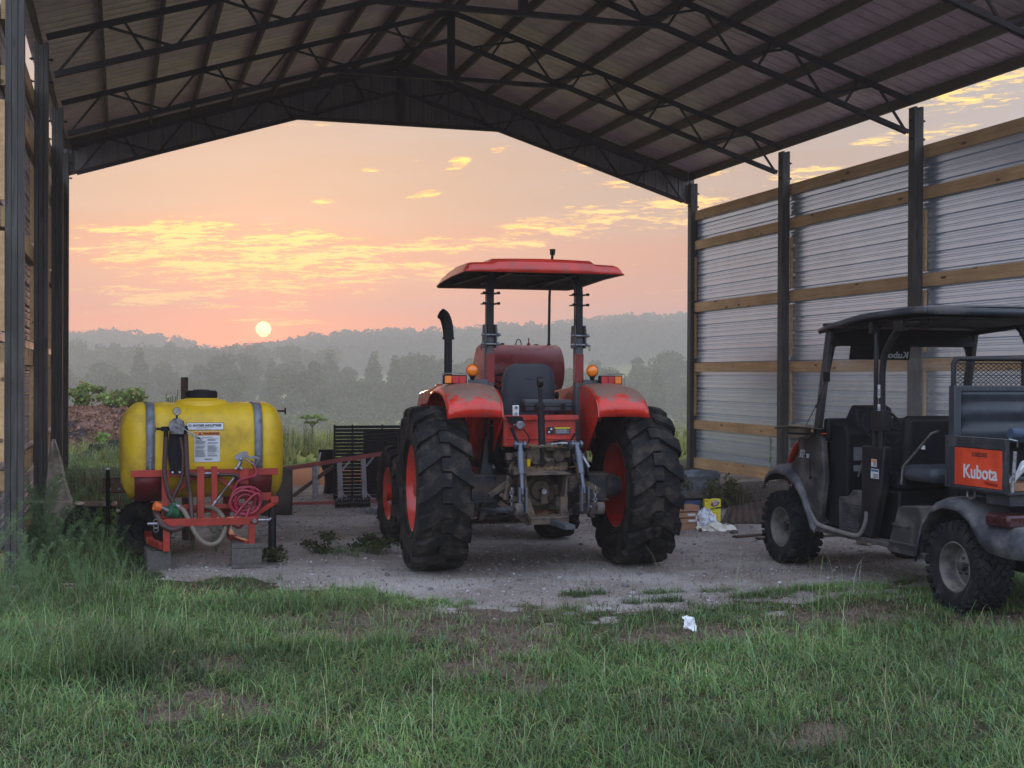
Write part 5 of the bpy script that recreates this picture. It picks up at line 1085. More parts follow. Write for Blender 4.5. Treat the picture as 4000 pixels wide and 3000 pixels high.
for x in (-.69, -.45, -.05, .35, .74): mb.box(x-.012, x+.012, .006, .03, 0, 1.0)
mb.box(-.30, .74, .031, .04, .06, .93); part('panel_frame', mb, M_black, sp_)
mb = MB(); mb.beam((3.12, -4.1, .0), (3.95, -4.1, .60), .05, .05, (0, 1, 0)); solo('timber_prop', mb, W_purlin, 'slanting timber behind the uprights of the red frame', 'timber', bevel=.004)
mb = MB(); rr = random.Random(6); rows = []
for k in range(9):
    z = .62*k/8; rows.append([(.10*math.cos(t)*(1+.12*math.sin(3*t+k*.4))+.03*math.sin(k*.7)+.05*(1-k/8), .09*math.sin(t)*(1+.1*math.cos(2*t)), z) for t in np.linspace(0, 2*math.pi, 25)[:-1]])
mb.grid(rows, True); mb.f.append(tuple(range(8*24, 9*24))); rt = solo('tarp_roll', mb, M_black, 'upright roll of black tarpaulin with white edge left of the slatted panel', 'tarpaulin', (3.66, -3.7, 0))
mb = MB(); mb.tube([(-.10, -.06, .58), (-.13, -.05, .45), (-.14, -.05, .3), (-.12, -.06, .12)], [.012, .02, .02, .01], 8); part('tarp_edge', mb, M_white, rt)
mb = MB(); rows = []
for k in range(9): t = -1+k*.25; rows.append([(t*.22, .05*t*t, z+.01*math.sin(6*t)) for z in (0, .18, .19, .36, .52, .56+.01*t)])
mb.grid(rows); solo('steel_plate', mb, mat('dark_brown_plate', (.045, .035, .028), .8, dirt=(.10, .07, .05), da=.5), 'dark brown bent steel plate standing behind the right side of the sprayer', 'steel plate', (2.62, -6.45, 0), solid=.012)
mb = MB(); mb.cyl((-.22, 0, .055), (.22, 0, .055), .04, 12)
for i in range(15):
    for j in range(7): a = j*.9+i*.4; x = -.21+.03*i; mb.beam((x, .04*math.cos(a), .055+.04*math.sin(a)), (x+.005, .085*math.cos(a), .055+.085*math.sin(a)), .008, .008)
solo('harrow_roller', mb, M_blackm, 'short spiked harrow roller lying in front of the slatted panel', 'roller', (3.67, -5.75, 0))
mb = MB(); rr = random.Random(11)
for i in range(46):
    c = Vector((rr.gauss(0, .13), rr.gauss(0, .09), .02+abs(rr.gauss(0, .02)))); a = rr.uniform(0, 3.14); u = Vector((math.cos(a), math.sin(a), rr.uniform(-.3, .3))); v = u.cross(Vector((0, 0, 1))).normalized() if i % 2 else Vector((0, 0, 1))
    mb.tube([c+u*(.032*math.cos(t))+v*(.018*math.sin(t)) for t in np.linspace(0, 6.283, 11)[:-1]], .006, 5, closed=True)
solo('chain_heap', mb, M_galv, 'heap of loose steel chain on the ground left of the tractor front wheel', 'chain', (3.86, -6.55, 0))
# left: tan curved boards, trough, steel beam, pipes
mb = MB(); rows = []
for k in range(11):
    t = k/10; rows.append([((.10+.20*t**1.5*0)+.03*(1-t)+.17*t-.17*t+0, 0, .2+.82*t)]*0)
rows = [[(x0+(x1-x0)*f, .03*math.sin(3*f)-.05*z*z, z) for f in np.linspace(0, 1, 7)] for z, x0, x1 in ((.0, .10, .52), (.3, .13, .45), (.45, .15, .385), (.6, .165, .345), (.75, .175, .315), (.9, .195, .275), (1.0, .215, .24))]
mb = MB().grid(rows); solo('curved_board', mb, M_tan, 'tall tan curved board standing in the weeds against the left posts', 'board', (0.02, -8.05, 0), solid=.012)
mb = MB(); rows = [[(x, y, z-.03*abs(y)) for y in (-.13, 0, .13)] for x, z in ((-.1, .40), (.1, .415), (.3, .40), (.5, .36), (.7, .31), (.95, .25))]; mb.grid(rows); solo('tan_strip', mb, M_tan, 'long pale tan board lying flat over the dark trough left of the sprayer', 'board', (.12, -8.35, 0), solid=.012)
mb = MB(); mb.prism([(.42, 0), (.78, 0), (.86, .37), (.52, .38), (.38, .25)], 'Y', -8.65, -8.1); solo('feed_trough', mb, M_black, 'black trough under the tan strip in the left weeds', 'trough', bevel=.01)
gb = thing('post_with_beam', 'brown perforated steel beam clamped to a black pipe left of the yellow tank', 'steel beam', (.78, -9.1, 0))
mb = MB(); mb.box(-.05, .50, .03, .06, .535, .675); mb.box(-.05, .5, .03, .08, .67, .678); mb.box(-.05, .5, .03, .08, .535, .543); b_ = part('beam', mb, mat('brown_beam', (.11, .062, .028), .7, dirt=(.05, .03, .02), da=.5), gb)
mb = MB()
for x in (.02, .10, .20, .3):
    for z in (.575, .64): mb.cyl((x+(.02 if z > .6 else 0), .025, z), (x+(.02 if z > .6 else 0), .031, z), .010, 10)
part('bolt', mb, M_steel, b_)
mb = MB(); mb.cyl((0, 0, -.02), (0, 0, .76), .018, 14); pl = part('pole', mb, M_black, gb); mb = MB(); mb.cyl((0, 0, .76), (0, 0, .775), .022, 14); part('pole_cap', mb, M_white, pl)
for i, (x0, y0, x1, y1, r, z, lab) in enumerate([(-.1, 4.2, .75, 4.6, .065, .07, 'black drain pipe lying lowest and nearest in the pipe heap left of the yellow tank'), (.30, 5.2, 1.3, 5.7, .075, .20, 'black drain pipe with open dark end on top of the pipe heap'), (.15, 5.0, 1.2, 5.1, .06, .09, 'thin black drain pipe under the open-ended pipe of the heap'), (.6, 6.1, 1.8, 6.4, .05, .26, 'grey-black pipe rearmost in the pipe heap beside the tank')]):
    mb = MB(); mb.lathe([(r, 0), (r, math.hypot(x1-x0, y1-y0)), (r*.85, math.hypot(x1-x0, y1-y0)), (r*.85, 0)], axis='X', n=20, closed_prof=True); o = solo('drain_pipe', mb, M_black, lab, 'pipe', (x0, y0, z), (0, 0, math.atan2(y1-y0, x1-x0))); o['group'] = 'black drain pipes heaped behind the barn'
# fence posts and gate on the far side of the field crest
for i, (x, y, h) in enumerate([(6.2, 37, 1.05), (6.9, 38, 1.15), (7.85, 36, 1.0), (8.9, 35.5, 1.12), (9.95, 35, 1.2), (10.05, 36.2, 1.0), (12.5, 34, 1.2), (15, 33, 1.1), (17.5, 32, 1.1)]):
    pass
def fence_post(x, y, z, h, lab):
    t = thing('fence_post', lab, 'fence post', (x, y, z), group='thin fence posts beyond the field crest')
    mb = MB(); mb.box(-.025, .025, -.025, .025, -.2, h); part('post', mb, M_rust, t); mb = MB(); mb.box(-.04, .04, -.05, .04, h-.02, h+.13); part('insulator', mb, M_white, t)
# ================================================================ TERRAIN
def fbm(x, y, s=1, o=4, seed=0):
    v = 0; a = 1; t = 0
    for i in range(o): v += a*noise.noise(Vector((x*s, y*s, seed+i*7.3))); t += a; a *= .5; s *= 2.03
    return v/t
def sstep(a, b, x): t = max(0, min(1, (x-a)/(b-a))); return t*t*(3-2*t)
def hgt(x, y):
    dx, dy = x-CAM.x, y-CAM.y; d = math.hypot(dx, dy); az = math.degrees(math.atan2(dx, dy))
    if y < 5 and d < 60 or y < -20: z = 0
    else: z = -.42*sstep(5, 20, y)
    if y > 17: z -= .11*(y-17)*sstep(17, 30, y)
    z = max(z, -13+.5*fbm(x, y, .02, 2))
    if d > 380 and dy > 0: z += 6*sstep(380, 480, d)
    if d > 560 and dy > 0:   # wooded ridge rising to the right, far hills on the left
        rid = 8+max(0, min(34, az-3))*1.0 if az > -4 else 2
        z += (rid+5)*sstep(560, 760, d)*sstep(-8, 14, az+4)
    und = .03*fbm(x, y, .6, 3)*sstep(.0, 1.5, max(-x, x-W, y-1, -12.2-y, 0))
    return z+und+.006*fbm(x, y, 4, 2)
# mulch heap baked into its own object; ground covers as point attributes
GE = [(-3, -12.2), (.5, -10.9), (1.0, -10.9), (1.4, -11.35), (1.8, -11.25), (2.15, -11.85), (2.6, -11.95), (2.85, -12.3), (3.1, -12.8), (3.45, -13.3), (4.1, -13.45), (4.9, -13.3), (5.6, -13.3), (6.3, -13.3), (7.2, -12.7), (8.5, -12.0), (12, -11.5)]
def ge(x):
    for (a, b), (c, d) in zip(GE, GE[1:]):
        if a <= x <= c: return b+(d-b)*(x-a)/(c-a)
    return -12
BARE = [(2.75, -13.25, .85, .5), (2.4, -13.6, .5, .4), (3.2, -13.9, .4, .6), (1.0, -13.75, .5, .38), (1.25, -14.3, .3, .3), (6.6, -14.4, .4, .3), (2.85, -14.7, .30, .35), (1.3, -15.15, .26, .2), (1.55, -15.35, .16, .2), (1.1, -15.4, .14, .12), (4.6, -14.25, .9, .28), (5.6, -14.0, .7, .3), (3.0, -15.3, .22, .22), (1.9, -13.0, .3, .15), (.6, -13.0, .3, .2), (3.8, -16.65, .22, .10), (4.05, -16.5, .10, .12)]
TUFT = [(4.24, -12.62, .22, .14), (2.9, -9.9, .42, .45), (4.65, -13.05, .3, .08), (5.35, -12.75, .22, .06), (5.5, -13.05, .35, .10), (1.95, -11.35, .35, .14), (2.1, -9.9, .25, .3), (5.9, -12.9, .3, .14), (3.05, -12.75, .35, .18), (4.85, -12.7, .25, .05), (2.4, -12.0, .3, .12), (6.4, -12.9, .4, .2)]
def cover(x, y):
    n = fbm(x, y, 1.1, 4, 3); n2 = fbm(x, y, 5, 3, 9)
    left = sstep(.95, 1.5, x+.35*n) if y > -11.0 else 1
    g = sstep(-.4, .4, y-ge(x)+1.0*n+1.0*n2)*left
    g *= 1-sstep(-2.5, 0, y)*sstep(1.2, 2.2, x) if y < 40 else 0
    if y > 3: g = 0
    clay = max(sstep(1.8, 2.6, x)*sstep(-3.0, -1.6, y+.6*n)*(1-sstep(.6, 2.2, y+.5*n))*(1-sstep(6.5, 8, x)), .0)
    gr = 1-g
    for bx, by, rx, ry in BARE:
        q = ((x-bx)/rx)**2+((y-by)/ry)**2+.9*n2; gr = min(gr, .16+.84*sstep(-.1, 2.1, q+1.3*n+1.6*n2))
    for bx, by, rx, ry in TUFT:
        q = ((x-bx)/rx)**2+((y-by)/ry)**2+.5*n2; gr = max(gr, 1-sstep(.5, 1.15, q))
    if y > -10.9 and x > .9 and y < -2 and x < 12: gr = min(gr, .8)
    if -2.5 < y < 2.8 and x > 1.5: gr *= 1-.9*clay
    return g, clay, max(0, min(1, gr))
ctr = (4.0, -13.5); radii = [0]; r = .12
while r < 1500: radii.append(r); r += max(.10, min(.035*r, 40)) if r < 12 else .05*r
NA = 300; gv = [(ctr[0], ctr[1], hgt(*ctr))]; gf = []
for r in radii[1:]:
    for a in range(NA):
        t = 2*math.pi*a/NA; x, y = ctr[0]+r*math.cos(t), ctr[1]+r*math.sin(t); gv.append((x, y, hgt(x, y)))
for a in range(NA): gf.append((0, 1+a, 1+(a+1) % NA))
for k in range(len(radii)-2):
    b = 1+k*NA
    for a in range(NA): gf.append((b+a, b+NA+a, b+NA+(a+1) % NA, b+(a+1) % NA))
me = bpy.data.meshes.new('ground'); me.from_pydata(gv, [], gf); me.polygons.foreach_set('use_smooth', [True]*len(me.polygons))
ca = me.color_attributes.new('cover', 'FLOAT_COLOR', 'POINT'); buf = []
for x, y, z in gv: g, c, s = cover(x, y); buf += [g, c, s, 1]
ca.data.foreach_set('color', buf)
m, nt, b = new_mat('ground_cover'); v = coords(nt)
at = nt.nodes.new('ShaderNodeAttribute'); at.attribute_name = 'cover'; se = nt.nodes.new('ShaderNodeSeparateColor'); lk(nt, at.outputs['Color'], se.inputs[0])
n1 = noi(nt, v, 2.2, 8, .62); n2 = noi(nt, v, 14, 6, .65); n3 = noi(nt, v, 60, 4, .6)
vo = nt.nodes.new('ShaderNodeTexVoronoi'); vo.inputs['Scale'].default_value = 80; lk(nt, v, vo.inputs['Vector'])
vc = nt.nodes.new('ShaderNodeSeparateColor'); lk(nt, vo.outputs['Color'], vc.inputs[0])
grav = mixc(nt, vc.outputs[0], (.21, .17, .145), (.42, .36, .32)); grav = mixc(nt, smooth(nt, n1, .46, .72, 0, .85), grav, (.21, .155, .125)); grav = mixc(nt, smooth(nt, noi(nt, v, .9, 6), .42, .62, 0, .8), grav, (.52, .465, .43)); grav = mixc(nt, smooth(nt, n3, .35, .7, 0, .35), grav, (.20, .18, .17))
soil = mixc(nt, smooth(nt, n2, .3, .7), (.12, .088, .070), (.27, .20, .165)); soil = mixc(nt, smooth(nt, n1, .5, .7), soil, (.09, .066, .048)); soil = mixc(nt, smooth(nt, n3, .4, .65, 0, .6), soil, (.07, .055, .042))
thatch = mixc(nt, smooth(nt, n3, .35, .65), (.025, .035, .016), (.07, .065, .03))
field = mixc(nt, smooth(nt, n2, .3, .7), (.22, .25, .05), (.36, .34, .08)); field = mixc(nt, smooth(nt, noi(nt, v, .5, 5), .4, .65), field, (.20, .26, .05))
sx = nt.nodes.new('ShaderNodeSeparateXYZ'); lk(nt, v, sx.inputs[0]); far = smooth(nt, sx.outputs[1], 1.5, 4)
thatch = mixc(nt, far, thatch, field)
gm = smooth(nt, mth(nt, 'ADD', se.outputs[0], mth(nt, 'MULTIPLY', mth(nt, 'SUBTRACT', n2, .5), .8)), .4, .6)
sm = smooth(nt, mth(nt, 'ADD', se.outputs[2], mth(nt, 'MULTIPLY', mth(nt, 'SUBTRACT', n2, .5), .9)), .35, .65)
base = mixc(nt, sm, soil, thatch); base = mixc(nt, gm, base, grav)
base = mixc(nt, smooth(nt, mth(nt, 'ADD', se.outputs[1], mth(nt, 'MULTIPLY', mth(nt, 'SUBTRACT', n2, .5), .5)), .35, .7), base, mixc(nt, n2, (.36, .13, .055), (.46, .20, .09)))
lk(nt, base, b.inputs['Base Color']); b.inputs['Roughness'].default_value = .95; b.inputs['Specular IOR Level'].default_value = .2
h = mth(nt, 'ADD', mth(nt, 'MULTIPLY', n2, .7), mth(nt, 'MULTIPLY', mth(nt, 'SUBTRACT', 1.0, vo.outputs['Distance']), .5)); bump(nt, b, h, .8, .03)
me.materials.append(m); go = link('ground', me); tag(go, kind='structure')

# ---------------------------------------------------------------- fast meshes
def fast_mesh(name, V, F, mat_, cola=None, smoothf=False):
    me = bpy.data.meshes.new(name); V = np.asarray(V, np.float32); F = np.asarray(F, np.int32); k = F.shape[1]
    me.vertices.add(len(V)); me.vertices.foreach_set('co', V.ravel()); me.loops.add(F.size); me.loops.foreach_set('vertex_index', F.ravel())
    me.polygons.add(len(F)); me.polygons.foreach_set('loop_start', np.arange(0, F.size, k, dtype=np.int32)); me.polygons.foreach_set('loop_total', np.full(len(F), k, np.int32))
    if smoothf: me.polygons.foreach_set('use_smooth', [True]*len(F))
    if cola is not None:
        a = me.color_attributes.new('tint', 'FLOAT_COLOR', 'POINT'); a.data.foreach_set('color', np.asarray(cola, np.float32).ravel())
    me.update(); me.validate(); me.materials.append(mat_); return me
def leafmat(name, rough=.6, trans=.35, spec=.3):
    m, nt, b = new_mat(name); at = nt.nodes.new('ShaderNodeAttribute'); at.attribute_name = 'tint'
    lk(nt, at.outputs['Color'], b.inputs['Base Color']); b.inputs['Roughness'].default_value = rough; b.inputs['Specular IOR Level'].default_value = spec
    tr_ = nt.nodes.new('ShaderNodeBsdfTranslucent'); lk(nt, at.outputs['Color'], tr_.inputs[0]); mx = nt.nodes.new('ShaderNodeMixShader'); mx.inputs[0].default_value = trans
    lk(nt, b.outputs[0], mx.inputs[1]); lk(nt, tr_.outputs[0], mx.inputs[2]); lk(nt, mx.outputs[0], nt.nodes['Material Output'].inputs[0]); return m
M_grass = leafmat('grass_blade', .38, .3, .5); M_leaf = leafmat('leaf_foliage', .6, .3)
M_bark = mat('tree_bark', (.06, .045, .035), .9, bmp=.6, bs=12)
def blades(P, L, Wd, C, lean=.6, droop=.5, seed=1):
    """P (n,3) roots, L lengths, Wd widths, C (n,3) colours -> arched tapering blades, three segments"""
    r = np.random.default_rng(seed); n = len(P); a = r.uniform(0, 2*np.pi, n); d = np.stack([np.cos(a), np.sin(a), np.zeros(n)], 1); sd = np.stack([-np.sin(a), np.cos(a), np.zeros(n)], 1)
    le = np.abs(r.normal(0, lean, n)) if lean < 1.5 else 1.42+np.abs(r.normal(0, .12, n)); up = np.array([0, 0, 1.]); V = []; T = [0, .4, .75, 1.0]; cc = []
    dr = r.uniform(.2, 1, n)*droop
    tw = r.uniform(-.6, .6, n)[:, None]
    for t in T:
        bend = le*t+dr*t*t*1.2; h = (L*t)[:, None]
        p = P+(np.sin(np.minimum(bend, 2.2))[:, None]*d+np.cos(np.minimum(bend, 2.2))[:, None]*up)*h
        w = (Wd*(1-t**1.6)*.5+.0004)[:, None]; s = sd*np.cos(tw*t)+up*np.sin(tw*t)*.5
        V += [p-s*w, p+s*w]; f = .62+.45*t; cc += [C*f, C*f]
    V = np.stack(V, 1).reshape(-1, 3); cc = np.stack(cc, 1).reshape(-1, 3); cc = np.concatenate([cc, np.ones((len(cc), 1))], 1)
    o = (np.arange(n)*8)[:, None]; F = np.concatenate([o+np.array([[0, 1, 3, 2]]), o+np.array([[2, 3, 5, 4]]), o+np.array([[4, 5, 7, 6]])], 1).reshape(-1, 4)
    return V, F, cc
def scatter(n, x0, x1, y0, y1, dens, seed, clump=0):
    r = np.random.default_rng(seed); X = r.uniform(x0, x1, n); Y = r.uniform(y0, y1, n)
    if clump:
        k = int(n/clump); cx_ = r.uniform(x0, x1, k); cy_ = r.uniform(y0, y1, k); idx = r.integers(0, k, n); X = cx_[idx]+r.normal(0, .028, n); Y = cy_[idx]+r.normal(0, .028, n)
    keep = np.array([r.random() < dens(x, y) for x, y in zip(X, Y)]); return X[keep], Y[keep]
def gdens(x, y):
    # keep to what the lens and a step to the side can see
    dx, dy = x-CAM.x, y-CAM.y; dd = Fv.x*dx+Fv.y*dy; lat = Rv.x*dx+Rv.y*dy
    if dd < 4.2 or abs(lat) > .5*dd+.9: return 0
    g, c, s = cover(x, y)
    if s < .10: return 0
    return s*s*(.30+1.3*max(0, fbm(x, y, 1.7, 3, 5)+.45))
PALG = np.array([(.135, .245, .066), (.18, .30, .078), (.10, .22, .090), (.29, .40, .15), (.19, .24, .068), (.35, .31, .17), (.23, .165, .09)])
def gcol(X, Y, seed, dry=.1, fac=1.0):
    r = np.random.default_rng(seed); n = len(X); i = r.choice(7, n, p=[.24, .24, .2, .14, .08+.0, .10*dry/.1*.5+.0, .10-.10*dry/.1*.5]) if dry <= .2 else r.choice(7, n)
    z = np.array([fbm(x, y, .8, 2, 2) for x, y in zip(X, Y)]); c = PALG[i]*np.clip(1+.95*z, .45, 1.6)[:, None]*r.uniform(.7, 1.3, n)[:, None]*fac
    return np.clip(c, .005, .6)
def grass_patch(name, n, box, seed, L=(.07, .20), Wd=(.0022, .0045), clump=14, lean=.65, droop=.75, dens=gdens, zf=hgt, dry=.1, fac=1.0, Lf=None):
    X, Y = scatter(n, *box, dens, seed, clump); r = np.random.default_rng(seed+1)
    Z = np.array([zf(x, y) for x, y in zip(X, Y)])-.004; k = len(X)
    hn = np.array([fbm(x, y, .9, 2, 12) for x, y in zip(X, Y)]); Ls = r.uniform(*L, k)*(1+.7*hn)*r.choice([1, 1, 1, 1.45], k)
    if Lf is not None: Ls *= np.array([Lf(x, y) for x, y in zip(X, Y)])
    V, F, C = blades(np.stack([X, Y, Z], 1), Ls, r.uniform(*Wd, k), gcol(X, Y, seed+2, dry, fac), lean, droop, seed+3)
    return V, F, C
def joinm(L_):
    V = []; F = []; C = []; o = 0
    for v, f, c in L_: V.append(v); F.append(f+o); C.append(c); o += len(v)
    return np.concatenate(V), np.concatenate(F), np.concatenate(C)
def lf(x, y): return .55+.45*sstep(-12.2, -13.6, -abs(y)) if False else (.62+.38*sstep(0, 1.0, -(y-ge(x))))
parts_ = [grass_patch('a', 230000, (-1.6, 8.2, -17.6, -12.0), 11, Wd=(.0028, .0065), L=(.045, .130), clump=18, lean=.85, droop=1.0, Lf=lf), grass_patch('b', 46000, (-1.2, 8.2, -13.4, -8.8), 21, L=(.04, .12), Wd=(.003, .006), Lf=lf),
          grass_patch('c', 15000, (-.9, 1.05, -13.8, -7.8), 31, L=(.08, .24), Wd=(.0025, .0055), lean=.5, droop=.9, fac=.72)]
parts_.append(grass_patch('e', 9000, (-.3, 1.35, -14.7, -13.2), 35, L=(.12, .25), Wd=(.003, .006), clump=25, lean=.35, droop=.8, fac=1.0))
parts_.append(grass_patch('e2', 7000, (1.4, 2.6, -14.2, -12.4), 36, L=(.09, .18), Wd=(.003, .006), clump=25, lean=.4, droop=.8, fac=1.0))
# taller straw-coloured seed stalks
def sd(x, y): return gdens(x, y)*.5
parts_.append(grass_patch('d', 1500, (-1.2, 7.6, -17.4, -12.4), 41, L=(.22, .36), Wd=(.0018, .003), clump=0, lean=.35, droop=.35, dens=sd, fac=1.6))
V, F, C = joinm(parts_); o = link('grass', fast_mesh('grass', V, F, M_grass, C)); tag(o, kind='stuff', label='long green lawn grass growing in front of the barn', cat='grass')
# gravel stones
r = np.random.default_rng(5); icos = bmesh.new(); bmesh.ops.create_icosphere(icos, subdivisions=1, radius=1); iv = np.array([v.co[:] for v in icos.verts]); ifc = np.array([[v.index for v in f.verts] for f in icos.faces]); icos.free()
X = r.uniform(.6, 8.6, 42000); Y = r.uniform(-14.4, -4.0, 42000); keep = np.array([r.random() < (lambda q: max(q[0], .35*(1-q[2]))*(1-.4*q[2])*(.25+.9*max(0, fbm(x, y, .9, 3, 4)+.45)) if y < -3 else 0)(cover(x, y)) for x, y in zip(X, Y)]); X = X[keep]; Y = Y[keep]; n = len(X)
s = r.lognormal(-5.3, .55, n); sc3 = s[:, None]*r.uniform(.6, 1.25, (n, 3)); sc3[:, 2] *= .7
jit = 1+r.uniform(-.25, .25, (n, 12)); VV = iv[None]*sc3[:, None, :]*jit[:, :, None]; an = r.uniform(0, 6.28, n); ca_, sa_ = np.cos(an)[:, None], np.sin(an)[:, None]
VV = np.stack([VV[..., 0]*ca_-VV[..., 1]*sa_, VV[..., 0]*sa_+VV[..., 1]*ca_, VV[..., 2]], -1); VV += np.stack([X, Y, np.array([hgt(x, y) for x, y in zip(X, Y)])+s*.25], 1)[:, None, :]
FF = (ifc[None]+(np.arange(n)*12)[:, None, None]).reshape(-1, 3); tone = r.choice([.13, .20, .26, .34, .44], n)[:, None]*np.array([1, .94, .91])*r.uniform(.92, 1.08, (n, 3)); CC = np.repeat(np.concatenate([tone, np.ones((n, 1))], 1), 12, 0)
mg, ntg, bg = new_mat('gravel_stone'); at = ntg.nodes.new('ShaderNodeAttribute'); at.attribute_name = 'tint'; lk(ntg, at.outputs['Color'], bg.inputs['Base Color']); bg.inputs['Roughness'].default_value = .9
o = link('gravel', fast_mesh('gravel', VV.reshape(-1, 3), FF, mg, CC)); tag(o, kind='stuff', label='loose pale crushed gravel spread over the barn floor', cat='gravel')
# dead leaves / straw litter
X = r.uniform(-.5, 7.5, 46000); Y = r.uniform(-16.8, -11.2, 46000); keep = np.array([r.random() < (lambda q: (1 if q[2] < .75 else .25)*(.12 if q[0] > .5 else 1))(cover(x, y)) for x, y in zip(X, Y)])*(np.abs(X-3) < 6); X = X[keep]; Y = Y[keep]; n = len(X)
V, F, C = blades(np.stack([X, Y, np.array([hgt(x, y) for x, y in zip(X, Y)])+.004], 1), r.uniform(.03, .10, n), r.uniform(.002, .006, n), np.array([(.27, .19, .12)])*r.uniform(.4, 1.4, (n, 1)), 1.9, .2, 9)
o = link('straw_litter', fast_mesh('straw_litter', V, F, M_grass, C)); tag(o, kind='stuff', label='brown straw and dead grass litter on bare soil', cat='straw')
# field grass beyond the barn
def fdens(x, y):
    dx, dy = x-CAM.x, y-CAM.y; dd = Fv.x*dx+Fv.y*dy; lat = Rv.x*dx+Rv.y*dy
    return 0 if abs(lat) > .48*dd+1 else (cover(x, y)[2]*(.6+.7*max(0, fbm(x, y, .5, 3, 7)+.35)))
PALG2 = PALG.copy(); PALG = np.array([(.20, .24, .045), (.28, .28, .06), (.15, .21, .04), (.33, .29, .09), (.23, .23, .05), (.36, .30, .12), (.14, .19, .04)])
q1 = grass_patch('f', 60000, (-3, 15, 2.4, 20), 51, L=(.10, .32), Wd=(.008, .018), clump=20, lean=.4, droop=.5, dens=fdens)
q2 = grass_patch('f', 26000, (-3, 30, 17, 34), 61, L=(.2, .5), Wd=(.015, .03), clump=20, lean=.4, droop=.5, dens=fdens)
PALG = PALG2
q3 = grass_patch('g', 9000, (-1.5, 3.0, -7.5, 6), 71, L=(.12, .4), Wd=(.004, .009), clump=20, lean=.4, droop=.6, dens=fdens)
V, F, C = joinm([q1, q2, q3]); o = link('field_grass', fast_mesh('field_grass', V, F, M_grass, C)); tag(o, kind='stuff', label='yellow-green meadow grass in the field beyond the barn', cat='grass')

# ---------------------------------------------------------------- plants
def leaf_cloud(centers, n, size, colf, seed, flat=0, shell=.82):
    """leaf quads spread over ellipsoid shells. centers: (x,y,z,rx,ry,rz)"""
    r = np.random.default_rng(seed); Cn = np.array(centers, float); wgt = Cn[:, 3]*Cn[:, 4]+.01; idx = r.choice(len(Cn), n, p=wgt/wgt.sum())
    d = r.normal(0, 1, (n, 3)); d /= np.linalg.norm(d, axis=1)[:, None]; rad = shell+(1-shell)*1.25*r.random(n)**1.0; rad *= 1+.12*np.sin(d[:, 0]*7+idx)*np.cos(d[:, 1]*6)
    P = Cn[idx, :3]+d*Cn[idx, 3:6]*rad[:, None]
    nrm = d+r.normal(0, .8, (n, 3)); nrm /= np.linalg.norm(nrm, axis=1)[:, None]; u = np.cross(nrm, r.normal(0, 1, (n, 3))+1e-6); u /= np.linalg.norm(u, axis=1)[:, None]; w = np.cross(nrm, u)
    s = (size*r.uniform(.55, 1.3, n))[:, None]
    V = np.stack([P-u*s, P+w*s*.75, P+u*s, P-w*s*.75], 1).reshape(-1, 3); F = np.arange(4*n).reshape(-1, 4)
    base = np.array(colf)[r.integers(0, len(colf), n)]*r.uniform(.65, 1.35, (n, 1))*(1+.25*np.sin(idx*1.7))[:, None]
    C = np.repeat(np.concatenate([base, np.ones((n, 1))], 1), 4, 0); return V, F, C
def twigs(starts, seed, r0=.01):
    mb = MB()
    for a, b in starts: mb.tube([a, tuple((Vector(a)+Vector(b))/2+Vector((0, 0, .03*(Vector(b)-Vector(a)).length))), b], [r0, r0*.7, r0*.3], 5)
    return mb
GREENS = [(.055, .095, .022), (.085, .125, .030), (.035, .065, .020), (.11, .14, .038)]
# mulch heap with bush
ml = MB(); rr = random.Random(3); rows = []
for i in range(46):
    row = []
    for j in range(34):
        u, v = i/45, j/33; x = -3.2+6.4*u; y = 8.6+5*v; e = max(0, 1-((u-.5)/.5)**2)*max(0, 1-((v-.5)/.5)**2)
        z = hgt(x, y)-.06+1.12*e**.55*(1-.3*abs(fbm(x, y, .6, 3, 1)))+.16*fbm(x, y, 2.2, 3, 8)*min(1, e*4)+.05*fbm(x, y, 9, 2, 4)*min(1, e*4); row.append((x, y, z))
    rows.append(row)
ml.grid(rows); mm, nt, b = new_mat('mulch_bark'); v = coords(nt); vo = nt.nodes.new('ShaderNodeTexVoronoi'); vo.inputs['Scale'].default_value = 16; lk(nt, v, vo.inputs['Vector']); s_ = nt.nodes.new('ShaderNodeSeparateColor'); lk(nt, vo.outputs['Color'], s_.inputs[0])
cc = mixc(nt, s_.outputs[0], (.10, .048, .035), (.28, .14, .09)); cc = mixc(nt, smooth(nt, noi(nt, v, 1.1, 5), .55, .68), cc, (.035, .022, .028)); lk(nt, cc, b.inputs['Base Color']); b.inputs['Roughness'].default_value = .95; bump(nt, b, vo.outputs['Distance'], 1, .06)
mo = thing('mulch_heap', 'big reddish-brown heap of bark mulch behind the left posts of the barn', 'mulch heap', (0, 0, 0)); part('heap', ml, mm, mo, ang=80)
r = np.random.default_rng(15); n = 5200; X = r.uniform(-3, 3, n); Y = r.uniform(8.7, 13, n); Z = []
for x, y in zip(X, Y):
    u, v = (x+3.2)/6.4, (y-8.6)/5; e = max(0, 1-((u-.5)/.5)**2)*max(0, 1-((v-.5)/.5)**2); Z.append(hgt(x, y)-.05+1.12*e**.55*(1-.3*abs(fbm(x, y, .6, 3, 1)))+.16*fbm(x, y, 2.2, 3, 8)*min(1, e*4))
V, F, C = leaf_cloud([(0, 0, 0, .001, .001, .001)], n, .042, [(.30, .145, .09), (.20, .10, .065), (.12, .065, .05), (.38, .21, .13)], 5)
V = V.reshape(n, 4, 3)+np.stack([X, Y, np.array(Z)+.02], 1)[:, None]; part('bark_chips', fast_mesh('bark_chips', V.reshape(-1, 3), F, M_leaf, C), None, mo)['kind'] = 'stuff'
bu = thing('bush', 'leafy green bush sprawling on top of the mulch heap', 'bush', (-.5, 12.4, .85))
cs = []; rr = random.Random(8); tw = []
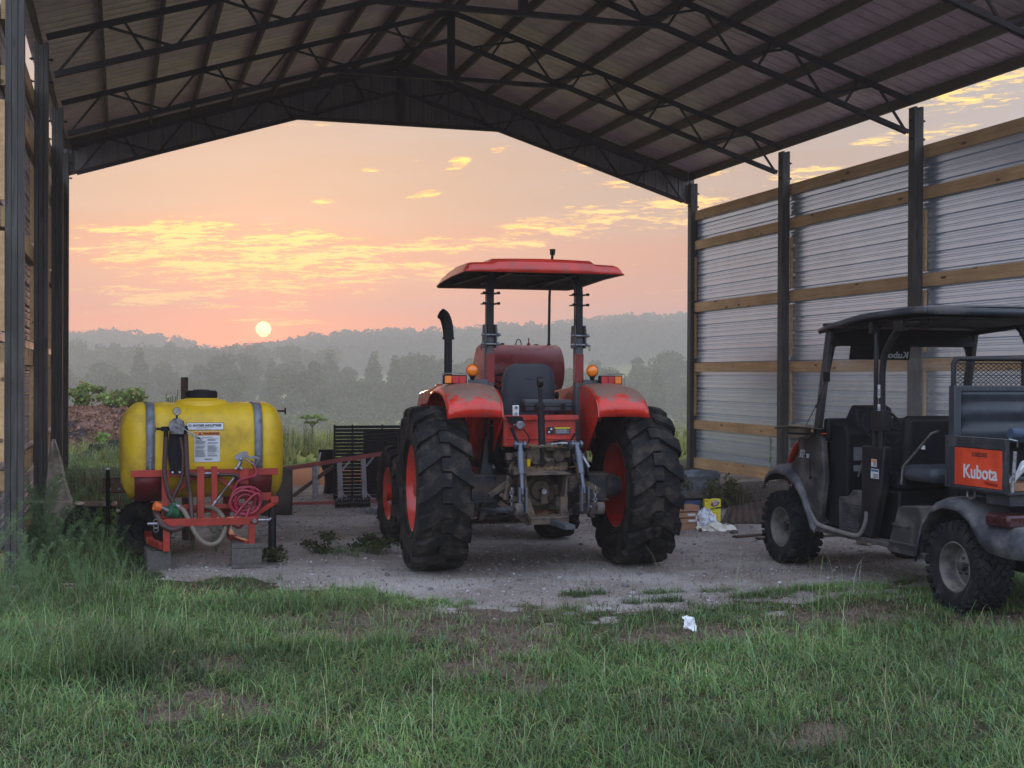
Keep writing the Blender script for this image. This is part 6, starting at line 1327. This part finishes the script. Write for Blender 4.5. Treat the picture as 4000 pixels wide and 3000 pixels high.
for i in range(48):
    a = rr.uniform(-1.8, 1.95); h = rr.uniform(0, .52)*(1-.35*abs(a)/1.8); cs.append((a, rr.uniform(-.5, .5), h+.02, rr.uniform(.12, .26), .22, rr.uniform(.08, .17))); tw.append(((a*.4, 0, -.25), (a, cs[-1][1], h)))
V, F, C = leaf_cloud(cs, 9000, .045, [(.17, .26, .05), (.24, .33, .07), (.13, .20, .045), (.26, .17, .08)], 3, shell=.1); part('foliage', fast_mesh('bush', V, F, M_leaf, C), None, bu); part('twigs', twigs(tw, 1, .014), M_bark, bu)
sp1 = thing('sprout', 'bright lime-green leafy weed at the foot of the mulch heap', 'weed', (.47, 8.7, hgt(.47, 8.7))); V, F, C = leaf_cloud([(0, 0, .28, .13, .1, .13), (.02, 0, .12, .09, .1, .12)], 260, .05, [(.16, .30, .04), (.20, .34, .06)], 4, shell=.2); part('foliage', fast_mesh('sprout', V, F, M_leaf, C), None, sp1); part('stem', twigs([((0, 0, 0), (0, 0, .3))], 1), M_bark, sp1)
th = thing('thistle', 'slim upright thistle stalks rising behind the yellow tank', 'weed', (1.95, 7.5, -.05))
mb = MB(); rr = random.Random(4)
for i in range(7): x = rr.uniform(-.14, .14); mb.tube([(x*.3, 0, .0), (x*.8, 0, .8), (x, 0, 1.30+rr.uniform(-.12, .14))], [.008, .006, .012], 5)
for i in range(70): t = rr.uniform(.2, 1); x = rr.uniform(-.14, .14)*t; mb.beam((x, 0, 1.3*t), (x+rr.uniform(-.05, .05), rr.uniform(-.04, .04), 1.3*t+.05), .008, .003)
part('stalks', mb, mat('thistle_green', (.10, .13, .06), .7), th)
# dog fennel weeds in front of the left posts and around the sprayer
M_fen = mat('fennel_green', (.12, .20, .075), .6, var=.35, bmp=0)
def fennel(seed, h):
    rr = random.Random(seed); mb = MB()
    for k in range(5):
        a = rr.uniform(0, 6.28); le = rr.uniform(.1, .5); tip = Vector((math.cos(a)*le*h, math.sin(a)*le*h, h*rr.uniform(.7, 1))); pts = [Vector((0, 0, 0)), tip*.5+Vector((0, 0, .12*h)), tip]
        S = spline(pts, 8); mb.tube(S, [.0045*(1-.7*i/(len(S)-1)) for i in range(len(S))], 4)
        for i in range(2, len(S)):
            for j in range(4):
                b = rr.uniform(0, 6.28); L = rr.uniform(.05, .17)*(1.15-.6*i/len(S)); d = Vector((math.cos(b), math.sin(b), rr.uniform(.2, 1.1))).normalized(); p0 = S[i]; p1 = p0+d*L
                mb.beam(p0, p1, .0022, .0022)
                for q in range(5):
                    t = rr.uniform(.2, 1); c = p0.lerp(p1, t); e = c+Vector((rr.gauss(0, 1), rr.gauss(0, 1), rr.uniform(0, 1.4))).normalized()*rr.uniform(.015, .045); mb.beam(c, e, .0016, .0016)
    me = mb.mesh('fennel', fixn=False, ang=80); me.materials.append(M_fen); return me
fm = [fennel(s, 1.0) for s in (1, 2, 3)]
spots = [(.02, -10.15, .62), (.25, -9.7, .75), (.5, -9.3, .55), (.12, -9.0, .85), (.38, -10.4, .5), (.65, -9.9, .45), (-.12, -10.95, .7), (.2, -11.3, .48), (.55, -10.9, .42), (.75, -10.5, .4), (-.1, -8.7, .95), (.7, -8.8, .4), (.85, -9.6, .42), (-.05, -12.0, .55), (.3, -12.0, .45), (.62, -11.8, .35), (.9, -11.3, .3), (.15, -12.7, .5), (1.55, -9.35, .36), (1.35, -9.6, .33), (1.75, -9.5, .35), (.5, -7.4, .5)]
for i, (x, y, s) in enumerate(spots):
    o = link('dog_fennel', fm[i % 3]); o.location = (x, y, -.01); o.scale = (s, s, s); o.rotation_euler = (0, 0, i*1.9)
    tag(o, 'feathery dark green weed among the tangle growing around the left posts and sprayer', 'weed', 'feathery weeds around the left posts and sprayer')
# low leafy weeds on gravel
def low_weed(x, y, w, h, n, lab, cols=((.05, .075, .025), (.09, .09, .03), (.035, .06, .02)), ls=.016):
    t = thing('weed_clump', lab, 'weed', (x, y, 0)); rr = random.Random(int(x*100)); cs = [(rr.uniform(-w, w), rr.uniform(-w, w)*.8, rr.uniform(.02, h), w*.28, w*.28, h*.35) for _ in range(14)]
    V, F, C = leaf_cloud(cs, n, ls, list(cols), 6, shell=.2); part('foliage', fast_mesh('weed', V, F, M_leaf, C), None, t); part('stems', twigs([((0, 0, 0), c[:3]) for c in cs], 1, .003), M_fen, t)
low_weed(2.95, -9.75, .38, .13, 1500, 'low spreading green weed on gravel left of the rear left tractor tyre')
low_weed(2.05, -10.3, .22, .12, 600, 'small leafy weed beside the right sprayer block', ((.05, .07, .025), (.06, .05, .02)))
low_weed(.80, -9.0, .10, .36, 260, 'bright broad-leaved weed at the black pipe left of the sprayer', ((.10, .17, .03), (.14, .22, .05)), .03)
low_weed(8.15, -6.65, .38, .30, 1500, 'mass of dry grass stalks in front of the cut-down drum', ((.09, .10, .03), (.16, .13, .06), (.05, .07, .02)), .022)
V, F, C = blades(np.stack([rng.uniform(7.75, 8.9, 700), rng.uniform(-7.1, -6.5, 700), np.zeros(700)], 1), rng.uniform(.12, .42, 700), rng.uniform(.003, .006, 700), np.array([(.15, .13, .06)])*rng.uniform(.4, 1.3, (700, 1)), .6, .5, 8)
o = link('dry_grass', fast_mesh('dry_grass', V, F, M_grass, C)); tag(o, kind='stuff', label='tangled dry grass in front of the cut drum', cat='grass')
tw_ = thing('tall_weed', 'single tall spindly weed growing in front of the second right post', 'weed', (9.88, -5.0, 0)); mb = MB(); rr = random.Random(2); mb.tube([(0, 0, 0), (.01, 0, .35), (-.02, 0, .78)], [.006, .005, .002], 6)
for i in range(90): z = rr.uniform(.18, .76); a = rr.uniform(0, 6.28); L = rr.uniform(.03, .08)*(1.2-z); mb.beam((0, 0, z), (L*math.cos(a), L*math.sin(a), z+.03), .006, .002)
part('stem', mb, M_fen, tw_)
# field weeds, sapling
for i, (x, y, s, lab) in enumerate([(4.35, 5.3, .8, 'tall brown-green weed stalks in the field just right of the yellow tank'), (4.9, 5.6, .7, 'second clump of weed stalks in the field right of the yellow tank'), (5.6, 6.6, .6, 'third clump of weed stalks in the field, nearest the slatted panel'), (3.9, 4.6, .75, 'weed stalks in the field closest to the yellow tank edge')]):
    t = thing('weed_stalks', lab, 'weed', (x, y, -.03), group='weed stalks in the field'); mb = MB(); rr = random.Random(i)
    for k in range(16): a, b_ = rr.uniform(-.3, .3), rr.uniform(-.2, .2); h = rr.uniform(.4, 1)*s; mb.tube([(a, b_, 0), (a*1.1, b_, h*.6), (a*1.15, b_, h)], [.007, .005, .003], 4); [mb.beam((a, b_, z), (a+rr.uniform(-.08, .08), b_, z+.05), .012, .003) for z in np.linspace(.1, h, 7)]
    part('stalks', mb, mat('stalk_olive', (.10, .11, .04), .8), t)
sa = thing('sapling', 'small flat-topped pale green sapling in the field beyond the red frame', 'sapling', (5.7, 12.5, hgt(5.7, 12.5))); part('trunk', twigs([((0, 0, 0), (.02, 0, .62)), ((.02, 0, .5), (-.18, 0, .74)), ((.02, 0, .5), (.2, 0, .7))], 1, .018), M_bark, sa)
V, F, C = leaf_cloud([(-.15, 0, .76, .2, .2, .035), (.1, 0, .78, .22, .2, .04), (.28, 0, .70, .14, .12, .03), (0, 0, .62, .2, .1, .03)], 700, .035, [(.16, .22, .05), (.20, .26, .08)], 5, shell=.1); part('crown', fast_mesh('sap', V, F, M_leaf, C), None, sa)
for x, y, h, lab in [(6.35, 36.6, 1.02, 'leftmost thin fence post beyond the field crest, beside the yellow tank'), (6.95, 37.2, 1.15, 'second thin fence post from the yellow tank beyond the crest'), (8.0, 36.0, 1.02, 'third fence post beyond the crest, behind the sapling stem'), (9.2, 35.6, 1.2, 'fourth fence post beyond the crest, right of the sapling'), (10.25, 35.2, 1.35, 'fifth fence post beyond the crest, left of the small gate')]: fence_post(x, y, hgt(x, y), h, lab)
gt = thing('wooden_gate', 'small weathered gate frame of two posts and a rail beyond the field crest', 'gate', (11.5, 34.6, hgt(11.5, 34.6)))
mb = MB(); mb.box(-.40, -.33, 0, .07, -.2, 1.50); part('gate_post', mb, M_rust, gt); mb = MB(); mb.box(.33, .40, 0, .07, -.2, 1.50); part('gate_post', mb, M_rust, gt); mb = MB(); mb.box(-.33, .33, .01, .05, 1.34, 1.40); part('gate_rail', mb, W_plank, gt)
# ---------------------------------------------------------------- trees
def tree_mesh(seed, H, Wd, n, ls, cols, kind):
    rr = random.Random(seed); cs = []
    if kind == 'pine':
        for k in range(9):
            t = k/8; w = Wd*(.5-.36*t)*rr.uniform(.8, 1.15); cs.append((rr.uniform(-.1, .1)*w, rr.uniform(-.1, .1)*w, H*(.30+.68*t), w, w, H*.07))
    else:
        for k in range(22):
            a = rr.uniform(0, 6.28); rd = rr.uniform(.1, .40)*Wd; z = H*rr.uniform(.22, .88); f = 1-.55*max(0, (z/H-.6)/.4); s = Wd*rr.uniform(.13, .24); cs.append((rd*f*math.cos(a), rd*f*math.sin(a), z, s, s, s*rr.uniform(.65, .9)))
        cs.append((0, 0, H*.9, Wd*.15, Wd*.15, H*.07))
    V, F, C = leaf_cloud(cs, n, ls, cols, seed, shell=.62); me = fast_mesh('crown', V, F, M_leaf, C)
    mb = MB(); mb.tube([(0, 0, -1), (.1, .05, H*.4), (0, .1, H*.85)], [H*.02, H*.014, H*.004], 7)
    for c in cs[::2]: mb.tube([(0, 0, max(0, c[2]-H*.16)), (c[0]*.8, c[1]*.8, c[2])], [H*.007, H*.002], 5)
    tm = mb.mesh('trunk'); tm.materials.append(M_bark); return me, tm
def row_of_trees(protos, pts, label, group):
    for i, (x, y, z, s) in enumerate(pts):
        cm, tm = protos[int(rr.random()*len(protos))]; t = thing('tree', label, 'tree', (x, y, z), i*1.3, group); t.scale = (s*random.uniform(.9, 1.15), s*random.uniform(.9, 1.15), s)
        link('crown', cm, t); link('trunk', tm, t)
NEAR = [tree_mesh(s, 14, w, 7000, .27, GREENS, 'b') for s, w in ((1, 9), (2, 7.5), (3, 10), (4, 6.5), (5, 8), (6, 8))]+[tree_mesh(s, 14, w, 5200, .26, GREENS, 'pine') for s, w in ((7, 5.5),)]
MID = [tree_mesh(s, 15, w, 3200, .42, GREENS, 'b') for s, w in ((11, 11), (12, 13), (13, 9))]
def polar(az, d): a = R_(az); return CAM.x+d*math.sin(a), CAM.y+d*math.cos(a)
def top_to(v, d): return 1.65+(814-v)/2800*d*.97
rr = random.Random(21); pts = []
topv = [(-6, 790), (-2, 786), (0, 778), (2, 770), (3.5, 772), (5, 760), (6, 780), (7.5, 772), (9, 768), (10.5, 778), (12, 764), (14, 785), (17, 772), (20, 790), (22, 778), (24, 768), (27, 775), (34, 770), (44, 770)]
def tv(az, T):
    for (a, b), (c, d) in zip(T, T[1:]):
        if a <= az <= c: return b+(d-b)*(az-a)/(c-a)
    return T[-1][1]
az = -6.5
while az < 33:
    for layer in range(2):
        d = rr.uniform(285, 315) if layer == 0 else rr.uniform(320, 360); a = az+rr.uniform(-.5, .5); x, y = polar(a, d); z = hgt(x, y); H = top_to(tv(a, topv)+(rr.uniform(4, 50) if layer == 0 else rr.uniform(-20, 18)), d)-z; pts.append((x, y, z, H/14))
    az += 1.15
row_of_trees(NEAR, pts, 'broad green tree of the misty tree line below the field', 'trees of the near misty tree line')
pts = []; az = -6
T2 = [(-6, 752), (-2, 745), (0, 742), (3, 746), (6, 748), (9, 762), (13, 770)]
while az < 9: d = rr.uniform(460, 490); x, y = polar(az, d); z = hgt(x, y); pts.append((x, y, z, (top_to(tv(az, T2)+rr.uniform(-7, 10), d)-z)/15)); az += rr.uniform(.55, 1.0)
row_of_trees(MID, pts, 'hazy round-crowned tree behind the near tree line on the left', 'trees of the second misty row')
# undergrowth at the wood's edge
cs = []
for i in range(240): az = rr.uniform(-7, 34); d = rr.uniform(255, 290); x, y = polar(az, d); cs.append((x, y, hgt(x, y)+2, rr.uniform(3.4, 6), 4, rr.uniform(2.5, 6)))
V, F, C = leaf_cloud(cs, 42000, .5, GREENS, 77, shell=.7); o = link('undergrowth', fast_mesh('undergrowth', V, F, M_leaf, C)); tag(o, kind='stuff', label='dense leafy undergrowth along the foot of the tree line', cat='undergrowth')
# far woods on the ridge
def forest(name, label, az0, az1, T, dr, nt_, H, seed, pine, per=170, ls=.8):
    rr = random.Random(seed); r = np.random.default_rng(seed); cs = []
    for i in range(nt_):
        a = rr.uniform(az0, az1); back = rr.random(); d = dr[0]+(dr[1]-dr[0])*back; x, y = polar(a, d); top = top_to(tv(a, T)+(1-back)*(26 if dr[0] < 700 else 8)+rr.uniform(-3, 4), d); h = H*rr.uniform(.8, 1.1)
        if rr.random() < pine: cs += [(x, y, top-h*.10, h*.03, h*.03, h*.10), (x, y, top-h*.26, h*.09, h*.09, h*.10), (x, y, top-h*.45, h*.15, h*.15, h*.12)]
        else: cs += [(x, y, top-h*.16, h*.20, h*.20, h*.17), (x+rr.uniform(-2, 2), y, top-h*.34, h*.26, h*.26, h*.22)]
        cs.append((x, y, top-h*.7, h*.25, h*.25, h*.3))
    V, F, C = leaf_cloud(cs, nt_*per, ls, [(.030, .045, .018), (.042, .058, .022), (.024, .036, .018)], seed, shell=.8); o = link(name, fast_mesh(name, V, F, M_leaf, C)); tag(o, kind='stuff', label=label, cat='forest')
T3 = [(0, 768), (3.1, 757), (5.0, 742), (5.9, 737), (7, 727), (9, 713), (11, 706), (14.5, 700), (18, 688), (20, 680), (22, 672), (24.5, 667), (30, 662), (36, 664), (44, 670)]
forest('ridge_forest', 'long pine-covered ridge rising to the right through the mist', 1.5, 40, T3, (650, 780), 1700, 20, 5, .55, 170, 1.2)
T4 = [(-9, 725), (-2.2, 722), (-.5, 716), (.8, 718), (2, 726), (3.2, 742), (4, 760)]
forest('hill_forest', 'faint rounded wooded hill at far left beneath the sunrise sky', -9, 4, T4, (815, 845), 190, 22, 6, .1, 150, 1.2)
# ================================================================ SKY, SUN, HAZE
SUN = Vector((.10194, .99417, .03512)).normalized(); SEL = 2.01; SAZ = 5.85
w = bpy.data.worlds.new('World'); scene.world = w; w.use_nodes = True; nt = w.node_tree; bg = nt.nodes['Background']
tc = nt.nodes.new('ShaderNodeTexCoord'); sp3 = nt.nodes.new('ShaderNodeSeparateXYZ'); nv = nt.nodes.new('ShaderNodeVectorMath'); nv.operation = 'NORMALIZE'; lk(nt, tc.outputs['Generated'], nv.inputs[0]); lk(nt, nv.outputs[0], sp3.inputs[0])
AZ = mth(nt, 'MULTIPLY', mth(nt, 'ARCTAN2', sp3.outputs[0], sp3.outputs[1]), 180/math.pi); EL = mth(nt, 'MULTIPLY', mth(nt, 'ARCSINE', sp3.outputs[2]), 180/math.pi)
def ramp(nt, x, lo, hi, stops):
    n = nt.nodes.new('ShaderNodeValToRGB'); n.color_ramp.interpolation = 'EASE'; e = n.color_ramp.elements
    while len(e) < len(stops): e.new(.5)
    for q, (p, c) in zip(e, stops): q.position = (p-lo)/(hi-lo); q.color = (*c, 1)
    lk(nt, mth(nt, 'DIVIDE', mth(nt, 'SUBTRACT', x, lo), hi-lo, clamp=True), n.inputs[0]); return n.outputs[0]
sunside = ramp(nt, EL, -5, 90, SKY_FRONT); away = ramp(nt, EL, -5, 90, SKY_BACK)
daz = mth(nt, 'ABSOLUTE', mth(nt, 'SUBTRACT', AZ, SAZ)); base = mixc(nt, smooth(nt, daz, 20, 95), sunside, away)
# warm glow near the sun
dp = nt.nodes.new('ShaderNodeVectorMath'); dp.operation = 'DOT_PRODUCT'; dp.inputs[1].default_value = SUN; lk(nt, nv.outputs[0], dp.inputs[0])
ang = mth(nt, 'MULTIPLY', mth(nt, 'ARCCOSINE', mth(nt, 'MINIMUM', dp.outputs['Value'], 1.0)), 180/math.pi)
gl = mth(nt, 'POWER', smooth(nt, ang, 0, 9, 1, 0), 2.0); base = mixc(nt, mth(nt, 'MULTIPLY', gl, 1.0), base, GLOW, 'ADD')
gl2 = mth(nt, 'POWER', smooth(nt, ang, 0, 1.8, 1, 0), 2.0); base = mixc(nt, gl2, base, GLOW2, 'ADD')
# clouds
cb = nt.nodes.new('ShaderNodeCombineXYZ'); lk(nt, mth(nt, 'MULTIPLY', AZ, .13), cb.inputs[0]); lk(nt, mth(nt, 'MULTIPLY', mth(nt, 'ADD', EL, mth(nt, 'MULTIPLY', AZ, -.05)), 1.1), cb.inputs[1])
cn = noi(nt, cb.outputs[0], 2.3, 9, .66, .45); cb2 = nt.nodes.new('ShaderNodeCombineXYZ'); lk(nt, mth(nt, 'MULTIPLY', AZ, .8), cb2.inputs[0]); lk(nt, mth(nt, 'MULTIPLY', EL, 5.5), cb2.inputs[1])
fn = noi(nt, cb2.outputs[0], 1.4, 6, .7, .8)
def blob(a, e, ra, re, tilt=0):
    x = mth(nt, 'DIVIDE', mth(nt, 'SUBTRACT', AZ, a), ra); y = mth(nt, 'DIVIDE', mth(nt, 'SUBTRACT', mth(nt, 'SUBTRACT', EL, e), mth(nt, 'MULTIPLY', mth(nt, 'SUBTRACT', AZ, a), tilt)), re)
    q = mth(nt, 'ADD', mth(nt, 'MULTIPLY', x, x), mth(nt, 'MULTIPLY', y, y)); return smooth(nt, q, .15, 1.0, 1, 0)
mk = blob(5.0, 5.15, 8.2, 1.9, -.05); mk1 = mk
for a in ((2.5, 3.3, 6, .55, -.02), (5.8, 3.1, 3.0, .5, 0), (15.5, 5.9, 6, .55, .08), (20.5, 7.0, 5, .8, .14), (11, 4.6, 7, .55, -.02), (14.3, 9.3, .7, .4, .4), (10.5, 9.0, .6, .15, .1), (19.5, 9.2, 1.0, .2, .1), (16, 9.9, .5, .15, .1), (8.5, 7.6, .7, .2, .1), (12.8, 7.9, .9, .25, .2), (24, 7.2, 3.4, .8, .1), (24, 8.8, 4, .5, .1), (36, 12.2, 5, 1.4, .1), (29.5, 8.6, 2.5, .5, .1), (34, 10.2, 3, .4, .1), (-60, 20, 30, 8, 0), (60, 25, 22, 9, 0), (6.3, 2.35, 3.0, .22, 0)): mk = mth(nt, 'MAXIMUM', mk, blob(*a))
dens = mth(nt, 'ADD', mth(nt, 'ADD', cn, mth(nt, 'MULTIPLY', mth(nt, 'SUBTRACT', fn, .5), .80)), mth(nt, 'ADD', mth(nt, 'MULTIPLY', mk, .14), mth(nt, 'MULTIPLY', mk1, .045)))
cl = smooth(nt, dens, .590, .680)
hi = smooth(nt, mth(nt, 'ADD', cn, mth(nt, 'MULTIPLY', mth(nt, 'SUBTRACT', fn, .5), .5)), .64, .74, 0, .45); cl = mth(nt, 'MAXIMUM', mth(nt, 'MULTIPLY', cl, smooth(nt, mk, 0, .25)), hi)
cloudc = mixc(nt, smooth(nt, daz, 5, 32), CLOUD_A, CLOUD_B); cloudc = mixc(nt, smooth(nt, dens, .65, .74, 0, .85), cloudc, CLOUD_C)
base = mixc(nt, mth(nt, 'MULTIPLY', cl, .9), base, cloudc)
hz = noi(nt, cb.outputs[0], .8, 4, .5); base = mixc(nt, smooth(nt, hz, .35, .7, 0, .22), base, (.55, .52, .52))
# below the horizon
base = mixc(nt, smooth(nt, EL, -.5, -4), base, (.10, .09, .08))
# the disc, crossed by two thin cloud bars
disc = smooth(nt, ang, .30, .345, 1, 0); bars = mth(nt, 'MAXIMUM', mth(nt, 'MULTIPLY', smooth(nt, mth(nt, 'ABSOLUTE', mth(nt, 'SUBTRACT', EL, 1.935)), .012, .03, 1, 0), smooth(nt, AZ, 5.95, 5.75, 0, 1)), smooth(nt, mth(nt, 'ABSOLUTE', mth(nt, 'SUBTRACT', EL, 1.79)), .015, .04, 1, 0))
disc = mth(nt, 'MULTIPLY', disc, mth(nt, 'SUBTRACT', 1.0, mth(nt, 'MULTIPLY', bars, .85))); base = mixc(nt, disc, base, DISC)
sky = nt.nodes.new('ShaderNodeTexSky'); sky.sky_type = 'NISHITA'; sky.sun_disc = False; sky.sun_elevation = R_(SEL); sky.sun_rotation = R_(SAZ)
nis = mixc(nt, 1.0, (0, 0, 0), sky.outputs[0], 'ADD'); nb = nt.nodes.new('ShaderNodeBackground'); lk(nt, sky.outputs[0], nb.inputs[0]); nb.inputs[1].default_value = .05
lk(nt, base, bg.inputs[0]); bg.inputs[1].default_value = WORLD; ad = nt.nodes.new('ShaderNodeAddShader'); lk(nt, bg.outputs[0], ad.inputs[0]); lk(nt, nb.outputs[0], ad.inputs[1]); lk(nt, ad.outputs[0], nt.nodes['World Output'].inputs[0])
sl_ = bpy.data.lights.new('sun', 'SUN'); sl_.energy = SUN_E; sl_.angle = R_(.7); sl_.color = (1, .50, .26); so = bpy.data.objects.new('sun', sl_); col.objects.link(so); so.rotation_euler = (-SUN).to_track_quat('-Z', 'Y').to_euler()
hz_ = MB(); hz_.box(-620, 860, -60, 860, -16, 50)
hm = bpy.data.materials.new('haze_air'); hm.use_nodes = True; n_ = hm.node_tree.nodes; n_.remove(n_['Principled BSDF']); pv = n_.new('ShaderNodeVolumePrincipled'); pv.inputs['Color'].default_value = (*HAZE_C, 1); pv.inputs['Density'].default_value = HAZE_D; pv.inputs['Anisotropy'].default_value = HAZE_G
hm.node_tree.links.new(pv.outputs[0], n_['Material Output'].inputs['Volume']); o = part('haze', hz_, hm); tag(o, kind='stuff')
vs = scene.view_settings; vs.view_transform = 'Standard'; vs.look = 'None'; vs.gamma = 1; vs.exposure = EXPO; vs.use_curve_mapping = False
cy = scene.cycles; cy.max_bounces = 8; cy.diffuse_bounces = 4; cy.glossy_bounces = 3; cy.transmission_bounces = 4; cy.transparent_max_bounces = 16; cy.volume_bounces = 2; cy.sample_clamp_indirect = 6; cy.sample_clamp_direct = 0
cy.use_denoising = True
